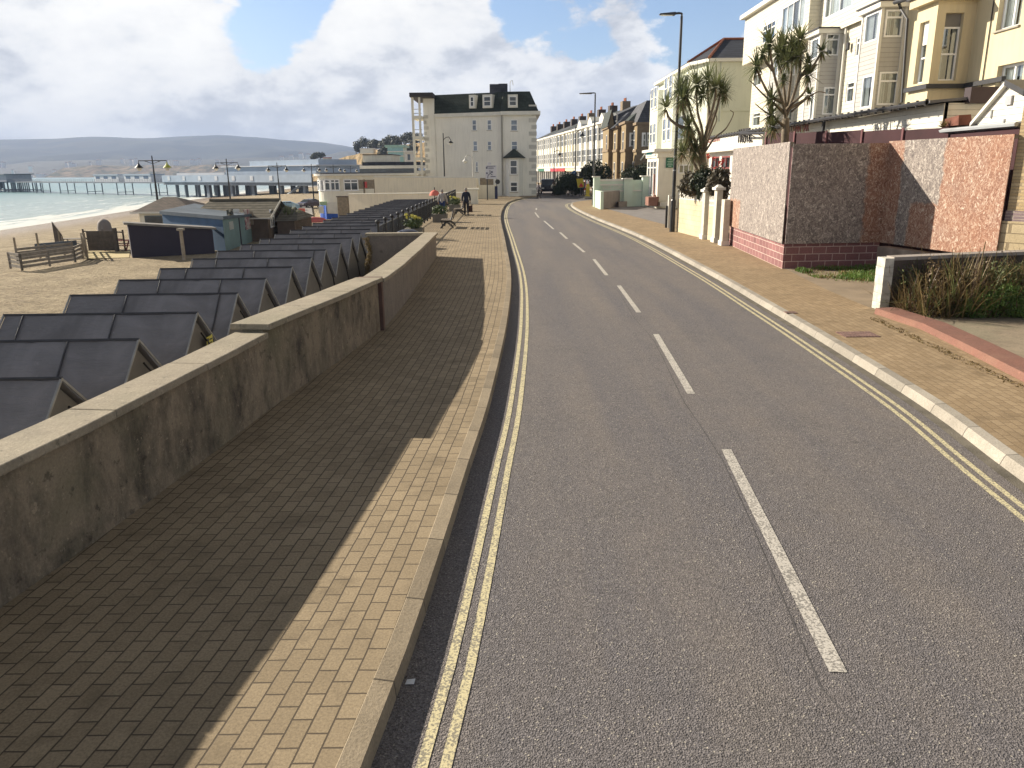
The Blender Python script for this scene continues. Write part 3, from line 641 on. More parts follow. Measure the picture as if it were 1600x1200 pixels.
# far downs
def prof(pts, u):
    for (a, va), (b, vb) in zip(pts[:-1], pts[1:]):
        if a <= u <= b: t = (u - a) / (b - a); t = t * t * (3 - 2 * t); return va + (vb - va) * t
    return pts[-1][1] if u > pts[-1][0] else pts[0][1]
RIDGE = [(-700, 232), (-300, 222), (0, 218), (70, 217), (150, 213.5), (225, 216), (300, 212.5), (345, 211), (400, 214.5), (450, 219), (500, 222), (540, 228), (580, 236), (640, 246), (760, 262), (1100, 262)]
def hill(name, ridge, yr, yc, m, amp, seed, u0, u1, nu, nv=16, base=-4.6, back=900):
    mb = MB(); rows = []
    for i in range(nu + 1):
        u = u0 + (u1 - u0) * i / nu; top = PY(u, prof(ridge, u), yr); dx = top.x / yr; r = []
        for j in range(nv + 1):
            t = j / nv; y = yc + (yr - yc) * t; h = base + (top.z - base) * (t ** 1.15 * .8 + .2 * math.sin(t * math.pi / 2)) if t < 1 else top.z
            nz = noise.noise(Vector((dx * y * .0022, y * .0022, seed))) * amp * math.sin(t * math.pi) + noise.noise(Vector((dx * y * .009, y * .009, seed))) * amp * .3 * math.sin(t * math.pi)
            r.append(Vector((dx * y, y, h + nz)))
        r.append(Vector((dx * (yr + back), yr + back, base))); rows.append(r)
    k = nv + 2; b = 0; mb.v = [p for r in rows for p in r]
    for i in range(nu):
        for j in range(k - 1): mb.f.append([i * k + j, (i + 1) * k + j, (i + 1) * k + j + 1, i * k + j + 1]); mb.m.append(0); mb.uv.append(None)
    return struct(name, mb, m, True)
HM, T = base_mat('downland', .95, .1); o_ = T.co['Object']; a_ = T.noise(o_, .0028, 7, .65); v2_ = T.new('ShaderNodeTexVoronoi', {'Scale': .006}); T.l.new(o_, v2_.inputs['Vector'])
q_ = T.new('ShaderNodeSeparateColor'); T.l.new(v2_.outputs['Color'], q_.inputs[0]); c_ = T.mix(T.mr(a_, .4, .6, 0, 1), (.02, .032, .04), (.05, .062, .06)); c_ = T.mix(T.mr(q_.outputs[0], .6, .75, 0, .4), c_, (.11, .11, .08)); T.l.new(c_, T.b.inputs['Base Color'])
hill('hills', RIDGE, 5200, 3300, HM, 60, 3.1, -700, 1100, 90)
NR = [(-300, 262), (0, 258), (60, 252), (130, 250), (200, 249), (270, 250), (340, 249), (400, 246), (450, 246), (500, 244), (540, 236), (600, 246), (700, 262), (800, 268)]
HM2 = mat('coastal_woodland', (.05, .055, .05), .95, .45, .012, 0)
hill('hills', NR, 3300, 2650, HM2, 16, 8.2, -300, 800, 90, 10, -4.6, 600)
# cliff strip at the bay foot
CLM, T = base_mat('sandstone_cliff', .95, .1); o_ = T.co['Object']; a_ = T.noise(o_, .035, 7, .7, .4); c_ = T.mix(T.mr(a_, .4, .6, 0, 1), (.34, .25, .16), (.09, .10, .06)); T.l.new(c_, T.b.inputs['Base Color']); bumpn(T, a_, 1., 6)
CLN, T = base_mat('orange_cliff', .95, .1); o_ = T.co['Object']; a_ = T.noise(T.vmath('MULTIPLY', o_, (1, 1, .45)), .16, 7, .7, .6); c_ = T.ramp(a_, [(.38, (.075, .085, .04)), (.48, (.27, .19, .10)), (.6, (.42, .31, .18))]); T.l.new(c_, T.b.inputs['Base Color']); bumpn(T, a_, 1., 2)
def cliff(pts, ytop, depth, m, seed, top_back=80, zb=-3.5):
    mb = MB(); nu = 60; nv = 8; us = [pts[0][0] + (pts[-1][0] - pts[0][0]) * i / nu for i in range(nu + 1)]; rows = []
    for u in us:
        y = ytop(u); top = PY(u, prof(pts, u), y); r = []
        for j in range(nv + 1):
            t = j / nv; n_ = noise.noise(Vector((top.x * .06, top.z * t * .12, seed))) * 5 + noise.noise(Vector((top.x * .2, t * 3, seed))) * 2
            r.append(Vector((top.x, y - depth * (1 - t) + n_ * (1 - abs(2 * t - 1) * .6), zb + (top.z - zb) * t)))
        r.append(r[-1] + Vector((0, top_back, -1))); rows.append(r)
    k = nv + 2; mb.v = [p for r in rows for p in r]
    for i in range(nu):
        for j in range(k - 1): mb.f.append([i * k + j, (i + 1) * k + j, (i + 1) * k + j + 1, i * k + j + 1]); mb.m.append(0); mb.uv.append(None)
    return struct('cliff', mb, m, False)
cliff([(100, 262), (150, 258), (190, 262), (230, 258), (290, 259), (330, 257), (380, 262)], lambda u: 2500, 120, CLM, 1., 200, -4)
cliff([(455, 262), (490, 256), (520, 250), (548, 243), (570, 238), (600, 232), (630, 226), (670, 222), (760, 222)], lambda u: 620 - (u - 455) * .75, 14, CLN, 2.)
# ------------------------------------------------------------ windows
def window(parent, fr, a, b, c, d, off=0, depth=.08, mull=(), trans=(.5,), fw=.055, m=None, gm=None, sill=False, curtain=0, name='window', surround=0):
    m = m or WHITEW; gm = gm or GLD; o0 = off + depth - .05; o1 = off + depth + .02
    f = MB()
    f.fbox(fr, a, b, o0, o1, c, c + fw); f.fbox(fr, a, b, o0, o1, d - fw, d); f.fbox(fr, a, a + fw, o0, o1, c + fw, d - fw); f.fbox(fr, b - fw, b, o0, o1, c + fw, d - fw)
    ms = [0] + list(mull) + [1]
    for t in mull: x = a + (b - a) * t; f.fbox(fr, x - fw * .45, x + fw * .45, o0 + .004, o1 - .004, c + fw, d - fw)
    for t in trans:
        z = c + (d - c) * t; f.fbox(fr, a + fw, b - fw, o0 + .008, o1 - .008, z - fw * .5, z + fw * .5)
    if surround:
        q = surround; f.fbox(fr, a - q, a, off - .04, off + .04, c - q * .3, d + q); f.fbox(fr, b, b + q, off - .04, off + .04, c - q * .3, d + q); f.fbox(fr, a, b, off - .04, off + .04, d, d + q)
    w_ = f.build(name, m, parent)
    p = MB(); x = off + depth - .005
    p.quad(fr.P(a + .01, x, c + .01), fr.P(b - .01, x, c + .01), fr.P(b - .01, x, d - .01), fr.P(a + .01, x, d - .01)); p.build('pane', gm, w_)
    if sill:
        s_ = MB(); s_.fbox(fr, a - .06, b + .06, off - .07, off + depth - .05, c - .06, c); s_.build('sill', sill if not isinstance(sill, bool) else m, w_)
    if curtain:
        for k, (t0, t1) in enumerate(((0, .5 * curtain), (1 - .5 * curtain, 1))):
            g = MB(); n = 14; xs = [a + (b - a) * (t0 + (t1 - t0) * i / n) for i in range(n + 1)]; P0 = [fr.P(x_, off + depth + .09 + .025 * math.sin(i * 2.2 + k), c + .02) for i, x_ in enumerate(xs)]
            for i in range(n): g.quad(P0[i], P0[i + 1], P0[i + 1] + Vector((0, 0, d - c - .04)), P0[i] + Vector((0, 0, d - c - .04)))
            g.build('curtain', CURT, w_)
        g = MB(); g.fbox(fr, a - .05, b + .05, off + depth + .40, off + depth + .44, c - .02, d + .02); g.fbox(fr, a - .01, a + .02, off + depth + .12, off + depth + .40, c, d); g.fbox(fr, b - .02, b + .01, off + depth + .12, off + depth + .40, c, d); g.build('interior', INTD, w_)
    return w_
# ------------------------------------------------------------ black roofed beach huts
def make_hut(sd=0, sx1=.36, sx2=.80):
    t = thing('beach_hut', None, 'beach hut', (0, 0, 0)); L = 3.25; hw = 1.04; zr = 3.3; ze = 2.36
    b = MB(); b.prism([(-L + .08, -hw + .06), (-.06, -hw + .06), (-.06, hw - .06), (-L + .08, hw - .06)], 0, ze - .02)
    for x0, x1 in ((-L + .08, -L + .11), (-.09, -.06)):
        b.add([(x0, -hw + .06, ze - .02), (x1, -hw + .06, ze - .02), (x1, hw - .06, ze - .02), (x0, hw - .06, ze - .02), (x0, 0, zr - .06), (x1, 0, zr - .06)], [(0, 1, 5, 4), (2, 3, 4, 5), (1, 2, 5), (3, 0, 4)])
    b.build('wall', FELTG, t)
    r = MB(); n = 26; k = 9
    def sheet(sgn):
        rows = []
        for i in range(n + 1):
            x = -L + L * i / n; row = []
            for j in range(k + 1):
                q = j / k; y = sgn * hw * q; z = zr - (zr - ze) * q
                z += .022 * noise.noise(Vector((x * 2.2, q * 3, 1.3 + sgn + sd * 5))) + .014 * noise.noise(Vector((x * 7, q * 5, sgn))) - .02 * math.sin(q * math.pi)
                row.append(Vector((x, y, z)))
            rows.append(row)
        base = len(r.v)
        for row in rows: r.v += row
        for i in range(n):
            for j in range(k):
                f = [base + i * (k + 1) + j, base + (i + 1) * (k + 1) + j, base + (i + 1) * (k + 1) + j + 1, base + i * (k + 1) + j + 1]
                r.f.append(f if sgn < 0 else f[::-1]); r.m.append(0); r.uv.append(None)
    sheet(1); sheet(-1); r.build('roof', FELT, t, True)
    c = MB(); c.tube([(-L - .02, 0, zr + .012), (.03, 0, zr + .02)], .022, 6)
    for x in (-L * sx1, -L * sx2): 
        for s_ in (1, -1): c.tube([(x, s_ * .03, zr), (x + .02, s_ * hw * .5, (zr + ze) / 2 + .0), (x, s_ * hw, ze + .01)], .016, 5)
    c.build('roof_seam', mat('worn_felt_edge', (.06, .062, .07), .7, .25, 3), t)
    e = MB()
    for x in (.02, -L - .02):
        for s_ in (1, -1): e.add([(x - .012, 0, zr + .03), (x + .012, 0, zr + .03), (x + .012, s_ * (hw + .03), ze + .0), (x - .012, s_ * (hw + .03), ze + .0), (x - .012, 0, zr - .01), (x + .012, 0, zr - .01), (x + .012, s_ * (hw + .03), ze - .035), (x - .012, s_ * (hw + .03), ze - .035)], [(0, 1, 2, 3), (4, 7, 6, 5), (0, 4, 5, 1), (3, 2, 6, 7), (0, 3, 7, 4), (1, 5, 6, 2)])
    e.build('bargeboard', mat('grey_white_edging', (.34, .34, .33), .7, .2, 4), t)
    g = MB(); g.tube([(.035, .03, zr - .34), (.035, .60, ze + .1), (.035, .95, ze - .55)], .018, 5); g.build('gable_batten', DARKM, t)
    return t
huts = [make_hut(0), make_hut(1, .30, .72), make_hut(2, .42, .9), make_hut(3, .1, .66)]; NH = 28; G_HUT = 'black roofed beach huts below the sea wall'
for k in range(NH):
    y = 8.65 + 2.14 * k; o = huts[k] if k < 4 else copy_tree(huts[(k * 7 + k // 3) % 4])
    xr = -5.27 - .022 * (y - 8.65) - .05 * (k % 3 == 1); o.location = (xr, y, -2.6); o.rotation_euler = (0, 0, R(random.uniform(-.7, .7)))
    if k == 0: o['label'] = 'nearest black felt roofed beach hut, cut by the left edge of the photo'
    elif k == 1: o['label'] = 'second black roofed beach hut from the viewer, below the sea wall'
    elif k == 2: o['label'] = 'beach hut with a small yellow sign on its grey gable'
    elif k == 3: o['label'] = 'black roofed beach hut directly beyond the one with the yellow sign'
    elif k == NH - 1: o['label'] = 'farthest black roofed beach hut, nearest the cream pavilion'
    elif k < 10: o['label'] = ['fourth', 'fifth', 'sixth', 'seventh', 'eighth', 'ninth'][k - 4] + ' black roofed beach hut after the nearest one, in the row below the wall'
    else: o['label'] = 'small distant black roofed beach hut in the far end of the row'
    o['group'] = G_HUT; OFF[o.name] = Vector(o.location)
o = huts[2]; s_ = MB(); x = 0.03; s_.box(x, .22, 2.62, x + .012, .48, 2.84)
mbv = s_; me = mbv.build('sign', mat('yellow_sign', (.62, .58, .12), .5, .05), None); me.parent = o
s_ = MB(); s_.box(x + .012, .24, 2.645, x + .015, .30, 2.815); s_.box(x + .012, .33, 2.66, x + .015, .46, 2.68); s_.box(x + .012, .33, 2.71, x + .015, .44, 2.73); s_.box(x + .012, .33, 2.77, x + .015, .46, 2.79)
p = s_.build('sign_print', DARKM, None); p.parent = me
# ------------------------------------------------------------ sheds and fences on the sand
ZB = -2.6
def corner(u, v, z=ZB): return G(u, v, z)
# dark shed
t = thing('beach_shed', 'long windowless dark navy shed with flat grey roof on the sand', 'shed', (-25, 57, ZB))
a = G(207, 403, ZB); b_ = G(336, 396, ZB); d = Vector((b_.x - a.x, b_.y - a.y, 0)); n_ = Vector((-d.y, d.x, 0)).normalized() * 2.2
zt = [PY(197, 350, a.y).z, PY(322, 358, b_.y).z]
mb = MB(); mb.prism([(a.x, a.y), (b_.x, b_.y), (b_.x + n_.x, b_.y + n_.y), (a.x + n_.x, a.y + n_.y)], ZB, [zt[0] - .05, zt[1] - .05, zt[1] - .10, zt[0] - .10]); mb.build('wall', NAVY, t)
dd = d.normalized() * .25; nn_ = n_.normalized() * .25
q = [a - dd - nn_, b_ + dd - nn_, b_ + dd + n_ + nn_, a - dd + n_ + nn_]
mb = MB(); mb.prism([(p.x, p.y) for p in q], [zt[0] - .03, zt[1] - .03, zt[1] - .08, zt[0] - .08], [zt[0] + .12, zt[1] + .10, zt[1] + .05, zt[0] + .07]); mb.build('roof', mat('grey_felt_roof', (.20, .19, .18), .9, .2, 2), t)
# blue kiosk with teal front
t = thing('beach_kiosk', 'blue painted kiosk with teal side, posters and sloping dark roof', 'kiosk', (-22, 62, ZB))
A = Vector((-26.5, 62.0, 0)); B = Vector((-20.6, 57.6, 0)); C = Vector((-17.6, 63.2, 0))
B = G(353, 393, ZB); C = G(396, 377, ZB); A = B + Vector((-6.6, 5.0, 0)); Dq = A + (C - B)
zA = PY(257, 335, A.y).z; zB = PY(352, 343, B.y).z; zC = PY(396, 338, C.y).z
for P_ in (A, B, C, Dq): P_.z = 0
mb = MB(); mb.prism([(A.x, A.y), (B.x, B.y), (C.x, C.y), (Dq.x, Dq.y)], ZB, [zA, zB, zC, zA + .2])
mb.m = [1 if i == 3 else 0 for i in range(len(mb.f))]; mb.build('wall', [BLUEP, TEAL], t)
c_ = (A + C) * .5; q = [c_ + (p - c_) * 1.05 for p in (A, B, C, Dq)]
mb = MB(); mb.prism([(p.x, p.y) for p in q], [zA + .01, zB + .01, zC + .01, zA + .21], [zA + .28, zB + .26, zC + .2, zA + .5]); mb.build('roof', mat('kiosk_roof', (.075, .10, .13), .7, .2, 1), t)
dv = (C - B).normalized(); frk = Fr(B.x, B.y, math.atan2(dv.y, dv.x)); Lk = (C - B).length
for nm, s0, s1, z0, z1, m_ in (('window', .16, .36, -.95, -.25, GLD), ('poster', .18, .32, -1.75, -1.15, mat('pale_poster', (.35, .38, .38))), ('door_strip', .52, .55, -2.5, -.2, NAVY)):
    mb = MB(); mb.fbox(frk, s0 * Lk, s1 * Lk, -.03, .02, z0 + .6, z1 + .6) if nm != 'door_strip' else mb.fbox(frk, s0 * Lk, s1 * Lk, -.03, .02, ZB, zB - .1); mb.build(nm, m_, t)
POST, T = base_mat('faded_poster', .6); a_ = T.noise(T.co['Object'], 2.2, 4, .6, 1.); T.l.new(T.ramp(a_, [(.38, (.25, .22, .22)), (.47, (.5, .5, .48)), (.53, (.35, .08, .10)), (.62, (.12, .11, .13))]), T.b.inputs['Base Color'])
mb = MB(); mb.fbox(frk, .74 * Lk, .94 * Lk, -.04, .02, -1.5, .1); mb.build('poster', POST, t)
# hipped cafe
t = thing('beach_cafe', 'small beach cafe with brown hipped roof and cream walls', 'cafe', (-34, 78, ZB))
x0 = PY(218, 340, 76).x; x1 = PY(300, 340, 76).x; ze = PY(258, 331, 76).z; zr = PY(270, 308, 79).z
mb = MB(); mb.box(x0, 76, ZB, x1, 83, ze); mb.build('wall', CREAM, t)
xa = PY(252, 312, 79).x; xb = PY(272, 310, 79).x
mb = MB(); e_ = .5; q = [(x0 - e_, 76 - e_), (x1 + e_, 76 - e_), (x1 + e_, 83 + e_), (x0 - e_, 83 + e_)]
mb.add([(q[0][0], q[0][1], ze), (q[1][0], q[1][1], ze), (q[2][0], q[2][1], ze), (q[3][0], q[3][1], ze), (xa, 79.5, zr), (xb, 79.5, zr)], [(0, 1, 5, 4), (1, 2, 5), (2, 3, 4, 5), (3, 0, 4), (3, 2, 1, 0)]); mb.build('roof', TILEB, t)
fr = Fr(x0, 76, 0); mb = MB(); mb.fbox(fr, .5, 2.2, -.05, .02, ze - 1.5, ze - .35); mb.build('window', GLD, t)
mb = MB(); mb.fbox(fr, -.6, x1 - x0 + .6, -.6, -.5, ze - .12, ze + .02); mb.build('fascia', WHITE, t)
# long tiled building
t = thing('tiled_building', 'long low beach building with ridged grey brown tiled roof', 'building', (-24, 72, ZB))
yF = 66; xl = PY(302, 340, yF).x; xr_ = PY(418, 340, yF).x; ze = PY(380, 338, yF).z; zr = PY(380, 313, yF + 3).z
mb = MB(); mb.box(xl, yF, ZB, xr_, yF + 6, ze); mb.add([(xr_ - .02, yF, ze), (xr_ - .02, yF + 6, ze), (xr_ - .02, yF + 3, zr - .15)], [(0, 1, 2)]); mb.build('wall', mat('dark_brown_wall', (.115, .085, .065), .9, .2), t)
mb = MB(); e_ = .35
mb.add([(xl - e_, yF - e_, ze - .12), (xr_ + e_, yF - e_, ze - .12), (xr_ + e_, yF + 3, zr), (xl + .4, yF + 3, zr), (xl - e_, yF + 6 + e_, ze - .12), (xr_ + e_, yF + 6 + e_, ze - .12)], [(0, 1, 2, 3), (3, 2, 5, 4), (0, 3, 4)]); mb.build('roof', TILE, t)
mb = MB(); mb.tube([(xl + .4, yF + 3, zr + .03), (xr_ + e_, yF + 3, zr + .03)], .12, 8); mb.build('ridge_tiles', TILE, t)
mb = MB(); mb.box(xl - e_, yF - e_ - .06, ze - .22, xr_ + e_, yF - e_, ze - .12); mb.add([(xr_ + e_ + .01, yF - e_, ze - .3), (xr_ + e_ + .05, yF - e_, ze - .3), (xr_ + e_ + .05, yF + 3, zr - .1), (xr_ + e_ + .01, yF + 3, zr - .1), (xr_ + e_ + .01, yF - e_, ze - .05), (xr_ + e_ + .05, yF - e_, ze - .05), (xr_ + e_ + .05, yF + 3, zr + .1), (xr_ + e_ + .01, yF + 3, zr + .1)], [(0, 3, 2, 1), (4, 5, 6, 7), (0, 1, 5, 4), (1, 2, 6, 5), (2, 3, 7, 6), (3, 0, 4, 7)]); mb.build('bargeboard', WHITE, t)
fe = Fr(xr_, yF, R(90)); window(t, fe, .6, 1.7, -1.5, 0.0, -.04, .02, (.5,), (.6,), .12)
fs = Fr(xl, yF, 0); Lf = xr_ - xl; mb = MB(); mb.fbox(fs, Lf - 2.9, Lf - 2.3, -.05, .02, -1.6, .1); mb.build('notice_board', WHITE, t)
mb = MB(); mb.fbox(fs, Lf - 1.9, Lf - 1.2, -.05, .02, -1.2, -.1); mb.build('shutter', WOOD, t)
# lean to beside it
t = thing('tiled_lean_to', 'low brown tiled lean-to roof joined east of the long beach building', 'lean-to', (-20, 72, ZB))
mb = MB(); mb.box(xr_ + .4, yF + 1.2, ZB, xr_ + 1.9, yF + 7, ze - .5); mb.build('wall', mat('dark_brown_wall', (.12, .09, .07)), t)
mb = MB(); mb.add([(xr_ + .3, yF + .8, ze - .5), (xr_ + 2.2, yF + .8, ze - .45), (xr_ + 1.6, yF + 4, ze + .35), (xr_ + .4, yF + 4, ze + .7), (xr_ + .3, yF + 7.2, ze - .4), (xr_ + 2.2, yF + 7.2, ze - .4)], [(0, 1, 2, 3), (3, 2, 5, 4), (1, 5, 2)]); mb.build('roof', TILE, t)
# posts and fences on the sand
def post(u, vt, vb, r, lab, name='wooden_post', m=WOOD, cat='post', group=None, n=8):
    p = G(u, vb, ZB); zt = PY(u, vt, p.y).z; mb = MB(); mb.tube([(p.x, p.y, ZB - .2), (p.x, p.y, zt)], [r, r * .9], n); return single(name, mb, m, lab, cat, group, base=(p.x, p.y, ZB)), p, zt
o, p, zt = post(288, 360, 406, .13, 'tall pale wooden post alone on the sand before the dark shed', m=mat('pale_post', (.34, .29, .23), .9, .2, 4))
mb = MB(); mb.box(p.x - .2, p.y - .2, zt, p.x + .2, p.y + .2, zt + .14); c = mb.build('post_cap', CONC, None); me = c.data
for v in me.vertices: v.co -= Vector(o.location)
c.parent = o
GP = 'stakes beside the sand fence'
for u, vt, vb, l in ((28, 371, 408, 'leftmost thin wooden stake standing in the fence on the sand'), (63, 364, 402, 'thin wooden stake left of the blue boat trailer on the sand'), (96, 360, 392, 'thin wooden stake farthest back on the sand, the tallest'), (101, 369, 396, 'thin wooden stake just right of the tallest stake on the sand'), (137, 364, 404, 'thin wooden stake at the corner of the yellow sand mat')):
    post(u, vt, vb, .075, l, 'wooden_stake', WOOD, 'stake', GP, 6)
def rail_fence(name, pts, h, rails, lab, cat='fence', m=WOOD, pr=.07, step=1.6, boards=False, grp=None):
    t = thing(name, lab, cat, tuple(pts[0]), grp)
    for a, b in zip(pts[:-1], pts[1:]):
        a = Vector(a); b = Vector(b); L = (b - a).length; n = max(1, round(L / step)); d = (b - a) / L; s_ = Vector((-d.y, d.x, 0)) * .03
        for k in range(n + 1):
            p = a + d * L * k / n; mb = MB(); mb.tube([p, p + Vector((0, 0, h + .08))], pr, 6); mb.build('post', m, t)
        for r_ in rails:
            mb = MB(); z0 = h * r_; bh = .16 if boards else .09
            q = [a + s_, a - s_, b - s_, b + s_]; mb.prism([(p.x, p.y) for p in q], a.z + z0, a.z + z0 + bh); mb.build('rail', m, t)
    return t
rail_fence('beach_fence', [G(17, 420, ZB), G(35, 423, ZB), G(118, 410, ZB), G(130, 404, ZB)], .95, (.15, .42, .68, .92), 'low weathered board fence on the open sand, nearest the viewer', boards=True, m=WOODB, step=2.2)
rail_fence('beach_fence', [G(28, 410, ZB), G(115, 399, ZB)], .9, (.35, .6, .85), 'second grey board fence behind the nearest one on the sand', boards=True, m=WOODB, step=2.2)
rail_fence('beach_fence', [G(131, 393, ZB), G(137, 405, ZB)], 1.3, (.4, .7, .95), 'short end fence at the edge of the yellow sand mat', m=WOOD, step=1.5)
rail_fence('beach_fence', [G(134, 390, ZB), G(196, 392, ZB)], 1.5, (.55, .9), 'low wood rail fence running to the dark shed wall', m=WOODD, step=1.6)
mb = MB(); q = [G(134, 404, ZB + .03), G(202, 402, ZB + .03), G(203, 391, ZB + .03), G(138, 392, ZB + .03)]; mb.prism([(p.x, p.y) for p in q], ZB, ZB + .03); struct('mat_path', mb, mat('yellow_mat', (.50, .41, .22), .9, .1, 1, .3, 10))
A = G(139, 394, ZB); B = G(179, 394, ZB); zt = PY(139, 361, A.y).z
t = thing('screen_panel', 'square dark board screen standing on the sand left of the navy shed', 'screen', tuple(A)); mb = MB(); mb.box(A.x, A.y, ZB + .1, B.x, A.y + .1, zt); mb.build('board', WOODD, t); mb = MB(); mb.box(B.x, A.y - .1, ZB, B.x + .2, A.y + .2, zt + .2); mb.build('post', WOODD, t)
# upturned dark dish behind the screen
mb = MB(); c = G(168, 388, ZB); mb.lathe((c.x, c.y, ZB), [(.5, 0), (.52, 1.6), (.46, 1.95), (.3, 2.15), (.1, 2.25), (.0, 2.26)], 16); single('round_drum', mb, mat('dull_grey_drum', (.24, .21, .19), .8, .1), 'rounded grey drum top showing over the dark screen on the beach', 'drum', smooth=True)
# boat trailer with blue grey boat cover
A = G(57, 401, ZB); B = G(107, 396, ZB); d = (B - A); t = thing('boat_trailer', 'blue grey plank bench-like cart on wheels behind the sand fence', 'cart', tuple(A)); z0 = PY(60, 390, A.y).z; z1 = PY(60, 381, A.y).z
mb = MB(); q = [A, B, B + Vector((.3, .8, 0)), A + Vector((.3, .8, 0))]; mb.prism([(p.x, p.y) for p in q], z0, z1); mb.build('body', mat('blue_grey_board', (.09, .115, .15), .8, .2, 2), t)
for f_ in (.3, .45, .9):
    p = A + d * f_; mb = MB(); mb.tube([(p.x, p.y + .4, z0), (p.x + .3, p.y + .4, ZB)], .05, 6); mb.build('leg', WOODD, t)
# picnic tables near the shed
def picnic(u, v, lab, m):
    p = G(u, v, ZB); t = thing('picnic_table', lab, 'picnic table', tuple(p)); mb = MB(); mb.box(p.x - 1.1, p.y - .4, ZB + .72, p.x + 1.1, p.y + .4, ZB + .78); mb.build('table_top', m, t)
    for s_ in (-1, 1): mb = MB(); mb.box(p.x - 1.1, p.y + s_ * .8 - .14, ZB + .42, p.x + 1.1, p.y + s_ * .8 + .14, ZB + .47); mb.build('bench', m, t)
    for x in (-.8, .8): mb = MB(); mb.tube([(p.x + x, p.y - .85, ZB), (p.x + x, p.y - .2, ZB + .74)], .05, 5); mb.tube([(p.x + x, p.y + .85, ZB), (p.x + x, p.y + .2, ZB + .74)], .05, 5); mb.build('leg', m, t)
picnic(189, 391, 'reddish picnic table beside the left end of the navy shed', mat('red_wood', (.22, .06, .05), .8)); picnic(120, 388, 'pale grey picnic table behind the stakes on the sand', WOODB)
# slanted dark kelp mound: upright fin like board
p = G(90, 392, ZB); mb = MB(); mb.prism([(p.x - .1, p.y), (p.x + .5, p.y), (p.x + .5, p.y + .08), (p.x - .1, p.y + .08)], ZB + .3, [ZB + 2.2, ZB + 1.2, ZB + 1.2, ZB + 2.2]); single('furled_parasol', mb, WOODD, 'small dark furled parasol standing behind the blue grey cart', 'parasol', base=(p.x, p.y, ZB))
# small pale upturned kayaks and boards
def kayak(c, ax, L, w_, h, m, lab):
    c = Vector(c); ax = Vector(ax).normalized(); s_ = Vector((-ax.y, ax.x, 0)); mb = MB(); n = 14; k = 10; b = 0; rows = []
    for i in range(n + 1):
        t = -1 + 2 * i / n; r_ = math.sqrt(max(0, 1 - abs(t) ** 2.2)); row = []
        for j in range(k + 1):
            a = math.pi * j / k; row.append(c + ax * (t * L / 2) + s_ * math.cos(a) * w_ / 2 * r_ + Vector((0, 0, .04 + math.sin(a) * h * (r_ ** .7))))
        rows.append(row); mb.v += row
    for i in range(n):
        for j in range(k): mb.f.append([i * (k + 1) + j, (i + 1) * (k + 1) + j, (i + 1) * (k + 1) + j + 1, i * (k + 1) + j + 1]); mb.m.append(0); mb.uv.append(None)
    mb.f.append([i * (k + 1) for i in range(n + 1)] + [i * (k + 1) + k for i in range(n, -1, -1)]); mb.m.append(0); mb.uv.append(None)
    return single('kayak', mb, m, lab, 'kayak', smooth=True, base=c)
kayak(G(492, 348, ZB + .5) , (1, .1, 0), 2.6, .9, .55, mat('faded_pink_red', (.50, .13, .12), .5), 'upturned faded red kayak beyond the dark hut roofs')
kayak(G(549, 329, ZB + .6), (1, -.3, 0), 2.6, .7, .4, WHITE, 'upturned white kayak by the brown timber bin store')
kayak(G(372, 375, ZB + .1), (1, -.1, 0), 1.6, .8, .3, WHITE, 'small white upturned dinghy in front of the long tiled building')
# ------------------------------------------------------------ pavilion on the seafront (curved corner, window bands)
t = thing('seafront_pavilion', 'low cream pavilion with rounded corner, window band and blue base', 'pavilion', (-20, 98, ZB))
YP = 97.0; xl = PY(492, 300, YP).x; xr_ = -7.0; zt = PY(560, 271, YP).z; zw1 = PY(560, 279.5, YP).z; zw0 = PY(560, 298.5, YP).z; zbl = PY(520, 330, YP).z; Rr = 2.2
def rounded(off, right=xr_):
    pts = [(right, YP - off), (xl + Rr, YP - off)]
    for k in range(1, 9): a = -math.pi / 2 - k * math.pi / 16; pts.append((xl + Rr + (Rr + off) * math.cos(a), YP + Rr + (Rr + off) * math.sin(a)))
    pts += [(xl - off, YP + 14), (right, YP + 14)]; return pts
mb = MB(); mb.prism(rounded(0), ZB, zw0); mb.prism(rounded(-.12), zw0, zw1); mb.prism(rounded(0), zw1, zt - .25); mb.build('wall', CREAM, t)
mb = MB(); mb.prism(rounded(.45), zt - .25, zt - .02); mb.build('roof_fascia', WHITE, t); mb = MB(); mb.prism(rounded(.3), zt - .02, zt + .12); mb.build('roof', mat('pavilion_roof_felt', (.08, .085, .10), .8), t)
# blue base, green band, white doors
fr = Fr(xl, YP, 0)
def pb(u0, u1, vt, vb, o=0): return fr.box(u0, u1, vt, vb, o)
mb = MB(); mb.prism([(a, b) for a, b in rounded(.02, PY(510, 330, YP).x) if b < YP + 8 and a < PY(511, 330, YP).x] + [(PY(510, 330, YP).x, YP + 3), (xl, YP + 5)], ZB, PY(500, 321, YP).z); mb.build('blue_base', BLUE, t)
a, b, c, d = pb(487, 511, 315, 321); mb = MB(); mb.fbox(fr, a + 1, b, -.05, .03, c, d); mb.build('sign_band', mat('pale_green_sign', (.35, .48, .30), .6, .2, 6), t)
a, b, c, d = pb(498, 506, 322, 333.5); mb = MB(); mb.fbox(fr, a, b, -.07, .03, c, d); mb.build('door', WHITE, t)
a, b, c, d = pb(511, 528, 334, 340); mb = MB(); mb.fbox(fr, a, b, -.05, .03, ZB, d); mb.build('blue_base', BLUE, t)
a, b, c, d = pb(511.5, 527, 316, 333); mb = MB(); mb.fbox(fr, a, b, -.04, .02, c, d); mb.build('shutter', WHITE, t)
for u0, u1, mu in ((490, 503, (.3, .62)), (507, 531, (.35, .68)), (537, 560, (.5,))):
    a, b, c, d = pb(u0, u1, 280, 298); window(t, fr, max(a, .1 if u0 > 495 else 1.0), b, c, d, 0, .0, mu, (.72,), .13, sill=True)
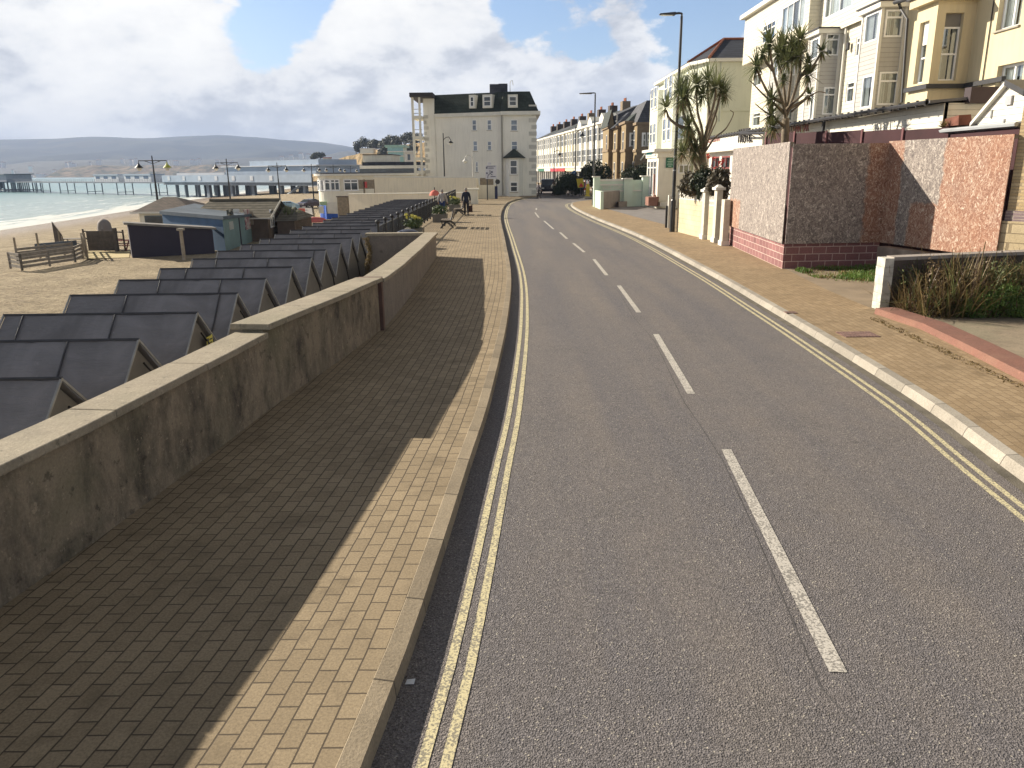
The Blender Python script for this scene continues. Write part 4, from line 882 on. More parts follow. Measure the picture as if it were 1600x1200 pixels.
for k in range(3):
    a_ = -math.pi / 2 - (k + .6) * math.pi / 8; c0 = Vector((xl + Rr + Rr * math.cos(a_), YP + Rr + Rr * math.sin(a_), 0)); fq = Fr(c0.x, c0.y, a_ + math.pi / 2); window(t, fq, -.42, .42, zw0 + .05, zw1 - .05, -.02, .0, (), (.72,), .13)
# timber bin store in front
t = thing('bin_store', 'brown timber bin store in front of the cream pavilion', 'bin store', (-17, 90, ZB)); y = 90
x0 = PY(528, 330, y).x; x1 = PY(544, 330, y).x; z1 = PY(536, 308, y).z; mb = MB(); mb.box(x0, y, ZB, x1, y + 2, z1); mb.build('boards', WOOD, t); mb = MB(); mb.box(x0 - .08, y - .08, z1, x1 + .08, y + 2.05, z1 + .12); mb.build('top_rail', WOODD, t)
# wooden terrace enclosure
t = thing('terrace_screen', 'brown timber slatted screen on posts with a red sign, pavilion terrace', 'screen', (-15, 92, 0)); y = 92
x0 = PY(560, 290, y).x; x1 = PY(588, 290, y).x; z0 = PY(570, 295, y).z; z1 = PY(570, 281, y).z
mb = MB(); mb.box(x0, y, z0, x1, y + .12, z1); mb.build('boards', WOOD, t)
for u in (569, 586): x = PY(u, 295, y).x; mb = MB(); mb.box(x - .1, y - .05, PY(u, 304, y).z, x + .1, y + .15, z1 + .05); mb.build('post', WOOD, t)
mb = MB(); x = PY(571, 290, y).x; mb.box(x - .2, y - .05, z0 + .1, x + .2, y - .01, z0 + .8); mb.build('sign', mat('red_sign', (.55, .10, .09)), t)
# long cream ramp wall across the esplanade end
t = thing('ramp_wall', 'long cream rendered ramp wall below the tall white hotel', 'wall', (-9, 82, 0))
y0 = 80.5; A = PY(586, 300, 86); xa = A.x; xb = PY(745, 300, y0).x; z_a = PY(600, 277, 86).z; z_b = PY(740, 278, y0).z
mb = MB(); P4 = [(xa, 86), (xb, y0), (xb, y0 + .35), (xa, 86.35)]; mb.prism(P4, ZB, [z_a, z_b, z_b, z_a]); mb.build('wall_panel', CREAMP, t)
mb = MB(); mb.prism([(xa - .1, 85.92), (xb + .1, y0 - .08), (xb + .1, y0 + .43), (xa - .1, 86.43)], [z_a, z_b, z_b, z_a], [z_a + .12, z_b + .12, z_b + .12, z_a + .12]); mb.build('coping', WHITE, t)
t = thing('low_parapet', 'low cream ledge wall between the last beach huts and the ramp wall', 'wall', (-10, 78, 0))
xa = PY(545, 312, 84).x; xb = PY(732, 305, 76).x; za = PY(560, 304, 84).z; zb_ = PY(720, 302, 76).z
mb = MB(); mb.prism([(xa, 84), (xb, 76), (xb, 76.4), (xa, 84.4)], ZB, [za, zb_, zb_, za]); mb.build('wall_panel', CREAMP, t); mb = MB(); mb.prism([(xa, 83.9), (xb, 75.9), (xb, 76.6), (xa, 84.6)], [za, zb_, zb_, za], [za + .1, zb_ + .1, zb_ + .1, za + .1]); mb.build('coping', CREAM, t)
# pillar and short wall at the pavement end
t = thing('gate_pillar', 'stout cream pillar with flat cap at the end of the pavement railings', 'pillar', tuple(G(738, 319, .12))); p = G(738, 319, .12); z1 = PY(738, 297, p.y).z
mb = MB(); mb.box(p.x - .55, p.y, .12, p.x + .5, p.y + .9, z1); mb.build('shaft', CREAM, t); mb = MB(); mb.box(p.x - .65, p.y - .1, z1, p.x + .6, p.y + 1, z1 + .15); mb.build('cap', CREAM, t)
# cream end wall with boarded fence, right of the ramp wall
t = thing('yard_wall', 'tall cream yard wall with a boarded fence panel on top', 'wall', (-2.5, 84, .1)); y = 84.0
x0 = PY(748, 300, y).x; x1 = PY(776, 300, y).x; zt_ = PY(760, 289, y).z; zf = PY(760, 278, y).z
mb = MB(); mb.box(x0, y, .1, x1, y + .3, zt_); mb.build('wall_panel', CREAM, t)
mb = MB(); mb.box(x0 + .15, y + .05, zt_, PY(771, 285, y).x, y + .12, zf); mb.build('fence_panel', WOOD, t); mb = MB(); x = PY(744, 290, y).x; mb.box(x, y - .3, .1, x0, y + .3, PY(746, 279, y).z); mb.build('end_pier', CREAMP, t)
# ------------------------------------------------------------ tall white hotel at the bend
t = thing('seaside_hotel', 'tall pale hotel block with dark mansard roof at the road bend', 'hotel', (-3, 92, 0))
YH = 92.0; xR = PY(838, 240, YH).x; xM = PY(783, 240, YH).x; YM = 95.0; xL = PY(681, 240, YM).x; xK = PY(664, 240, YM).x
f1 = Fr(xM, YH, 0); f2 = Fr(xL, YM, math.atan2(YH + .4 - YM, xM - xL)); W1 = xR - xM; W2 = (Vector((xM, YH + .4)) - Vector((xL, YM))).length
zE = PY(815, 179, YH).z; z0 = -2.6; zT = PY(815, 142, YH).z
holes1 = [f1.box(798, 808.5, 187, 204.5), f1.box(799, 808.5, 220.5, 235), f1.box(798, 811, 282.5, 301)]
holes2 = [f2.box(737.5, 744.5, 187, 204), f2.box(761, 768, 187, 203.5), f2.box(739, 746, 220, 236), f2.box(761.5, 768, 220.5, 235), f2.box(743, 747, 252.5, 269)]
mb = MB(); mb.holed(f1, W1, .1, zE, holes1, 0, .06); mb.holed(f2, W2, -2.6, zE, holes2, 0, .06)
mb.quad((xR, YH, .1), (xR, YH + 16, .1), (xR, YH + 16, zE), (xR, YH, zE)); mb.build('wall', HOTELM, t)
# the seaward wing
mb = MB(); zW = PY(673, 151, YM).z; mb.box(xK, YM - .1, z0, xL, YM + 10, zW); mb.build('wing', HOTELM, t)
for h, f in [(h, f1) for h in holes1] + [(h, f2) for h in holes2]: window(t, f, *h, 0, .06, (), (.52,), .07, sill=CONC, gm=GLB)
# mansard
mb = MB(); ins = .9; Aq = [(xL - .02, YM - .15), (xM, YH + .25), (xM + .001, YH - .25), (xR + .25, YH - .25), (xR + .25, YH + 16), (xL - .02, YH + 16)]
Bq = [(xL - .02, YM + ins), (xM - .3, YH + .4 + ins), (xM + .4, YH + ins - .3), (xR - .7, YH + ins - .3), (xR - .7, YH + 15), (xL - .02, YH + 15)]
mb.prism(Aq, zE + .35, zT, 0, Bq); mb.build('roof', SLATED, t)
mb = MB(); mb.prism([(xL, YM - .3), (xM, YH + .1), (xM + .01, YH - .45), (xR + .45, YH - .45), (xR + .45, YH + 16), (xL, YH + 16)], zE - .05, zE + .35); mb.build('cornice', WHITE, t)
mb = MB(); mb.box(PY(765, 130, YH + 1.5).x, YH + 1.4, zT - 2, PY(779, 130, YH + 1.5).x, YH + 4, PY(770, 131.5, YH + 1.5).z); mb.box(PY(779, 130, YH + 1.5).x, YH + 1.2, zT - 2, PY(793, 130, YH + 1.5).x, YH + 4, PY(785, 131, YH + 1.5).z); mb.build('lift_housing', SLATEB, t)
for fq, u0, u1, vt, vb in ((f1, 793.5, 809, 148, 168.5), (f2, 755.5, 770.5, 148, 169), (f2, 734.5, 744, 148.5, 169.5)):
    a, b, c, d = fq.box(u0, u1, vt, vb, 0); dm = MB(); dm.fbox(fq, a, b, -.34, 1.2, c, d); w_ = dm.build('dormer', WHITE, t)
    window(t, fq, a + .16, b - .16, c + .2, d - .22, -.37, .03, (), (.5,), .06, name='dormer_window')
# balcony tower at the left end
mb = MB(); ycol = YM - 2.2; 
for u0, u1, mm in ((644, 647.5, 0), (655, 658, 0)):
    mb.box(PY(u0, 200, ycol).x, ycol, z0, PY(u1, 200, ycol).x, ycol + .35, PY(645, 152, ycol).z)
for v in (184, 216, 249, 270): z = PY(650, v, ycol).z; mb.box(PY(645.5, 200, ycol).x, ycol + .05, z - .12, xK, YM + 2, z + .22)
mb.build('balcony_frame', CREAM, t)
mb = MB(); mb.box(PY(640, 150, ycol).x, ycol - .3, PY(650, 151.5, ycol).z, xL + .1, YM + 6, PY(650, 145, ycol).z); mb.build('balcony_roof', mat('balcony_roof_dark', (.045, .04, .04)), t)
mb = MB()
for v in (177, 209, 241):
    for dz in (0, .45): z = PY(650, v, ycol).z + dz; mb.tube([(PY(646, 200, ycol).x, ycol + .1, z), (xK, ycol + .1, z)], .035, 5)
mb.build('balcony_rail', GREYM, t)
# quoins at the corners
QM = mat('quoin_stone', (.50, .49, .46), .85)
mb = MB()
for k in range(14): z = .3 + k * .72; mb.box(xR - (.85 if k % 2 else .55), YH - .05, z, xR + .05, YH, z + .45)
mb.build('quoin', QM, t); mb = MB()
for k in range(18): z = -1.6 + k * .62; mb.box(xK - .02, YM - .15, z, xK + (.55 if k % 2 else .32), YM - .1, z + .36)
mb.build('quoin', QM, t)
mb = MB(); mb.tube([(xM + .12, YH - .1, .2), (xM + .12, YH - .1, zE)], .09, 8); mb.build('drainpipe', mat('grey_pipe', (.30, .29, .26)), t)
# ground floor bay with little tiled roof
a, b, c, d = f1.box(790, 817, 247, 306); mb = MB(); bay = [(xM + a, YH), (xM + a + .45, YH - 1.), (xM + b - .45, YH - 1.), (xM + b, YH)]
mb.prism(bay, .1, d); mb.build('bay', HOTELM, t); fb = Fr(xM + a + .45, YH - 1.0, 0)
for bx in ((796.5, 808.5, 250, 273), (797, 809, 284, 300)):
    h = fb.box(*bx); window(t, fb, *h, -.03, .03, (), (.55,), .10, sill=CONC, name='bay_window')
mb = MB(); mb.prism([(xM + a - .35, YH), (xM + a + .2, YH - 1.4), (xM + b - .2, YH - 1.4), (xM + b + .35, YH)], d, d + 1.0, 0, [(xM + a + .9, YH), (xM + a + 1.0, YH - .15), (xM + b - 1.0, YH - .15), (xM + b - .9, YH)]); mb.build('bay_roof', SLATED, t)
mb = MB(); p = PY(797, 141, YH + 2); mb.tube([(p.x, p.y, zT - .5), (p.x, p.y, zT + 1.1), (p.x + .12, p.y, zT + 1.3), (p.x + .28, p.y, zT + 1.3), (p.x + .36, p.y, zT + .8)], .035, 6); mb.build('vent_pipe', WHITE, t)
# ------------------------------------------------------------ low buildings behind the pavilion
t = thing('flat_roofed_arcade', 'low flat roofed building with dark roof bands behind the cream pavilion', 'building', (-14, 112, 0)); y = 113
def slab(u0, u1, vt, vb, y, dep, m, nm, par): mb = MB(); mb.box(PY(u0, vb, y).x, y, PY((u0 + u1) / 2, vb, y).z, PY(u1, vb, y).x, y + dep, PY((u0 + u1) / 2, vt, y).z); return mb.build(nm, m, par)
slab(563, 655, 263, 285, y, 10, GLD, 'window_band', t); slab(562, 656, 258.5, 263.2, y - .4, 11, WHITE, 'fascia', t); slab(566, 656, 253, 258.5, y, 10, SLATEB, 'roof', t); slab(567, 613, 242, 253, y + 2, 8, CREAM, 'upper_block', t); slab(566.5, 613.5, 240.8, 242.2, y + 1.8, 8.4, GUT, 'upper_roof', t)
t = thing('teal_glass_building', 'pale teal glazed building with curved roof below the wooded cliff', 'building', (-55, 330, 0)); y = 330
slab(607, 631, 229, 262, y, 12, mat('teal_glass', (.30, .50, .50), .3), 'wall', t); slab(601, 633, 226.5, 230, y - 1, 14, mat('teal_roof', (.30, .46, .38), .5), 'roof', t)
for v in (236, 243): slab(605, 632, v, v + 1.6, y - .8, 2, WHITE, 'balcony', t)
t = thing('white_clifftop_building', 'small white flat roofed building right of the teal glass one', 'building', (-48, 320, 0)); slab(633, 646, 238, 262, 320, 10, WHITE, 'wall', t); slab(632, 647, 235.5, 238, 319, 12, WHITE, 'roof', t); slab(637, 641, 241, 250, 319.8, 1, GLD, 'window', t)
t = thing('clifftop_house', 'cream house on the edge of the orange cliff top', 'house', (-85, 500, 10)); slab(563, 584, 233, 240, 505, 8, CREAM, 'wall', t); slab(562, 585, 231.5, 233.2, 504.5, 9, WHITE, 'roof', t)
t = thing('cliff_foot_house', 'small cream building at the foot of the cliff behind the pier', 'house', (-180, 600, -3)); slab(505, 515, 247, 251, 585, 6, CREAM, 'wall', t); slab(504.5, 515.5, 245.8, 247.2, 584.5, 7, TERRA, 'roof', t)
# ------------------------------------------------------------ pier
PBL = SKYB; PGR = mat('pier_steel', (.17, .20, .24), .7, .2, .2, 0); PW = mat('pier_white', (.60, .63, .68), .7, .1, .1, 0)
Pa = Vector((-262, 400, 0)); Pb = Vector((-60, 232, 0)); dP = (Pb - Pa); LP = dP.length; dP.normalize(); nP = Vector((-dP.y, dP.x, 0)); ZD = .3
t = thing('seaside_pier', 'long pier on tall legs reaching out into the bay', 'pier', (-160, 315, SEAZ)); frp = Fr(Pa.x, Pa.y, math.atan2(dP.y, dP.x))
mb = MB(); mb.fbox(frp, 0, LP, -2.5, 4.5, ZD - .55, ZD); mb.fbox(frp, -2, 34, -6, 12, ZD - .5, ZD + .02); mb.fbox(frp, LP - 72, LP + 12, -6, 12, ZD - .9, ZD + .03); mb.build('deck', PGR, t)
k = 0; s = 38
while s < LP - 70:
    mb = MB()
    for o in (-2, 1, 4): mb.tube([frp.P(s, o, SEAZ - .5), frp.P(s, o, ZD - .5)], .2, 6)
    mb.tube([frp.P(s, -2, SEAZ + 1), frp.P(s, 4, SEAZ + 1)], .1, 5); mb.build('trestle', PGR, t); s += 27
for s in range(0, 36, 5):
    mb = MB()
    for o in (-5, 0, 5, 11): mb.tube([frp.P(s, o, SEAZ - .5), frp.P(s, o, ZD - .4)], .28, 6)
    mb.tube([frp.P(s, -5, SEAZ + .8), frp.P(s, 11, SEAZ + .8)], .15, 5); mb.build('trestle', PGR, t)
mb = MB(); mb.tube([frp.P(0, -5, SEAZ + .9), frp.P(34, -5, SEAZ + .9)], .15, 5); mb.build('brace', PGR, t)
for s, wd in ((LP - 66, .5), (LP - 60, .5), (LP - 52, .5), (LP - 46, 1.6), (LP - 32, 1.4), (LP - 20, 1.4), (LP - 6, 1.6), (LP + 6, 1.2)):
    mb = MB()
    for o in (-5, 2, 9): mb.fbox(frp, s, s + wd, o, o + 1, SEAZ - .5, ZD - .8)
    mb.build('pillar', PGR, t)
mb = MB(); mb.tube([frp.P(LP - 4, -5, SEAZ + .4), frp.P(LP + 5, -5, ZD - .9)], .4, 5); mb.build('brace', PGR, t)
mb = MB(); mb.fbox(frp, LP - 72, LP + 12, -6.3, -6, ZD, ZD + 2.2); mb.build('promenade_screen', SKYB, t)
mb = MB()
for i in range(96): s = i * 2.0; mb.tube([frp.P(s, -2.4, ZD), frp.P(s, -2.4, ZD + 1)], .05, 4)
mb.tube([frp.P(0, -2.4, ZD + 1), frp.P(LP - 70, -2.4, ZD + 1)], .06, 4); mb.tube([frp.P(0, -2.4, ZD + .5), frp.P(LP - 70, -2.4, ZD + .5)], .05, 4); mb.build('railing', PGR, t)
def pbox(s0, s1, o0, o1, z0, z1, m, nm, par): mb = MB(); mb.fbox(frp, s0, s1, o0, o1, z0, z1); return mb.build(nm, m, par)
t2 = thing('pier_theatre', 'large pale blue pavilion standing on the near end of the pier', 'pavilion', tuple(frp.P(LP - 30, 2, ZD)))
pbox(LP - 34, LP + 12, -4.5, 11, ZD + 2.2, ZD + 4.6, SKYB, 'lower_storey', t2); pbox(LP - 22, LP + 12, -3.5, 10, ZD + 4.6, ZD + 6.2, SKYB, 'upper_storey', t2); pbox(LP - 36, LP + 13, -5, 12, ZD + 4.5, ZD + 4.75, PW, 'roof_edge', t2); pbox(LP - 66, LP - 36, -4, 9, ZD + .1, ZD + 2.9, PW, 'entrance_block', t2)
for s in range(7): pbox(LP - 68 + s * 10, LP - 66.4 + s * 10, -6.4, -6.2, ZD + .5, ZD + 1.9, PW, 'poster_panel', t2)
t2 = thing('pier_kiosk', 'long pale blue kiosk with window openings on the middle of the pier', 'kiosk', tuple(frp.P(150, 2, ZD)), 'kiosks on the pier deck')
def kiosk(s0, n, t2):
    pbox(s0, s0 + n * 7, -1.5, 3.5, ZD, ZD + 2.4, PW, 'wall', t2); pbox(s0 - .3, s0 + n * 7 + .3, -1.8, 3.8, ZD + 2.4, ZD + 2.75, SKYB, 'roof', t2)
    for k in range(n): pbox(s0 + 1.5 + 7 * k, s0 + 5 + 7 * k, -1.56, -1.5, ZD + 1.1, ZD + 2.0, BLUEP, 'window', t2)
kiosk(152, 3, t2)
t2 = thing('pier_kiosk', 'pale blue kiosk nearer the shore than the other pier kiosk, above two dark floats', 'kiosk', tuple(frp.P(120, 2, ZD)), 'kiosks on the pier deck'); kiosk(126, 3, t2)
t2 = thing('pier_head_building', 'low grey building and lookout on the seaward end of the pier', 'building', tuple(frp.P(15, 2, ZD))); pbox(12, 34, -3, 8, ZD, ZD + 3.1, mat('pier_head_grey', (.34, .37, .42)), 'wall', t2); pbox(11, 35, -4, 9, ZD + 3.1, ZD + 3.5, PGR, 'roof', t2); pbox(-3, 10, -6, 3, ZD - 3.4, ZD + .4, PGR, 'landing_stage', t2)
mb = MB(); c = frp.P(4, 1, 0)
for k in range(4): mb.tube([c + Vector((math.cos(k * 1.57) * 1.5, math.sin(k * 1.57) * 1.5, ZD)), c + Vector((math.cos(k * 1.57) * .7, math.sin(k * 1.57) * .7, ZD + 6))], .3, 5)
mb.lathe(c + Vector((0, 0, ZD + 5.2)), [(0, 0), (2.4, .3), (2.7, 1.6), (2.0, 2.8), (0, 3.0)], 10); mb.build('lookout', PGR, t2)
# white houses of the far town, each its own
random.seed(3)
HOUSEM = mat('far_white_house', (.80, .78, .74), .8, .1, .02, 0); ROOFM = mat('far_roof', (.22, .13, .10), .8, .1, .02, 0)
def far_house(u, v, wpx, hpx, y, m):
    p = PY(u, v, y); w_ = wpx / 1200 * y; h = hpx / 1200 * y; t = thing('far_house', 'tiny pale house in the hazy town on the hillside across the bay', 'house', tuple(p), 'far houses across the bay')
    mb = MB(); mb.box(p.x - w_ / 2, y - w_ / 3, p.z - 14, p.x + w_ / 2, y + w_ / 3, p.z + h * .65); mb.build('wall', m, t)
    mb = MB(); mb.prism([(p.x - w_ / 2, y - w_ / 3), (p.x + w_ / 2, y - w_ / 3), (p.x + w_ / 2, y + w_ / 3), (p.x - w_ / 2, y + w_ / 3)], p.z + h * .65, p.z + h, 0, [(p.x - w_ / 2.4, y), (p.x + w_ / 2.4, y), (p.x + w_ / 2.4, y + .2), (p.x - w_ / 2.4, y + .2)]); mb.build('roof', ROOFM, t)
for u, v in ((104, 256), (110, 255), (116, 257), (141, 256), (130, 262), (124, 263), (154, 252), (191, 250), (85, 268), (60, 274), (66, 273), (50, 276), (45, 275), (30, 275), (73, 275), (110, 275), (205, 252), (212, 251), (236, 252), (262, 252), (275, 253), (300, 251), (306, 252), (311, 250), (48, 262), (5, 256), (440, 247), (455, 244), (470, 242), (482, 243), (340, 252), (360, 254), (295, 265), (172, 263), (20, 268), (90, 274)):
    far_house(u, v, random.uniform(3, 7), random.uniform(2, 3.4), 2630 if v > 258 else 2900, HOUSEM)
# ------------------------------------------------------------ boarded up plot on the right
A = G(1139, 382); B = G(1222, 420); C = G(1370, 417); Dd = Vector((11.74, 18.62, .12)); zb0 = .85; zb1 = 3.64
t = thing('block_wall', 'low purple painted block wall under the boarding', 'wall', (8, 23, .12))
mb = MB(); mb.prism([(A.x, A.y), (B.x, B.y), (C.x, C.y), (C.x, C.y + .22), (B.x + .22, B.y + .22), (A.x + .22, A.y)], .1, zb0); mb.build('wall_panel', PURB, t)
mb = MB(); mb.prism([(C.x - .05, C.y), (Dd.x + .05, Dd.y), (Dd.x + .3, Dd.y), (C.x + .3, C.y)], .1, zb0 - .12); mb.build('wall_panel', mat('patched_concrete_wall', (.34, .27, .22), .9, .3, 2, .4, 20), t)
def board(a, b, z0, z1, nm, m, lab, th=.02, out=.05):
    d = (b - a); d.z = 0; d.normalize(); n = Vector((d.y, -d.x, 0)); L = (b - a).length; base = Vector((a.x, a.y, 0)); mb = MB()
    q = [a + n * (out + th), b + n * (out + th), b + n * out, a + n * out]; mb.prism([(p.x, p.y) for p in q], z0, z1); return mb, base
HB = thing('boarding', 'tall hoarding of weathered grey and orange chipboard around the boarded up plot', 'hoarding', (8, 22.7, .12))
o0 = HB.location
# local coordinate s = x - y measured from the thing's base
def sloc(p): return (p.x - o0.x) - (p.y - o0.y)
sA, sB, sC, sD = sloc(A), sloc(B), sloc(C), sloc(Dd)
za = -.12
mb, _ = board(A, B, zb0, zb1 + .06, 'p', None, ''); mb.build('boards', osb('osb_west', [(sA - 1, sA + 1.6, -1, 1.75)], 0, 0), HB)
mb, _ = board(B, C, zb0, zb1, 'p', None, ''); mb.build('boards', osb('osb_shaded', [(sC - .5, sC + 1, -1, 9)], 0, 0), HB)
mb, _ = board(C, Dd, zb0, zb1 + .05, 'p', None, ''); mb.build('boards', osb('osb_south', [(sC - 1, sC + .75, -1, 9), (sC + 1.35, sC + 9, -1, 1.9), (sC + 2.6, sC + 9, -1, 9)], 0, 0), HB)
mb = MB()
for a, b, zt in ((A, B, zb1 + .06), (B, C, zb1), (C, Dd, zb1 + .05)):
    d = (b - a); d.z = 0; L = d.length; d.normalize(); n = Vector((d.y, -d.x, 0)); q = [a + n * .04, b + n * .04, b - n * .05, a - n * .05]; mb.prism([(p.x, p.y) for p in q], zt - .1, zt - .01)
    for k in range(int(L / 1.2) + 1): p = a + d * min(k * 1.2 + .05, L - .08); q = [p + n * .04, p + d * .07 + n * .04, p + d * .07 - n * .05, p - n * .05]; mb.prism([(r_.x, r_.y) for r_ in q], zb0, zt - .1)
mb.build('batten', WOOD, HB)
# purple fence behind
t = thing('purple_fence', 'dark purple board fence showing just above the chipboard hoarding', 'fence', (11, 28, .12)); P0 = Vector((10.2, 32.0, 0)); P1 = Vector((12.75, 23.4, 0)); d = P1 - P0; L = d.length; d.normalize(); n = Vector((d.y, -d.x, 0))
k = 0
while k * 1.8 < L:
    a = P0 + d * k * 1.8; b = P0 + d * min(L, k * 1.8 + 1.77); q = [a, b, b + n * -.03, a + n * -.03]; mb = MB(); mb.prism([(p.x, p.y) for p in q], .12, [4.28 - .26 * (k * 1.8) / L] * 4); mb.build('panel', PURP, t)
    mb = MB(); q = [a - n * .0, a + d * .07, a + d * .07 + n * .05, a + n * .05]; mb.prism([(p.x, p.y) for p in q], .12, 4.36 - .26 * (k * 1.8) / L); mb.build('post', mat('purple_post', (.16, .07, .075)), t); k += 1
# ------------------------------------------------------------ brick building corner at the right edge
t = thing('brick_building', 'corner pier of a buff brick building with blue brick band and stone base, right edge', 'building', (13.5, 19, .12))
E0 = Dd + Vector((.06, .02, 0)); E1 = Vector((12.6, 17.3, 0)); d = (E1 - E0); d.z = 0; d.normalize(); n = Vector((-d.y, d.x, 0)); back = 9
def pier_poly(o): return [(E0.x - d.x * o - n.x * -o * 0 + n.x * 0 - d.y * -o * 0, E0.y - d.y * o), (E1.x + d.x * o, E1.y + d.y * o), (E1.x + d.x * o + n.x * back, E1.y + d.y * o + n.y * back), (E0.x - d.x * o + n.x * back, E0.y - d.y * o + n.y * back)]
def pbk(o, z0, z1, m, nm):
    s_ = n * -o; a = E0 - d * o + s_; b = E1 + d * o + s_; q = [a, b, b + n * back, a + n * back]; mb = MB(); mb.prism([(p.x, p.y) for p in q], z0, z1); return mb.build(nm, m, t)
pbk(.06, .1, 1.72, STONEB, 'stone_base'); pbk(.02, 1.72, 1.96, BLUEB, 'brick_band'); pbk(0, 1.96, 9.5, BUFFB, 'wall')
# ------------------------------------------------------------ low garden wall with weeds
t = thing('garden_wall', 'low rendered front garden wall with crumbling white painted end', 'wall', (8.5, 16.3, .12)); a = G(1374, 484); b = Vector((12.1, 16.9, 0))
mb = MB(); mb.prism([(a.x + .16, a.y), (b.x, b.y), (b.x, b.y + .24), (a.x + .16, a.y + .24)], .1, 1.14); mb.build('wall_panel', stained('dark_garden_wall', (.13, .10, .085), (.05, .045, .04), (.1, .1, .07), .7), t)
mb = MB(); mb.prism([(a.x + .16, a.y - .04), (b.x, b.y - .04), (b.x, b.y + .29), (a.x + .16, a.y + .29)], 1.14, 1.21); mb.build('coping', mat('pinkish_coping', (.33, .29, .26), .9, .2, 2, .3, 30), t)
mb = MB(); random.seed(4)
for k in range(6): j = random.uniform(-.012, .012); mb.box(a.x - .02 + j, a.y - .05 + j, .1 + k * .182, a.x + .16, a.y + .3, .1 + k * .182 + .176)
mb.build('end_pier', mat('flaking_white_paint', (.52, .50, .44), .9, .25, 6, .6, 15), t)
# ------------------------------------------------------------ cream screen-block wall and white pillars
t = thing('screen_block_wall', 'cream garden wall topped with pierced screen blocks, by the street lamp', 'wall', (8, 34, .12))
def hz(u, vb, vt): p = G(u, vb); return p, PY(u, vt, p.y).z
(p0, z0_), (p1, z1_) = hz(1057, 362, 296), hz(1100, 373, 299)
CRB = bricks('cream_block', (.55, .465, .315), (.60, .51, .35), (.42, .35, .24), .45, .22, .008)
mb = MB(); mb.prism([(p0.x, p0.y), (p1.x, p1.y), (p1.x + .15, p1.y), (p0.x + .15, p0.y)], .1, [z0_ - .42, z1_ - .42, z1_ - .42, z0_ - .42]); mb.build('wall_panel', CRB, t)
def screen(p0, p1, z, n, par):
    mb = MB(); d = (p1 - p0); L = d.length; d.normalize(); s_ = L / n; q = Vector((.12, 0, 0))
    for k in range(n):
        for r_ in range(2):
            a = p0 + d * s_ * k; b = a + d * s_; zz = z + r_ * .2
            for (t0, t1, y0_, y1_) in ((0, 1, 0, .035), (0, 1, .165, .2), (0, .16, .035, .165), (.84, 1, .035, .165), (.42, .58, .035, .165)):
                x0_ = a + d * s_ * t0; x1_ = a + d * s_ * t1; mb.prism([(x0_.x, x0_.y), (x1_.x, x1_.y), (x1_.x + .1, x1_.y), (x0_.x + .1, x0_.y)], zz + y0_, zz + y1_)
    mb.build('screen_blocks', WHITE, par)
g0 = Vector((p0.x, p0.y, 0)); g1 = Vector((p1.x, p1.y, 0)); screen(g0, g1, (z0_ + z1_) / 2 - .42, 12, t)
p2, z2_ = hz(1113, 376, 306); mb = MB(); mb.prism([(p1.x + .02, p1.y - .45), (p2.x, p2.y), (p2.x + .15, p2.y), (p1.x + .17, p1.y - .45)], .1, z2_ - .4); mb.build('wall_panel', CRB, t); screen(Vector((p1.x + .02, p1.y - .45, 0)), Vector((p2.x, p2.y, 0)), z2_ - .4, 3, t)
def pillar(u0, u1, vb, vt, lab, cap=True, dep=.42):
    p = G(u0, vb); q = PY(u1, vb, p.y); z = PY(u0, vt, p.y).z; t = thing('gate_pillar', lab, 'pillar', (p.x, p.y, .118), 'white pillars beside the chipboard hoarding')
    w_ = q.x - p.x; mb = MB(); mb.box(p.x, p.y, .1, q.x, p.y + dep, z); mb.build('shaft', mat('flaking_cream_paint', (.54, .51, .43), .9, .15, 5, .4, 20), t)
    mb = MB(); mb.box(p.x - .04, p.y - .04, .1, q.x + .04, p.y + dep + .04, .3); mb.build('plinth', WHITE, t)
    if cap: mb = MB(); mb.box(p.x - .08, p.y - .08, z, q.x + .08, p.y + dep + .08, z + .1); mb.prism([(p.x - .03, p.y - .03), (q.x + .03, p.y - .03), (q.x + .03, p.y + dep + .03), (p.x - .03, p.y + dep + .03)], z + .1, z + .2, 0, [(p.x + w_ * .3, p.y + dep * .3), (q.x - w_ * .3, p.y + dep * .3), (q.x - w_ * .3, p.y + dep * .7), (p.x + w_ * .3, p.y + dep * .7)]); mb.build('cap', WHITE, t)
pillar(1098, 1106, 374, 300, 'left, thinner white pillar with flat cap at the end of the screen block wall'); pillar(1116, 1125, 379, 297, 'middle white pillar with the broadest flat cap, beside the chipboard hoarding'); pillar(1128, 1137, 384, 312, 'short capless white pillar touching the chipboard hoarding', False)
t = thing('white_bollard', 'slim white post behind the base of the near street lamp', 'post', tuple(G(1043, 356))); p = G(1043, 356); mb = MB(); mb.box(p.x, p.y, .1, p.x + .22, p.y + .2, PY(1043, 305, p.y).z); mb.build('shaft', WHITE, t); mb = MB(); mb.box(p.x - .1, p.y + .1, .1, p.x, p.y + .2, 1.2); mb.build('gate_edge', DARKM, t)
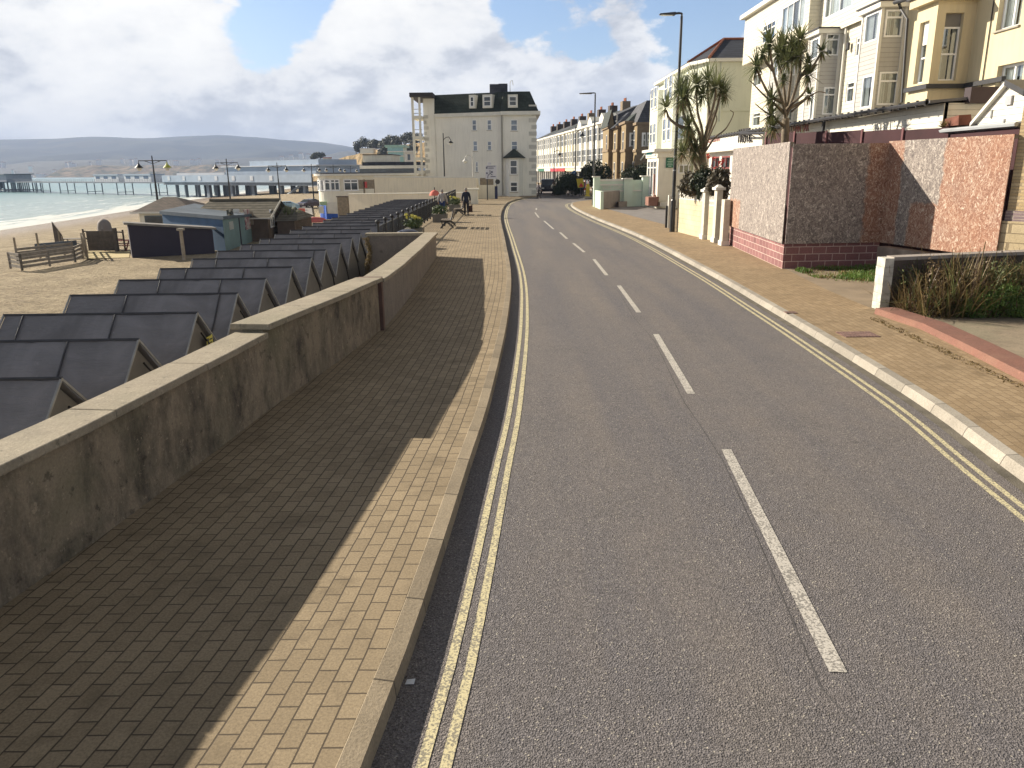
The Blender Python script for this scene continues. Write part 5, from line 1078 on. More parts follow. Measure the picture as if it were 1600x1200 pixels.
# ------------------------------------------------------------ mint balustrade wall
t = thing('mint_wall', 'pale mint green garden wall with capped piers and raised lettering', 'wall', (9, 63, .12)); y = 63.0
def mbx(u0, u1, vt, vb, y0, dy, m, nm): mb = MB(); um = (u0 + u1) / 2; mb.box(PY(u0, vb, y0).x, y0, max(.1, PY(um, vb, y0).z), PY(u1, vb, y0).x, y0 + dy, PY(um, vt, y0).z); return mb.build(nm, m, t)
mbx(929, 1018, 281.5, 325, y, .3, MINTW, 'wall_panel'); mbx(928.5, 974, 280, 283, y - .08, .45, WHITE, 'coping'); mbx(930, 974, 287.5, 290, y - .1, .2, WHITE, 'moulding'); mbx(929, 1018, 297, 299, y - .1, .2, WHITE, 'moulding')
for u0, u1, vt in ((927.5, 937, 277), (974, 988, 280), (1003, 1013, 276)):
    mbx(u0, u1, vt, 325, y - .2, .6, MINTW, 'pier'); mbx(u0 - 1, u1 + 1, vt - 1.6, vt, y - .3, .8, WHITE, 'pier_cap')
text_mesh('lettering', 'BELGRAVE', .34, WHITE, t, PY(941, 295.5, y - .02), (1, 0, 0), (0, 0, 1), .03, sx=1.6)
mb = MB(); pW = PY(929, 322, y); mb.box(pW.x - .02, y - 4.3, .1, pW.x + .2, y, PY(931, 297, y).z); mb.build('wall_panel', MINTW, t)
# grey forecourt wall and planter
t = thing('forecourt_wall', 'plain grey brown rendered wall edging the grey forecourt', 'wall', (9, 60, .12)); a = G(938.5, 327); b = G(1000, 318)
mb = MB(); za_ = PY(938, 300, a.y).z; mb.prism([(a.x, a.y), (b.x, b.y), (b.x, b.y + .25), (a.x, a.y + .25)], .1, [za_, za_ - .0, za_, za_]); mb.build('wall_panel', mat('grey_brown_render', (.24, .21, .19), .9, .2, 1, .3, 20), t)
t = thing('raised_planter', 'low grey planter box of dark shrubs by the forecourt', 'planter', (10, 60, .12)); a = G(965, 323.5); b = G(1010, 318.5); mb = MB(); za_ = PY(965, 315, a.y).z; mb.prism([(a.x, a.y - .6), (b.x + .3, b.y - .6), (b.x + .3, b.y + .2), (a.x, a.y + .2)], .1, za_); mb.build('box', mat('grey_brown_render', (.3, .3, .3)), t)
# brown steps, ramp and rails
t = thing('entrance_steps', 'brown brick entrance steps and ramp with grey handrails before the mint hotel', 'steps', (11.5, 60, .12))
def eb(u0, u1, vt, vb, y0, dy, m, nm, fl=True): mb = MB(); um = (u0 + u1) / 2; mb.box(PY(u0, vb, y0).x, y0, max(.1, PY(um, vb, y0).z), PY(u1, vb, y0).x, y0 + dy, PY(um, vt, y0).z); return mb.build(nm, m, t)
DB = mat('dark_maroon_render', (.055, .028, .03), .9, .2, 2); BRN = mat('pink_brown_render', (.25, .13, .10), .9, .2, 2, .3, 20)
eb(1013, 1027, 308, 321.5, 58, 1.4, BRN, 'pier'); eb(1027, 1062, 299, 321, 60, 3, DB, 'ramp_wall'); eb(1031, 1090, 287, 322, 62, 2, DB, 'ramp_wall')
for k in range(6): eb(1019 + k * .9, 1029, 310 - k * 2.6, 322, 59 + k * .35, .36, BRN, 'step')
eb(1021, 1025, 272, 304, 60.5, .3, BRN, 'gate_post'); eb(1028, 1031, 273, 304, 60.8, .3, BRN, 'gate_post'); eb(1031, 1086, 273, 274.6, 61, .1, WOODD, 'top_rail')
mb = MB()
for u0, v0, u1, v1 in ((1028, 296, 1052, 282), (1035, 299, 1064, 281), (1036, 277, 1082, 277), (1036, 281, 1060, 281)): mb.tube([PY(u0, v0, 59.6), PY(u1, v1, 59.8)], .045, 6)
for u, v0, v1 in ((1037, 322, 296), (1045, 298, 276), (1062, 298, 281), (1070, 290, 276)): mb.tube([PY(u, v0, 59.6), PY(u, v1, 59.7)], .05, 6)
mb.build('handrail', mat('galvanised_rail', (.42, .40, .42), .45, .1, 3, 0, 1, .5, .3), t); eb(1031, 1043, 316, 322.5, 58.4, .8, WHITE, 'step')
# ------------------------------------------------------------ mint hotel with slate roof
t = thing('mint_hotel', 'pale mint three storey hotel with slate hipped roof behind the palm', 'hotel', (18, 66, .12))
YC = 60.0; xC = PY(1109, 97, YC).x; zE = PY(1140, 96.5, YC).z; xF = 13.9; yF2 = 62.2; yE = 76.0
mb = MB(); foot = [(xC, YC), (30, YC), (30, yE), (xF, yE), (xF, yF2)]; mb.prism(foot, .1, zE); mb.build('wall', MINT, t)
mb = MB(); bp = [(xF - 1.0, 64.0), (xF + .01, 63.0), (xF + .01, 69.2), (xF - 1.0, 68.2)]; mb.prism(bp, .1, zE - .5)
bp2 = [(xF - 1.0, 70.6), (xF + .01, 69.8), (xF + .01, 75.4), (xF - 1.0, 74.4)]; mb.prism(bp2, .1, zE - .9); mb.build('bay', MINT, t)
ev = [(xC - .15, YC - .35), (30.2, YC - .35), (30.2, yE + .3), (xF - .4, yE + .3), (xF - .4, yF2 - .1)]
mb = MB(); mb.prism(ev, zE, zE + .22); mb.build('eaves', WHITE, t)
zR = PY(1130, 62, YC + 6).z; rA = PY(1131, 62, YC + 6); mb = MB()
mb.add([(ev[0][0], ev[0][1], zE + .22), (30.2, YC - .35, zE + .22), (30.2, YC + 6, zR), (rA.x, YC + 6, zR), (ev[4][0], ev[4][1], zE + .22), (ev[3][0], ev[3][1], zE + .22), (30.2, yE + .3, zE + .22), (rA.x, yE - 6, zR), (30.2, yE - 6, zR)],
    [(0, 1, 2, 3), (4, 0, 3), (5, 4, 3, 7), (6, 5, 7, 8), (3, 2, 8, 7)]); mb.build('roof', SLATEB, t)
mb = MB(); mb.tube([(ev[0][0], ev[0][1], zE + .25), (rA.x, YC + 6, zR + .05), (30.2, YC + 6, zR + .05)], .11, 6); mb.tube([(ev[4][0], ev[4][1], zE + .25), (rA.x, YC + 6, zR + .05)], .11, 6); mb.build('ridge_tiles', TERRA, t)
mb = MB(); mb.box(xC + .4, YC - .08, 7.05, 30, YC, 7.28); mb.tube([PY(1128, 98, YC - .1), PY(1125, 190, YC - .1)], .05, 6); mb.build('string_course', MINT, t)
fw_ = Fr(xF - 1.0, 68.2, R(-90)); 
for z in (5.2, 8.4):
    for s0 in (.5, 2.4): window(t, fw_, s0, s0 + 1.2, z, z + 1.8, -.0, .0, (), (.5,), .08, gm=GLB, sill=True)
fq = Fr(xF - 1.0, 74.4, R(-90))
for z in (5.2, 8.2):
    for s0 in (.5, 2.2): window(t, fq, s0, s0 + 1.1, z, z + 1.7, -.0, .0, (), (.5,), .08, gm=GLB, sill=True)
fd = Fr(xF - .0, 63.0, math.atan2(-1.0, -1.0) + math.pi); fd = Fr(xF - 1.0, 64.0, R(-45)); window(t, fd, .3, 1.15, 5.2, 7.0, 0, 0, (), (.5,), .08, gm=GLB)


# ground floor shop with white fascia
t = thing('shopfront', 'cream shop extension with white fascia, teal lettering and green board', 'shop', (12.5, 61, .12)); xs = PY(1028.5, 260, YC - .6).x; ys = YC - .6; ye = xs / ((1014.5 - 800) / 1200.); zt = PY(1040, 233.5, ys).z; zf = PY(1040, 246, ys).z
ye = 64.2
mb = MB(); mb.box(xs, ys, .1, 22, ye, zf); mb.box(xs - .12, ys - .12, zf, 22, ye + .12, zt - .15); mb.build('wall', CREAM, t); mb = MB(); mb.box(xs - .4, ys - .35, zt - .15, 22, ye + .4, zt + .05); mb.build('cornice', WHITE, t)
frw = Fr(xs, ye, R(-90))
mb = MB(); mb.fbox(frw, .3, ye - ys - .3, -.2, -.1, zf + .15, zt - .3); mb.build('fascia_board', WHITE, t)
text_mesh('lettering', 'AVIARY', .62, mat('teal_letter', (.05, .28, .30)), t, frw.P(.7, -.2, zf + .22), (0, -1, 0), (0, 0, 1), .02, sx=1.2)
for s0 in (.5, 1.9, 3.2): window(t, frw, s0, s0 + 1.0, 1.0, zf - .2, 0, .0, (), (.8,), .08, gm=GLD)
fsf = Fr(xs, ys, 0); h = fsf.box(1040.5, 1052.5, 246, 262); mb = MB(); mb.fbox(fsf, h[0], h[1], -.08, 0, h[2], h[3]); mb.build('green_board', GRN, t)
for k, (zz, ww) in enumerate(((.82, .5), (.62, .7), (.45, .6), (.28, .7), (.12, .4))): mb = MB(); zc = h[2] + (h[3] - h[2]) * zz; m_ = (h[0] + h[1]) / 2; hw_ = (h[1] - h[0]) * ww / 2; mb.fbox(fsf, m_ - hw_, m_ + hw_, -.09, -.08, zc - .03, zc + .03); mb.build('board_print', mat('pale_green_print', (.35, .5, .4)), t)
h = fsf.box(1060, 1084, 257, 271); window(t, fsf, *h, 0, .0, (.33, .66), (), .08, gm=mat('curtained_glass', (.28, .27, .2), .3))
# ------------------------------------------------------------ gothic brown brick house
t = thing('gothic_villa', 'brown brick gothic villa with steep slate roofs and spiked gables', 'house', (16, 104, .12)); YG = 98.0
def gx(u, y=YG): return PY(u, 240, y).x
def gzz(u, v, y=YG): return PY(u, v, y).z
STN = SUNWALL
blocks = [(994.5, 1032, 98.0, 194.5), (977, 996, 101.0, 192.5), (964, 979, 105.5, 200), (950.5, 966, 110.0, 200)]
for i, (u0, u1, y, ve) in enumerate(blocks):
    x0 = gx(u0, y); x1 = gx(u1, y); z = gzz((u0 + u1) / 2, ve, y); mb = MB(); y2 = 120
    mb.box(x0, y, .1, max(x1, x0 + 2) + (2.5 if i else 0), y2 - i, z); mb.m = [1 if k == 5 else 0 for k in range(6)]; mb.build('wall', [BRKD, SUNWALL], t)  # west face takes the yellower colour with sunlight painted in
    mb = MB(); mb.box(x0 - .2, y - .2, z - .02, x1 + .2, y2 - i, z + .28); zz = gzz((u0 + u1) / 2, 235, y); mb.box(x0 - .12, y - .12, zz - .15, x1 + .1, y2 - i, zz + .15); mb.build('string_course', mat('brown_stone_trim', (.24, .18, .12), .9), t)
    fr = Fr(x0, y, 0)
    if i < 2:
        for (uu0, uu1) in (((1004.5, 1009), (1010.5, 1015)) if i == 0 else ((985, 990),)):
            a, b, c, d = fr.box(uu0, uu1, 209, 228.5); window(t, fr, a, b, c, d, -.03, .0, (), (.5,), .07, surround=.14)
    frw2 = Fr(x0, y + 3.5, R(-90))
    for z0 in (1.6, 5.3): window(t, frw2, .8, 1.9, z0, z0 + 2.3, 0, .0, (), (.5,), .09)
# roofs
def hip(x0, x1, y0, y1, z, top, ins, m, nm='roof'):
    mb = MB(); mb.prism([(x0, y0), (x1, y0), (x1, y1), (x0, y1)], z, top, 0, [(x0 + ins[0], y0 + ins[1]), (x1 - ins[2], y0 + ins[1]), (x1 - ins[2], y1 - ins[3]), (x0 + ins[0], y1 - ins[3])]); return mb.build(nm, m, t)
zE_ = gzz(1010, 193, 98); zTp = gzz(1018, 157, 100)
hip(gx(995) - .2, gx(1031) + .2, 97.8, 112, zE_, zTp, (1.5, 2.0, .2, 5), SLATE)
mb = MB(); x0 = gx(1013, 100); x1 = gx(1029, 100)
for k in range(6): x = x0 + (x1 - x0) * k / 5; mb.tube([(x, 100.2, zTp), (x, 100.2, zTp + 1.0)], .03, 4)
mb.tube([(x0, 100.2, zTp + 1.0), (x1, 100.2, zTp + 1.0)], .03, 4); mb.build('roof_railing', GREYM, t)
def gable(u0, u1, y, ve, vp, m=BRKD):
    x0 = gx(u0, y); x1 = gx(u1, y); z0 = gzz((u0 + u1) / 2, ve, y) + .2; z1 = gzz((u0 + u1) / 2, vp, y); xm = (x0 + x1) / 2
    mb = MB(); mb.add([(x0, y, z0), (x1, y, z0), (xm, y, z1), (x0, y + 8, z0), (x1, y + 8, z0), (xm, y + 8, z1)], [(0, 1, 2), (5, 4, 3)]); mb.build('gable', m, t)
    mb = MB(); mb.add([(x0 - .25, y - .2, z0 - .1), (xm, y - .2, z1 + .1), (xm, y + 8, z1 + .1), (x0 - .25, y + 8, z0 - .1), (x1 + .25, y - .2, z0 - .1), (x1 + .25, y + 8, z0 - .1)], [(0, 1, 2, 3), (1, 4, 5, 2)]); mb.build('roof', SLATED, t)
    mb = MB(); mb.tube([(xm, y, z1), (xm, y, z1 + 1.0)], [.06, .02], 6); mb.build('finial', GUT, t)
hip(gx(977, 101), gx(997, 101) + 3, 101, 112, gzz(985, 192, 101), gzz(990, 163, 105), (3.0, 4.0, 1.5, 4), SLATED); gable(950, 959, 110, 199, 172, SUNWALL)
hip(gx(957, 106), gx(980, 106) + 3, 105.6, 116, gzz(968, 199, 105.5), gzz(975, 175, 110), (2.6, 3.8, 1.6, 4), SLATEB)
mb = MB(); yy = 97.0; xa = gx(1001, yy); xb = gx(1015, yy); zz = gzz(1008, 250, yy); zp = gzz(1008, 241, yy); xm = (xa + xb) / 2
mb.tube([(xa, yy, zz), (xm, yy, zp), (xb, yy, zz)], .12, 4); mb.build('porch_bargeboard', CREAM, t)
mb = MB(); mb.tube([gx and Vector((gx(963, 109), 108.8, .1)), Vector((gx(963, 109), 108.8, gzz(963, 178, 108.8)))], .09, 6); mb.build('drainpipe', mat('grey_pipe', (.3, .3, .3)), t)
# ------------------------------------------------------------ white terrace of shops down the street
P0 = Vector((15.3, 122, 0)); P1 = Vector((6.3, 193, 0)); nH = 9; dv = (P1 - P0).normalized(); LH = (P1 - P0).length / nH; ang = math.atan2(-dv.y, -dv.x)
TW = mat('terrace_white', (.74, .72, .64), .8, .08, .6, .1, 20, .2, 0, .2); TC = mat('terrace_cream', (.70, .66, .52), .8, .08, .6, .1, 20, .2, 0, .2); TP = mat('terrace_pinkish', (.62, .54, .50), .8, .08, .6)
TGL = glassmat('terrace_glass', (.13, .14, .15), .1)
shopc = [mat('shop_pink', (.50, .34, .33)), DARKM, WHITE, mat('shop_cream', (.60, .53, .35)), RED, mat('shop_red_sign', (.55, .05, .08)), WHITE, GRN, WHITE]
labs = ['white bay windowed house nearest the brown villa, with ornate gable', 'pink shopfront house with white bays and round arch gable, second in the terrace', 'third white terrace house, tall paired sash windows over a dark shopfront', 'fourth terrace house, pale cream with paired sashes', 'fifth terrace house, cream above a blank pale shop sign', 'terrace house with bright red shop sign along its front', 'terrace house just left of the red signed shop', 'small far terrace house second from the white hotel corner', 'farthest white terrace house beside the tall hotel corner']
for i in range(nH):
    c0 = P0 + dv * LH * (i + 1); fr = Fr(c0.x, c0.y, ang); fr.n = Vector((-fr.a.y, fr.a.x, 0)); zE = 10.1 - .05 * i
    t = thing('terrace_house', labs[i], 'house', tuple(P0 + dv * LH * (i + .5)), 'white terrace houses along the far street'); wm = (TW, TW, TW, TC, TC, TW, TW, TW, TC)[i]
    mb = MB(); mb.fbox(fr, .02, LH - .02, 0, 10, .1, zE); mb.build('wall', wm, t)
    bays = ((.6, 3.0), (4.6, 7.1)) if i in (0, 1, 2, 4) else ((.5, 2.6), (3.0, 4.9), (5.3, 7.3))
    for a, b in bays:
        mb = MB(); P = fr.P; q = [P(a, 0, 0), P(a + .35, -.75, 0), P(b - .35, -.75, 0), P(b, 0, 0)]; mb.prism([(p.x, p.y) for p in q], 3.6, zE - .35); mb.build('bay', wm, t)
        for z0 in (4.2, 7.3):
            window(t, fr, a + .45, b - .45, z0, z0 + 2.1, -.75, .0, (), (.5,), .12, gm=TGL, name='bay_window')
            p = P(b - .35, -.75, 0); q_ = P(b, 0, 0); dd = (q_ - p); fs_ = Fr(p.x, p.y, math.atan2(dd.y, dd.x)); window(t, fs_, .1, dd.length - .1, z0, z0 + 2.1, 0, .0, (), (.5,), .09, gm=TGL, name='bay_window')
    mb = MB(); mb.fbox(fr, 0.01, LH - .01, -.95, .1, zE - .3, zE); mb.fbox(fr, .01, LH - .01, -.85, .0, 3.3, 3.6); mb.build('cornice', WHITE, t)
    mb = MB(); a = fr.P(0, -.9, zE); b = fr.P(LH, -.9, zE); c = fr.P(LH, 4.5, zE + 2.3); d = fr.P(0, 4.5, zE + 2.3); e1 = fr.P(0, 10, zE); e2 = fr.P(LH, 10, zE)
    mb.add([a, b, c, d, e1, e2], [(0, 1, 2, 3), (3, 2, 5, 4), (1, 5, 2), (0, 3, 4)]); mb.build('roof', (SLATE, SLATED, SLATE)[i % 3], t)
    if i in (0, 1, 2): 
        mb = MB(); q = [fr.P(4.3, -.95, zE), fr.P(7.4, -.95, zE), fr.P(7.2, -.95, zE + .5), fr.P(5.85, -.95, zE + 1.2), fr.P(4.5, -.95, zE + .5)]; q2 = [p + fr.n * 2.2 for p in q]; mb.add(q + q2, [(0, 1, 2, 3, 4), (9, 8, 7, 6, 5), (0, 5, 6, 1), (1, 6, 7, 2), (2, 7, 8, 3), (3, 8, 9, 4), (4, 9, 5, 0)]); mb.build('gable', wm, t)
    mb = MB(); mb.fbox(fr, -.3, 1.1, 3.6, 4.9, zE + 1, zE + 3.3); ch = mb.build('chimney', BRKD if i in (0, 3) else mat('sooty_stack', (.07, .055, .05)), t)
    mb = MB()
    for k in range(4): p = fr.P(-.1 + k * .3, 4.2, zE + 3.3); mb.tube([p, p + Vector((0, 0, .5))], .11, 6)
    mb.build('chimney_pot', TERRA, ch)
    mb = MB(); mb.fbox(fr, .3, LH - .3, -.25, 0, .1, 2.8); mb.build('shop_window', GLD, t); mb = MB(); mb.fbox(fr, .2, LH - .2, -.7, -.2, 2.7, 3.3); mb.build('shop_sign', shopc[i], t)
    mb = MB(); [mb.fbox(fr, s_, s_ + .25, -.35, 0, .1, 2.75) for s_ in (.1, 2.6, 5.2, LH - .35)]; mb.build('shop_pilaster', WHITE if i != 1 else shopc[0], t)
# ------------------------------------------------------------ clapboard hotel
XM = 17.0; XB = 15.9; XU = 16.15
def yx(u, x, v=190): return PX(u, v, x).y
t = thing('clapboard_hotel', 'large white clapboard hotel with grey clad box bays above the long white bar front', 'hotel', (20, 45, .12))
yL = yx(1171, XM); yRt = yx(1413, XM, 60); frm = Fr(XM, yL, R(-90)); LM = yL - yRt; fu = Fr(XU, yL - .3, R(-90))
zTop = PX(1190, 14, XU).z; zMid = PX(1262, 57, XU).z; print('hotel', yL, yRt, zTop, zMid)
hm_ = [frm.box(1176, 1187, 176, 197), frm.box(1178, 1189, 108, 134), frm.box(1322, 1333, 128, 160), frm.box(1337, 1344, 58, 88)]
hm_ = [h for h in hm_]
mb = MB(); mb.holed(frm, LM, .1, zMid + .1, hm_, 0, .1)
mb.quad((XM, yL, .1), (34, yL, .1), (34, yL, zTop), (XM, yL, zTop)); mb.quad((XM, yRt, zMid), (34, yRt, zMid), (34, yRt, 14.8), (XM, yRt, 14.8)); mb.build('wall', CLW, t)
for h in hm_: window(t, frm, *h, 0, .08, (), (.7,), .07, gm=GLC, curtain=.7)
# projecting top storey, left part
yU1 = yx(1262, XU, 50); hu = [fu.box(1192, 1211, 36, 64), fu.box(1222, 1257, 3, 48)]; LU = yL - .3 - yU1
mb = MB(); mb.holed(fu, LU, zMid, zTop, hu, 0, .1); mb.quad((XU, yU1, zMid), (XM + .6, yU1, zMid), (XM + .6, yU1, zTop), (XU, yU1, zTop)); mb.quad((XU, yL - .3, zMid), (XU, yU1, zMid), (XM + .5, yU1, zMid), (XM + .5, yL - .3, zMid)); mb.quad((XM + .1, yL - .3, zMid), (XU, yL - .3, zMid), (XU, yL - .3, zTop), (XM + .1, yL - .3, zTop)); mb.build('upper_storey', CLW, t)
window(t, fu, *hu[0], 0, .05, (.35, .68), (.68,), .07, gm=GLC, curtain=.5); window(t, fu, *hu[1], 0, .05, (.25, .5, .78), (), .07, gm=GLC, curtain=.8)
fr3 = Fr(XM - .25, yU1, R(-90)); h3 = fr3.box(1291, 1333, -32, 19); hh = [h3, fr3.box(1364, 1400, -90, -45)]
mb = MB(); mb.holed(fr3, yU1 - yRt, zMid - .1, 14.8, hh, 0, .1); mb.quad((XM - .25, yRt, zMid - .1), (XM + .3, yRt, zMid - .1), (XM + .3, yRt, 14.8), (XM - .25, yRt, 14.8)); mb.build('upper_storey', CLW, t)
for h in hh: window(t, fr3, *h, 0, .05, (.2, .55), (), .07, gm=GLC, curtain=.9)
mb = MB(); mb.box(XU - .3, yU1, zTop, XM + 2, yL, zTop + .25); mb.box(XM - .5, yRt, 14.8, XM + 2, yU1, 15.0); mb.box(XM, yU1, zTop, 34, yL, zTop + .1); mb.build('roof_edge', WHITE, t)
# grey box bays
def hotel_bay(u_far, u_cor, zt, wins_w, wins_s, zb=4.9):
    y0 = yx(u_cor, XB, 40); y1 = yx(u_far, XB, 60); fw2 = Fr(XB, y1, R(-90)); fs2 = Fr(XB, y0, 0); hw = [fw2.box(*b) for b in wins_w]; hs = [fs2.box(*b) for b in wins_s]
    hw = [(max(a, .07), min(b, y1 - y0 - .16), c, d) for a, b, c, d in hw]; hs = [(max(a, .17), min(b, XM - XB - .06), c, d) for a, b, c, d in hs]
    b = MB(); b.holed(fw2, y1 - y0, zb, zt, hw, 0, .06); b.holed(fs2, XM - XB, zb, zt, hs, 0, .06); b.quad((XM, y1, zb), (XB, y1, zb), (XB, y1, zt), (XM, y1, zt)); bo = b.build('bay', CLG, t)
    b = MB(); b.box(XB - .18, y0 - .18, zt, XM, y1 + .18, zt + .22); b.build('bay_cornice', WHITE, bo)
    b = MB(); b.box(XB - .24, y0 - .24, zt + .22, XM, y1 + .24, zt + .28); b.build('bay_roof', GUT, bo)
    b = MB()
    for (x, y) in ((XB - .03, y0 - .03), (XB - .03, y1 - .09)): b.box(x, y, zb, x + .12, y + .12, zt)
    b.box(XM - .14, y0 - .04, zb, XM, y0, zt); b.build('corner_trim', WHITE, bo)
    for h in hw: window(t, fw2, *h, 0, .03, (), (), .07, gm=GLC, curtain=.9, name='bay_window')
    for h in hs: window(t, fs2, *h, 0, .03, (), (.72,), .075, gm=GLC, curtain=.8, name='bay_window')
hotel_bay(1265, 1284, PX(1284, 52, XB).z, [(1268, 1282, 60, 92), (1266, 1278, 143, 187)], [(1290, 1311, 52, 87), (1286, 1305, 136, 179)])
hotel_bay(1345, 1376, PX(1376, 13, XB).z, [(1352, 1373, 21, 65), (1347, 1367, 118, 168)], [(1382, 1410, 15, 58), (1372, 1402, 112, 164)])
hotel_bay(1207, 1222, PX(1284, 52, XB).z, [(1209, 1220, 92, 120), (1209, 1218, 165, 195)], [(1226, 1243, 88, 118), (1224, 1240, 160, 190)])
mb = MB(); mb.tube([(XM - .12, yx(1318, XM, 100) - .2, 5), (XM - .12, yx(1318, XM, 100) - .2, 9.7)], .06, 6); mb.build('drainpipe', WHITE, t)
mb = MB(); p = PX(1327, 70, XM - .1); mb.box(p.x - .1, p.y - .1, p.z - .25, p.x, p.y + .1, p.z + .1); mb.tube([p, p + Vector((-.15, 0, -.3))], .04, 6); mb.build('wall_light', GUT, t)
# long white bar front
t = thing('bar_front', 'long white single storey bar front with fascia lettering and black gutter', 'bar', (13.5, 37, .12)); XP = 13.0; yP0 = yx(1475, XP, 170); yP1 = yx(1109, XP, 220) ; fp = Fr(XP, yP1, R(-90)); LPp = yP1 - yP0
zt = PX(1475, 161, XP).z; print('bar', yP0, yP1, zt, PX(1109, 216, XP).z)
mb = MB(); mb.fbox(fp, 0, 12.3, -.45, 0, 3.95, zt); mb.fbox(fp, 12.36, LPp, -.0, .12, 3.3, zt); mb.box(XP + .02, yP0, .1, XM, yP0 + .12, zt); mb.build('fascia', CLW2, t)
# the fascia over the entrance
hol = [(.7 + k * 2.4, 2.6 + k * 2.4, .9, 3.7) for k in range(10)]; mb = MB(); mb.holed(fp, LPp, .1, 3.95, hol, .02, .1); mb.build('wall', WHITE, t)
for h in hol: window(t, fp, *h, .02, .06, (.5,), (.75,), .09, m=mat('maroon_frame', (.20, .05, .05), .5, .1), gm=GLC, curtain=.4)
mb = MB(); q = [(XP - .5, yP0 - .1), (XM + .1, yP0 - .1), (XM + .1, yP1), (XP - .5, yP1)]; mb.prism(q, [zt, zt + .3, zt + .3, zt], [zt + .07, zt + .42, zt + .42, zt + .07]); mb.build('roof', mat('bar_roof_felt', (.13, .13, .14), .8), t)
mb = MB(); mb.tube([(XP - .55, yP0, zt + .02), (XP - .55, yP1, zt + .02)], .065, 6)
k = 0
while yP0 + k * .55 < yP1: mb.box(XP - .57, yP0 + k * .55, zt - .08, XP - .5, yP0 + k * .55 + .05, zt + .12); k += 1
mb.build('gutter', GUT, t)
mb = MB(); mb.box(XP + .6, yP0 - .25, zt - .03, XM, yP0 + .1, zt + .42); mb.build('end_fascia', mat('black_fascia', (.05, .035, .04), .6, .1), t)
p = fp.px(1295, 190); mb = MB(); mb.tube([fp.P(p[0], -.2, 3.3), fp.P(p[0], -.2, zt)], .07, 6); mb.build('drainpipe', GUT, t)
HL = mat('dark_sign_letter', (.05, .045, .045), .5); RL = mat('faded_red_letter', (.36, .14, .13), .6)
s0, z0 = fp.px(1117, 222); text_mesh('lettering', 'RESTAURANT', .5, RL, t, fp.P(s0, -.46, z0 - .05), (0, -1, 0), (0, 0, 1), .01, sx=.98)
s0, z0 = fp.px(1156, 222.5, -.45); s1 = fp.px(1177, 220, -.45)[0]; text_mesh('lettering', 'HOTEL', 1.0, HL, t, fp.P(s0, -.55, z0 - .02), (0, -1, 0), (0, 0, 1), .03, sx=(s1 - s0) / 3.3)
s0, z0 = fp.px(1231, 209); s1 = fp.px(1265, 206)[0]; text_mesh('lettering', '& LAWN BAR', .5, RL, t, fp.P(s0, -.02, z0 + .0), (0, -1, 0), (0, 0, 1), .01, sx=(s1 - s0) / 3.1)
mb = MB(); a = fp.px(1157, 209, -.9); b_ = fp.px(1200, 208, -.9); mb.tube([fp.P(a[0], -.9, a[1]), fp.P(b_[0], -.9, b_[1])], .06, 6); mb.tube([fp.P(b_[0], -.9, b_[1]), fp.P(b_[0], -.9, b_[1] - 1.5)], .06, 6)
for k in range(4): s_ = a[0] + (b_[0] - a[0]) * k / 4; mb.tube([fp.P(s_, -.9, a[1]), fp.P(s_, -.4, a[1] - .25)], .03, 4)
mb.build('awning_frame', GUT, t)
mb = MB(); mb.box(XP - .1, yx(1427, XP - .1) , .1, XP + .4, yx(1427, XP) + .55, 4.0); mb.build('brick_pier', mat('orange_brick', (.42, .16, .09), .85, .2, 5, .3), t)
mb = MB(); a = fp.px(1352, 182); b_ = fp.px(1406, 172); mb.tube([fp.P(a[0], -.25, a[1]), fp.P(b_[0], -.25, b_[1])], .05, 6); mb.build('awning_rail', WHITE, t)
# small white gabled porch
t = thing('gabled_porch', 'small white boarded gable with grey cap beside the brick corner', 'porch', (13.4, 21, .12)); XG = 13.3; g0 = yx(1527, XG); g1 = yx(1597, XG); f = Fr(XG, g0, R(-90)); Lg = g0 - g1; zb = f.px(1560, 205)[1]; ze = f.px(1530, 190)[1]; zp = f.px(1574, 136)[1]; sp = f.px(1574, 150)[0]
mb = MB(); q = [f.P(0, 0, zb), f.P(Lg, 0, zb), f.P(Lg, 0, ze + .55), f.P(sp, 0, zp), f.P(0, 0, ze)]; q2 = [p + f.n * 3 for p in q]; mb.add(q + q2, [(0, 1, 2, 3, 4), (9, 8, 7, 6, 5), (0, 5, 6, 1), (1, 6, 7, 2), (2, 7, 8, 3), (3, 8, 9, 4), (4, 9, 5, 0)]); mb.build('gable', CLW2, t)
mb = MB(); mb.add([f.P(-.15, -.12, ze - .12), f.P(sp, -.12, zp + .04), f.P(sp, 3, zp + .04), f.P(-.15, 3, ze - .12), f.P(-.15, -.12, ze - .02), f.P(sp, -.12, zp + .16), f.P(sp, 3, zp + .16), f.P(-.15, 3, ze - .02)], [(3, 2, 1, 0), (4, 5, 6, 7), (0, 1, 5, 4), (3, 7, 6, 2)]); mb.build('bargeboard', WHITE, t)
mb = MB(); mb.add([f.P(sp, -.14, zp + .04), f.P(Lg + .1, -.14, ze + .5), f.P(Lg + .1, 3, ze + .5), f.P(sp, 3, zp + .04), f.P(sp, -.14, zp + .18), f.P(Lg + .1, -.14, ze + .66), f.P(Lg + .1, 3, ze + .66), f.P(sp, 3, zp + .18)], [(3, 2, 1, 0), (4, 5, 6, 7), (0, 1, 5, 4), (3, 7, 6, 2)]); mb.build('roof', GUT, t)
for u, v0, v1 in ((1549, 172, 185), (1568, 186, 200)): a = f.px(u, v1); b_ = f.px(u, v0); mb = MB(); mb.fbox(f, a[0] - .03, a[0] + .03, -.03, 0, a[1], b_[1]); mb.build('vent_slot', GREYM, t)
a = f.px(1577, 164); b_ = f.px(1577, 150); mb = MB(); mb.fbox(f, a[0] - .12, a[0] + .14, -.06, 0, a[1], b_[1]); mb.build('alarm_box', mat('grey_box', (.38, .38, .40), .5), t)
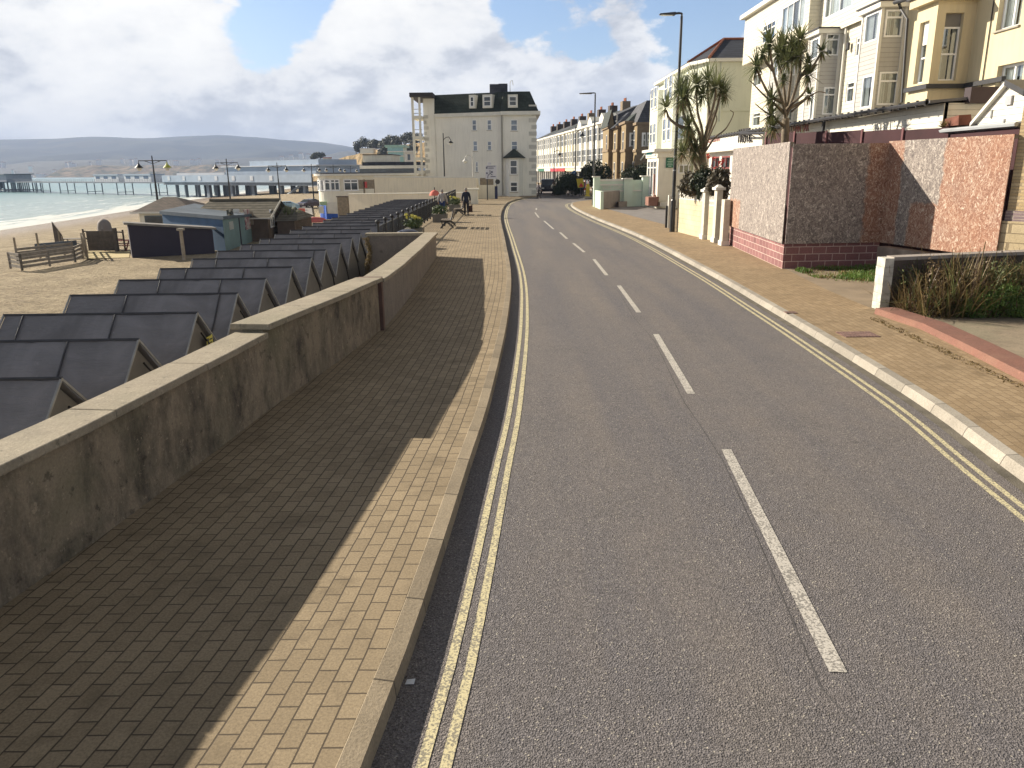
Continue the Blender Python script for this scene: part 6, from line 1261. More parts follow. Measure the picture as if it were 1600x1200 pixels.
t = thing('shed_roof', 'low roof edge with grey gutter above the chipboard, below the white gable', 'roof', (12.8, 22, .12)); XS = 12.75; s_a = yx(1441, XS); s_b = yx(1592, XS); fs_ = Fr(XS, s_a, R(-90)); zz = fs_.px(1480, 203)[1]
mb = MB(); mb.prism([(XS, s_b), (XS + 1.3, s_b), (XS + 1.3, s_a), (XS, s_a)], [zz - .1, zz + .1, zz + .1, zz - .1], [zz, zz + .22, zz + .22, zz]); mb.build('roof', mat('shed_felt', (.10, .10, .105), .8), t); mb = MB(); mb.tube([(XS - .05, s_b, zz - .02), (XS - .05, s_a, zz - .02)], .06, 6); mb.build('gutter', mat('pale_gutter', (.34, .36, .38), .5), t)
mb = MB(); mb.box(XS + .05, s_b, .1, XS + 1.2, s_a, zz - .1); mb.build('wall', PURP, t)
# rusty box lying on the low roof
p = PX(1488, 197, XS + .4); mb = MB(); mb.add([p + Vector(q) for q in ((-.1, -.5, 0), (.3, -.5, 0), (.3, .45, 0), (-.1, .45, 0), (-.1, -.45, .28), (.25, -.45, .3), (.25, .4, .22), (-.1, .4, .2))], [(3, 2, 1, 0), (4, 5, 6, 7), (0, 1, 5, 4), (1, 2, 6, 5), (2, 3, 7, 6), (3, 0, 4, 7)]); single('rusty_box', mb, mat('rust', (.17, .07, .05), .9, .3, 4, .5), 'rusty brown box lying on the low roof below the white wall', 'box')
# ------------------------------------------------------------ yellow building
t = thing('yellow_hotel', 'yellow rendered building with square bay and black ledge, next to the clapboard hotel', 'building', (20, 26, .12))
yA = yRt - .05; yB_ = 18.5; fy = Fr(XM, yA, R(-90)); XY = 15.6; yc = yx(1451, XY, 130); yf = yx(1421, XY, 130)
hy = [fy.box(1563, 1599, -50, 42), fy.box(1556, 1596, 100, 155), fy.box(1563, 1599, -190, -110)]
mb = MB(); mb.holed(fy, yA - yB_, .1, 14.5, hy, 0, .25); mb.quad((XM, yB_, .1), (34, yB_, .1), (34, yB_, 14.5), (XM, yB_, 14.5)); mb.build('wall', YELR, t)
for h in hy: window(t, fy, *h, 0, .22, (.5,), (), .08, gm=GLC, curtain=.95, sill=CONC)
fw3 = Fr(XY, yf, R(-90)); fs3 = Fr(XY, yc, 0); hw = [fw3.box(1429, 1447, 22, 132)]; hs = [fs3.box(1465, 1493, 20, 125)]; zb = fs3.px(1490, 131)[1]
Lw = yf - yc; zt_ = fs3.px(1480, 20)[1]; hw = [(Lw * .2, Lw * .66, zb + .1, zt_ - .15)]; hs = [(.32, .98, zb + .12, zt_)]; print('yel', yc, yf, zb, zt_)
mb = MB(); mb.holed(fw3, yf - yc, .1, zt_ + .4, hw, 0, .22); mb.holed(fs3, XM - XY, .1, zt_ + .4, hs, 0, .22); mb.quad((XM, yf, .1), (XY, yf, .1), (XY, yf, zt_ + .4), (XM, yf, zt_ + .4)); mb.build('bay', YELR, t)
window(t, fw3, *hw[0], 0, .2, (), (.42,), .06, gm=GLC, curtain=.9, name='bay_window'); window(t, fs3, hs[0][0], hs[0][1], hs[0][2], hs[0][3] - .45, 0, .2, (), (.5,), .06, gm=GLC, curtain=.6, name='bay_window')
mb = MB(); mb.fbox(fs3, hs[0][0], hs[0][1], .18, .24, hs[0][3] - .45, hs[0][3]); mb.build('blanking_board', FELTG, t)
mb = MB(); mb.fbox(fw3, Lw * .2 + .03, Lw * .66 - .03, .14, .16, zt_ - .95, zt_ - .2); mb.build('roller_blind', WHITE, t)
mb = MB(); mb.fbox(fw3, -.1, yf - yc + .15, -.16, 0, zb - .16, zb); mb.fbox(fs3, -.001, XM - XY, -.15, 0, zb - .155, zb - .005); mb.fbox(fy, yA - yc + .02, yA - (yc - 2.4), -.15, 0, zb - .16, zb); mb.build('ledge', GUT, t)
mb = MB(); mb.box(XY - .25, yc - .25, zt_ + .4, XM, yf + .2, zt_ + .7); mb.build('bay_cornice', YELR, t); mb = MB(); mb.box(XY - .35, yc - .35, zt_ + .7, XM, yf + .3, zt_ + .82); mb.build('bay_gutter', GUT, t)
mb = MB(); mb.tube([PX(1409, 160, XM - .9), PX(1418, 30, XM - .9), PX(1408, 14, XM - .9), PX(1405, 6, XM - 1.1)], .06, 8); mb.tube([PX(1398, 4, XM - 1.2), PX(1440, -8, XM - 1.2)], .08, 8); mb.build('drainpipe', GUT, t)
mb = MB(); s_ = fy.px(1537, 120)[0]; mb.tube([fy.P(s_, -.03, 4.5), fy.P(s_, -.03, 14)], .02, 5); mb.build('cable', GUT, t)
# ------------------------------------------------------------ palms
def blade(mb, p, d, L, w0, droop, n=3, mi=0):
    d = d.normalized(); side = d.cross(Vector((0, 0, 1))); side = side.normalized() if side.length > .01 else Vector((1, 0, 0)); b = len(mb.v); pts = []; q = Vector(p)
    for i in range(n + 1):
        t_ = i / n; w_ = w0 * (1 - t_ ** 1.6) + .004; mb.v += [q - side * w_, q + side * w_]
        dd = (d + Vector((0, 0, -droop * (t_ + .3) ** 2))).normalized(); q = q + dd * L / n
    for i in range(n): mb.f.append([b + 2 * i, b + 2 * i + 1, b + 2 * i + 3, b + 2 * i + 2]); mb.m.append(mi); mb.uv.append(None)
def rnd_dir(up=.0):
    while True:
        v = Vector((random.uniform(-1, 1), random.uniform(-1, 1), random.uniform(-1, 1)))
        if .1 < v.length < 1: v.normalize(); v.z += up; return v.normalized()
def palm(lab, plane_y, trunk_px, branches, tufts, bare, L=.9, r0=.17, seed=1):
    """trunk and limbs follow the branches seen in the photo, each with its own depth"""
    random.seed(seed); b0 = PY(*trunk_px[0], plane_y); t = thing('cabbage_palm', lab, 'palm tree', (b0.x, b0.y, .12))
    mb = MB(); tr = [PY(u, v, plane_y) for u, v in trunk_px]; tr[0] = Vector((tr[0].x, tr[0].y, .1)); mb.tube(tr, [r0, r0 * .9] + [r0 * .8] * (len(tr) - 2), 9)
    for br in branches:
        pts = [PY(u, v, plane_y + dy) for u, v, dy in br]; sm = crom3(pts); mb.tube(sm, [max(.025, r0 * .42 * (1 - .6 * i / len(sm))) for i in range(len(sm))], 6)
    for br in bare:
        pts = [PY(u, v, plane_y + dy) for u, v, dy in br]; sm = crom3(pts); mb.tube(sm, [max(.018, r0 * .24 * (1 - .7 * i / len(sm))) for i in range(len(sm))], 5)
    mb.build('trunk', BARK, t, True)
    cr = MB()
    for (u, v, dy, sc, dead) in tufts:
        c = PY(u, v, plane_y + dy)
        for k in range(int(78 * sc + 16)):
            d = rnd_dir(.28); blade(cr, c + d * .05, d, L * sc * random.uniform(.7, 1.1), .026, random.uniform(.15, .55), 3, 0)
        for k in range(int(22 * dead)):
            d = rnd_dir(-.9); blade(cr, c + Vector((0, 0, -.08)), d, L * sc * random.uniform(.5, .9), .016, .9, 3, 1)
    cr.build('crown', [LEAFPALM, LEAFPD], t); return t
def crom3(pts, k=4):
    P = [pts[0] * 2 - pts[1]] + pts + [pts[-1] * 2 - pts[-2]]; out = []
    for i in range(1, len(P) - 2):
        a, b, c, d = P[i - 1:i + 3]
        for j in range(k): t = j / k; out.append(.5 * ((2 * b) + (c - a) * t + (2 * a - 5 * b + 4 * c - d) * t * t + (3 * b - a - 3 * c + d) * t ** 3))
    out.append(pts[-1]); return out
palm('cabbage palm with many tufts, left of the two and nearest the tall street lamp', 36.5, [(1099, 300), (1099, 262), (1097, 240)],
     [[(1097, 242, 0), (1093, 210, -.2), (1082, 185, -.4), (1075, 160, -.5), (1072, 152, -.5)], [(1097, 242, 0), (1097, 205, .2), (1090, 175, .3), (1088, 140, .4)], [(1098, 242, 0), (1104, 205, .4), (1108, 180, .7), (1106, 150, .8), (1106, 130, .8)], [(1099, 242, 0), (1110, 200, 0), (1120, 170, -.2), (1126, 145, -.2)], [(1099, 230, 0), (1106, 195, -.5), (1116, 160, -.6), (1118, 140, -.6)],
      [(1096, 245, 0), (1086, 220, -.6), (1078, 200, -.8), (1068, 178, -.8), (1066, 160, -.8)], [(1096, 262, 0), (1086, 240, -.2), (1076, 222, -.4)], [(1097, 285, 0), (1088, 262, -.3), (1080, 246, -.5)], [(1070, 200, -.8), (1058, 195, -.8), (1046, 185, -.8), (1041, 172, -.8)], [(1104, 200, .4), (1112, 185, .6), (1118, 172, .6)]],
     [(1072, 148, -.5, 1.1, .7), (1089, 132, .4, 1.15, .4), (1106, 126, .8, .95, .3), (1118, 136, -.6, .95, .4), (1128, 141, -.2, .85, .4), (1066, 155, -.8, 1., .8), (1062, 138, -.2, .85, .4), (1041, 168, -.8, .75, .5), (1075, 196, -.9, .85, 1.), (1074, 214, -.5, 1., 1.3), (1086, 238, -.4, .95, 1.2), (1066, 238, -.8, .75, .8), (1098, 148, .2, .75, .2), (1080, 222, -.1, .9, .6), (1133, 148, .1, .5, .5)],
     [[(1100, 240, 0), (1116, 216, -.3), (1130, 205, -.4), (1138, 195, -.4), (1146, 178, -.4), (1141, 172, -.4)], [(1100, 232, 0), (1112, 205, -.2), (1120, 186, -.2), (1116, 176, -.2)]], 1.02, .20, 11)
palm('cabbage palm with bare grey limbs before the clapboard hotel, right of the two', 29.5, [(1226, 300), (1227, 208), (1228, 185)],
     [[(1228, 188, 0), (1224, 165, -.2), (1216, 140, -.3), (1208, 110, -.4), (1203, 78, -.4), (1201, 72, -.4)], [(1228, 186, 0), (1226, 150, .2), (1222, 120, .3), (1216, 98, .4)], [(1228, 182, 0), (1232, 150, .3), (1236, 118, .4), (1238, 88, .4)], [(1229, 180, 0), (1238, 155, 0), (1246, 128, -.2), (1251, 98, -.2), (1250, 70, -.2)], [(1228, 172, 0), (1240, 160, -.4), (1256, 145, -.5), (1264, 126, -.5)], [(1230, 172, 0), (1250, 160, .2), (1262, 152, .2), (1272, 147, .2)],
      [(1222, 160, -.2), (1204, 150, -.4), (1192, 130, -.5), (1182, 108, -.5)], [(1226, 178, 0), (1212, 164, -.3), (1202, 156, -.4)], [(1250, 120, -.2), (1266, 108, -.3), (1276, 95, -.3), (1284, 82, -.3)], [(1208, 110, -.4), (1198, 98, -.4), (1192, 86, -.4)], [(1228, 200, 0), (1216, 190, -.2), (1208, 180, -.3)], [(1246, 128, -.2), (1256, 112, .2), (1262, 104, .2)]],
     [(1202, 68, -.4, .85, .4), (1216, 84, .4, .95, .3), (1224, 72, .2, .9, .2), (1238, 72, .4, .9, .2), (1250, 62, -.2, .85, .3), (1182, 104, -.5, .75, .8), (1264, 117, -.5, .7, .6), (1284, 80, -.3, .55, .3), (1230, 96, -.1, .85, .3), (1206, 154, -.5, .75, .7), (1204, 180, -.3, .9, .9), (1264, 148, .3, .5, .4), (1192, 84, -.4, .55, .3), (1262, 100, .2, .6, .4), (1246, 88, -.4, .8, .3), (1224, 126, .2, .4, .3), (1208, 198, -.5, .7, .9)],
     [[(1212, 165, -.2), (1190, 145, -.3), (1176, 130, -.3), (1171, 126, -.3)], [(1212, 185, -.2), (1192, 172, -.3), (1180, 162, -.3)], [(1236, 175, 0), (1256, 158, -.2), (1276, 144, -.3), (1290, 145, -.3)], [(1258, 120, -.2), (1272, 105, -.2), (1279, 100, -.2)]], .80, .155, 12)
# dwarf spiky plants
def spiky(p, r, n, lab, m=LEAFPALM, w_=.02, nm='spiky_plant', droop=.4, seed=3):
    random.seed(seed); mb = MB()
    for k in range(n): d = rnd_dir(.5); d.z = abs(d.z) * .9 + .12; blade(mb, (0, 0, .02), d, r * random.uniform(.7, 1.1), w_, droop, 3)
    o = mb.build(nm, m, None); o.location = p; return tag(o, lab, 'plant')
p = G(452, 372, ZB); spiky(Vector((p.x, p.y, ZB + 1.0)), 2.2, 260, 'large pale spiky plant beside the long tiled beach building', leafmat('pale_spiky', (.06, .09, .03), (.28, .31, .14), 2), .06)
p = PX(1250, 213, 11.6); spiky(Vector((11.6, p.y, 3.75)), .9, 90, 'spiky leaves poking above the purple fence beside the right palm')
p = PX(1473, 200, 12.9); spiky(p, .32, 60, 'small dry spiky plant on the low roof by the rusty box', LEAFY, .012)
# ------------------------------------------------------------ shrubs and hedges built from many leaves
def leaves(mb, c, rad, n, size, seed=0, lump=.35, mi=0, up=.2, shell=.55):
    random.seed(seed); c = Vector(c); rx, ry, rz = rad
    for k in range(n):
        d = rnd_dir(0); lumpf = 1 + lump * noise.noise(Vector((d.x * 2.2 + seed, d.y * 2.2, d.z * 2.2))) * 1.6; rr = random.uniform(shell, 1) ** .6 * lumpf
        p = c + Vector((d.x * rx, d.y * ry, d.z * rz)) * rr; nrm = (d + rnd_dir(0) * .9 + Vector((0, 0, up))).normalized(); a = nrm.orthogonal().normalized(); a = (a * math.cos(k) + nrm.cross(a) * math.sin(k)); b = nrm.cross(a); s_ = size * random.uniform(.6, 1.3)
        i0 = len(mb.v); mb.v += [p - a * s_, p - b * s_ * .45, p + a * s_, p + b * s_ * .45]; mb.f.append([i0, i0 + 1, i0 + 2, i0 + 3]); mb.m.append(mi); mb.uv.append(None)
def shrub(p, rad, n, size, m, lab, cat='shrub', nm='shrub', seed=1, parts=None, stem=True, grp=None):
    t = thing(nm, lab, cat, tuple(p), grp); mb = MB()
    for (dx, dy, dz, s_) in (parts or [(0, 0, rad[2] * .9, 1)]): leaves(mb, Vector(p) + Vector((dx, dy, dz)), tuple(r_ * s_ for r_ in rad), int(n / len(parts or [1])), size, seed + int(dx * 7 + dz * 3))
    mb.build('foliage', m, t)
    if stem:
        mb = MB()
        for k in range(5): a = k * 1.256; mb.tube([Vector(p) + Vector((math.cos(a) * .06, math.sin(a) * .06, -.05)), Vector(p) + Vector((math.cos(a) * rad[0] * .5, math.sin(a) * rad[1] * .5, rad[2] * 1.1))], [.035, .012], 5)
        mb.build('stem', BARKD, t)
    return t
# big dark evergreens at the junction
p = G(888, 305); shrub(p, (1.35, 1.4, 1.45), 9000, .11, LEAFD, 'large dark rounded evergreen bush at the street junction', 'bush', 'evergreen_bush', 3, [(-.7, 0, 1.2, .75), (.7, .3, 1.25, .8), (0, 0, 1.6, .72), (1.2, .3, .8, .5), (-1.1, 0, .7, .5)])
p = G(926, 304); p = Vector((p.x, 92, .12)); shrub(p, (1.15, 1.1, 1.1), 5000, .12, LEAFD, 'dark leafy tree crown half hidden behind the second street lamp', 'tree', 'street_tree', 5, [(0, 0, 3.0, .9), (1.1, 0, 2.5, .8), (-.9, 0, 2.5, .75), (.2, 0, 1.5, .7)])
p = PY(998, 283, 84); shrub(Vector((p.x, 84, .12)), (2.0, 1.6, 1.8), 8000, .13, LEAFD, 'dark rounded hedge tree before the brown gothic villa', 'tree', 'evergreen_bush', 6, [(-.6, 0, 1.7, .8), (1.0, 0, 2.1, .85), (.3, 0, 1.2, .8)])
# dark shrubs in the planter
for i, (u, v, s_, l) in enumerate(((972, 320, .9, 'leftmost dark shrub in the grey forecourt planter'), (984, 319, 1.1, 'second dark shrub from the left in the forecourt planter, with pale flowers'), (996, 318, 1.15, 'third dark shrub in the forecourt planter'), (1008, 317, 1.2, 'rightmost dark shrub of the forecourt planter, beside the brown steps'))):
    p = G(u, v); p.y -= .3; t = shrub(Vector((p.x, p.y, .5)), (.62 * s_, .5, .62 * s_), 1300, .085, LEAFD, l, seed=20 + i, grp='shrubs in the forecourt planter')
    mb = MB(); leaves(mb, (p.x, p.y - .1, 1.0), (.5, .45, .5), 9, .06, 40 + i); mb.build('flower', PINKF, t)
# shrubs behind the cream wall with red flowers
for i, (u, v, y, rx, rz, l) in enumerate(((1080, 286, 34.5, .5, .5, 'bronze leafed shrub at the foot of the left palm'), (1101, 284, 34.0, .6, .65, 'dark shrub with red flowers between the left palm and the white pillars'), (1123, 284, 32.2, .42, .6, 'dark glossy shrub just left of the chipboard hoarding'))):
    c = PY(u, v, y); t = shrub(Vector((c.x, y, c.z - rz)), (rx, .6, rz), 2300, .075, leafmat('bronze_leaf', (.05, .045, .025), (.15, .12, .08)) if i != 1 else LEAFD, l, seed=50 + i, stem=True)
    mb = MB(); random.seed(60 + i)
    for (du, dv_) in (((5, -40), (14, -37), (18, -20), (30, -32)) if i == 1 else ((2, -8), (7, -3)) if i == 0 else ((2, -30),)): q = PY(u + du, v + dv_, y - .3); leaves(mb, q, (.11, .11, .13), 40, .045, 70 + int(du), 0, 0, .2, .1)
    mb.build('flower', REDF, t)
    mb = MB()
    for (du, dv_) in (((5, -40), (14, -37), (18, -20), (30, -32)) if i == 1 else ((2, -8),)): q = PY(u + du, v + dv_, y - .3); mb.tube([q, Vector((c.x, y, c.z - .2))], .012, 4)
    mb.build('flower_stalk', BARKD, t)
# weedy bed in front of the garden wall
random.seed(9); t = thing('weed_bed', 'tangle of dry brown weeds and straggly stems below the dark garden wall', 'weeds', (9.5, 15.7, .12)); mb = MB()
for k in range(7500):
    x = random.uniform(7.95, 13.0); y = random.uniform(14.6, 16.15) + (x - 8) * .06; hgt = (.5 + .85 * max(0, noise.noise(Vector((x * 1.4, y, 0))) + .6)) * random.uniform(.5, 1.1)
    if y < 15.0 and random.random() < .5: continue
    d = rnd_dir(.8); blade(mb, (x, y, .1), Vector((d.x * .7, d.y * .7, abs(d.z) + .25)), hgt, random.choice((.004, .006, .011)), random.uniform(0, .9), 3, random.choices((0, 1, 2), (.60, .14, .26))[0])
mb.build('stems', [LEAFY, leafmat('dull_green', (.05, .07, .02), (.15, .18, .06)), leafmat('dead_brown', (.06, .035, .022), (.13, .085, .05))], t)
mb = MB()
for k in range(30):
    c = (random.uniform(8.1, 12.6), random.uniform(15.1, 16.0), random.uniform(.2, .95)); leaves(mb, c, (.35, .3, .3), 320, .032, 100 + k, .5, k % 2, .2, .1)
mb.build('leaves', [leafmat('dead_brown2', (.08, .05, .03), (.20, .14, .07)), leafmat('dull_green2', (.06, .08, .025), (.17, .19, .07))], t)
p = G(1545, 497); t = thing('green_shrub', 'bright green bushy weed in front of the brown tangle at the right edge', 'shrub', tuple(p)); mb = MB()
for k, (dx, dy, dz, r_) in enumerate(((0, 0, .3, .42), (.35, .1, .42, .35), (-.35, 0, .18, .3), (.55, -.1, .2, .3))): leaves(mb, p + Vector((dx, dy, dz)), (r_, r_ * .8, r_ * .75), 2600, .022, 130 + k, .5, 0, .3, .2)
mb.build('foliage', LEAFG, t)
# grass patch by the purple wall
random.seed(5); mb = MB()
for k in range(9000):
    x = random.uniform(8.2, 11.2); y = random.uniform(19.6, 22.6); g_ = noise.noise(Vector((x * 1.1, y * 1.3, 2.2)))
    if y < 22.4 - (x - 8.2) * .95 - .3 + g_ * .6 - 1.4 or x > 10.9: continue
    if g_ < -.12 and random.random() < .85: continue
    h = .05 + .13 * max(0, g_ + .3); d = rnd_dir(.9); blade(mb, (x, y, .118), Vector((d.x * .6, d.y * .6, abs(d.z) + .4)), h * random.uniform(.7, 1.4), .006, .6, 2, 0 if g_ > .02 or random.random() < .4 else 1)
o = mb.build('grass', [LEAFG, LEAFY]); tag(o, 'patch of rough green grass at the foot of the purple block wall', 'grass', kind='stuff')
mb = MB(); random.seed(8)
for k in range(260):
    t_ = random.random(); a = G(1366, 497); b = G(1600, 606); p = a + (b - a) * t_ + Vector((random.uniform(-.12, .05), random.uniform(-.1, .1), 0)); leaves(mb, p + Vector((0, 0, .012)), (.02, .02, .008), 3, .018, k)
o = mb.build('leaf_litter', LEAFY); tag(o, 'scattered dry leaves along the red edging', 'leaves', kind='stuff')
# woods on the cliff top: each crown a tree
random.seed(21)
for i, (u, v, s_, y) in enumerate(((561, 224, 1.0, 560), (570, 221, 1.1, 555), (579, 222, 1.0, 550), (588, 220, 1.1, 545), (597, 222, .9, 540), (606, 219, 1.2, 530), (615, 218, 1.1, 525), (624, 219, 1.2, 520), (633, 216, 1.2, 515), (641, 214, 1.3, 510), (650, 215, 1.3, 505), (597, 232, .9, 500), (612, 228, .9, 480), (500, 241, .7, 600), (493, 243, .7, 605), (488, 246, .6, 610), (556, 230, .7, 560), (645, 230, 1.0, 440), (635, 232, .9, 440))):
    c = PY(u, v, y); r_ = 4.2 * s_; t = thing('clifftop_tree', 'dark tree crown in the wood along the top of the orange cliff', 'tree', (c.x, y, c.z - r_ * 2), 'trees on the cliff top'); mb = MB()
    for k in range(3): leaves(mb, c + Vector((random.uniform(-2, 2), 0, random.uniform(-2.5, .3))), (r_ * .7, r_ * .7, r_ * .6), 170, .75, i * 5 + k)
    mb.build('crown', leafmat('far_leaf', (.022, .034, .02), (.07, .075, .04), .3, .1), t); mb = MB(); mb.tube([(c.x, y, c.z - r_ * 3), (c.x, y, c.z)], [.5, .25], 5); mb.build('trunk', BARKD, t)
# ------------------------------------------------------------ street lamps
def lamp_column(u, v, vt, lab, arm, nm='street_lamp'):
    p = G(u, v); z = PY(u, vt, p.y).z; t = thing(nm, lab, 'street lamp', (p.x, p.y, .118)); q = Vector((p.x, p.y, 0))
    mb = MB(); mb.tube([q + Vector((0, 0, .1)), q + Vector((0, 0, 1.55)), q + Vector((0, 0, 1.62))], [.125, .125, .09], 12); mb.build('base', DARKM, t)
    mb = MB(); mb.tube([q + Vector((0, 0, 1.6)), q + Vector((0, 0, z))], [.085, .055], 12); mb.build('pole', DARKM, t)
    mb = MB(); mb.tube([q + Vector((0, 0, z)), q + Vector((0, 0, z + .12)), q + Vector((-.12, 0, z + .14)), q + Vector((-.35, 0, z + .12))], .05, 8); mb.build('bracket', DARKM, t)
    mb = MB(); mb.prism([(p.x - arm, -.13 + p.y), (p.x - .3, p.y - .16), (p.x - .3, p.y + .16), (p.x - arm, p.y + .13)], [z + .08, z + .05, z + .05, z + .08], [z + .12, z + .17, z + .17, z + .12]); h = mb.build('lamp_head', DARKM, t)
    mb = MB(); mb.box(p.x - arm + .06, p.y - .09, z + .045, p.x - .42, p.y + .09, z + .072); mb.build('lens', LAMPG, h)
    return t, q, z
t, q, z = lamp_column(1050, 362, 26, 'tallest black street lamp with flat head, beside the cream screen block wall', .98)
for zz in (2.9, 3.5): mb = MB(); mb.tube([q + Vector((0, 0, zz)), q + Vector((0, 0, zz + .05))], .098, 10); mb.build('band', GREYM, t)
lamp_column(927, 320, 148, 'black flat headed street lamp farther off, at the mint wall', 1.3)
def lantern(par, c, m=None, s_=1.0):
    mb = MB(); mb.lathe(c, [(.03 * s_, .42 * s_), (.06 * s_, .3 * s_), (.10 * s_, .22 * s_), (.30 * s_, .02 * s_), (.31 * s_, 0), (.27 * s_, 0)], 12); h = mb.build('lamp_shade', m or DARKM, par)
    mb = MB(); mb.lathe(c, [(.2 * s_, 0), (.17 * s_, -.12 * s_), (.08 * s_, -.2 * s_), (.0, -.22 * s_)], 10); mb.build('lamp_glass', LAMPG, h)
def beach_lamp(u, vb, vt, y, lab, lm=None, arm=1.45, grp='double lamps along the beach promenade'):
    b = PY(u, vb, y); z = PY(u, vt, y).z; t = thing('double_street_lamp', lab, 'street lamp', (b.x, y, ZB), grp); q = Vector((b.x, y, 0)); mb = MB(); mb.tube([q + Vector((0, 0, ZB)), q + Vector((0, 0, 2))], [.13, .11], 8); mb.tube([q + Vector((0, 0, 2)), q + Vector((0, 0, z))], [.09, .06], 8); mb.build('pole', DARKM, t)
    mb = MB(); mb.tube([q + Vector((-arm, 0, z - .75)), q + Vector((-arm, 0, z - .5)), q + Vector((arm, 0, z - .5)), q + Vector((arm, 0, z - .75))], .045, 6)
    mb.tube([q + Vector((-arm * .6, 0, z - .5)), q + Vector((0, 0, z - .8)), q + Vector((arm * .6, 0, z - .5))], .03, 6); mb.build('crossbar', DARKM, t)
    lantern(t, q + Vector((-arm, 0, z - 1.2)), None, 1.35); lantern(t, q + Vector((arm, 0, z - 1.2)), lm, 1.35); return t
beach_lamp(249, 335, 243, 82, 'nearest double beach lamp, one of its two shades yellow green', mat('yellow_green_shade', (.40, .42, .06), .5, .1))
beach_lamp(360, 312, 248, 104, 'second double beach lamp from the left, behind the long tiled roof')
beach_lamp(438, 318, 254, 128, 'third double beach lamp from the left, near the parked cars')
beach_lamp(487, 268, 256, 150, 'double beach lamp rising just behind the left end of the pavilion roof'); beach_lamp(521, 268, 257, 168, 'double beach lamp above the middle of the pavilion roof'); beach_lamp(548, 268, 259, 190, 'farthest double beach lamp, before the orange cliff')
def swan_lamp(u, vb, vt, y, lab, m=DARKM, side=1, h0=.1):
    b = PY(u, vb, y); z = PY(u, vt, y).z; t = thing('swan_neck_lamp', lab, 'street lamp', (b.x, y, h0)); q = Vector((b.x, y, 0)); mb = MB(); mb.tube([q + Vector((0, 0, h0)), q + Vector((0, 0, z))], [.1, .05], 8); mb.build('pole', m, t)
    mb = MB(); mb.tube([q + Vector((0, 0, z - .7)), q + Vector((side * .3, 0, z - .45)), q + Vector((side * .6, 0, z - .4)), q + Vector((side * .75, 0, z - .6))], .04, 6); mb.build('arm', m, t); lantern(t, q + Vector((side * .78, 0, z - 1.05)), m, 1.05)
swan_lamp(694.5, 276, 208, 88, 'black swan neck lamp in front of the pale hotel wall', h0=-.3)
swan_lamp(739, 276, 236, 86, 'pale grey lamp low in front of the hotel wall', mat('pale_lamp', (.55, .54, .5), .6), -1)
swan_lamp(898.5, 300, 198, 96, 'tall dark swan neck lamp before the white terrace', side=1); swan_lamp(865.5, 303, 230, 112, 'thin dark swan neck lamp left of the evergreen bush', side=1)
# ------------------------------------------------------------ railings on the terrace edge
t = thing('terrace_railing', 'black ball topped railing along the terrace edge above the beach huts', 'railing', (-4.7, 45, .118)); y = 28.4; k = 0
while y < 76:
    x = left_edge(y) + .15; mb = MB(); mb.tube([(x, y, .1), (x, y, 1.18)], .045, 8); mb.lathe((x, y, 1.18), [(.045, 0), (.085, .05), (.085, .09), (.05, .14), (0, .15)], 8)
    mb.lathe((x, y, .72), [(.045, 0), (.065, .03), (.045, .06)], 8); mb.build('post', DARKM, t)
    y2 = min(y + 1.85, 76); x2 = left_edge(y2) + .15; mb = MB()
    for z in (.28, 1.08): mb.tube([(x, y, z), (x2, y2, z)], .022, 5)
    for j in range(1, 13): f = j / 13; mb.tube([(x + (x2 - x) * f, y + (y2 - y) * f, .28), (x + (x2 - x) * f, y + (y2 - y) * f, 1.08)], .010, 4)
    mb.build('panel', DARKM, t); y += 1.85; k += 1
# ------------------------------------------------------------ benches
def bench(y, x, lab):
    t = thing('cast_iron_bench', lab, 'bench', (x, y, .118), 'black cast iron benches facing the sea')
    for yy in (y, y + 1.65):
        mb = MB()
        for pts, r in (([(-.26, .12), (-.20, .30), (-.08, .40), (.08, .38), (.24, .30), (.33, .12)], .032), ([(-.34, .12), (-.24, .26), (-.26, .42), (-.34, .50)], .03), ([(-.34, .52), (-.1, .47), (.1, .46), (.2, .50), (.30, .80), (.34, 1.0)], .034), ([(.04, .45), (.13, .28), (.28, .2)], .024)):
            mb.tube([(x + a, yy, b + .02) for a, b in pts], r, 6)
        mb.build('leg_frame', DARKM, t)
    mb = MB()
    for a in (-.30, -.18, -.06, .06, .17): mb.box(x + a - .045, y - .05, .52, x + a + .045, y + 1.7, .55)
    mb.build('seat', mat('bench_slat', (.16, .13, .10), .6, .2, 5), t); mb = MB()
    for i in range(4): z = .64 + i * .115; a = .235 + i * .035; mb.prism([(x + a, y - .05), (x + a + .03, y - .05), (x + a + .03, y + 1.7), (x + a, y + 1.7)], z, z + .085)
    mb.build('backrest', mat('bench_slat', (.16, .13, .10), .6, .2, 5), t)
bench(40.5, -3.28, 'nearer black cast iron bench on the left pavement'); bench(52.5, -3.45, 'farther black bench beside the walking man')
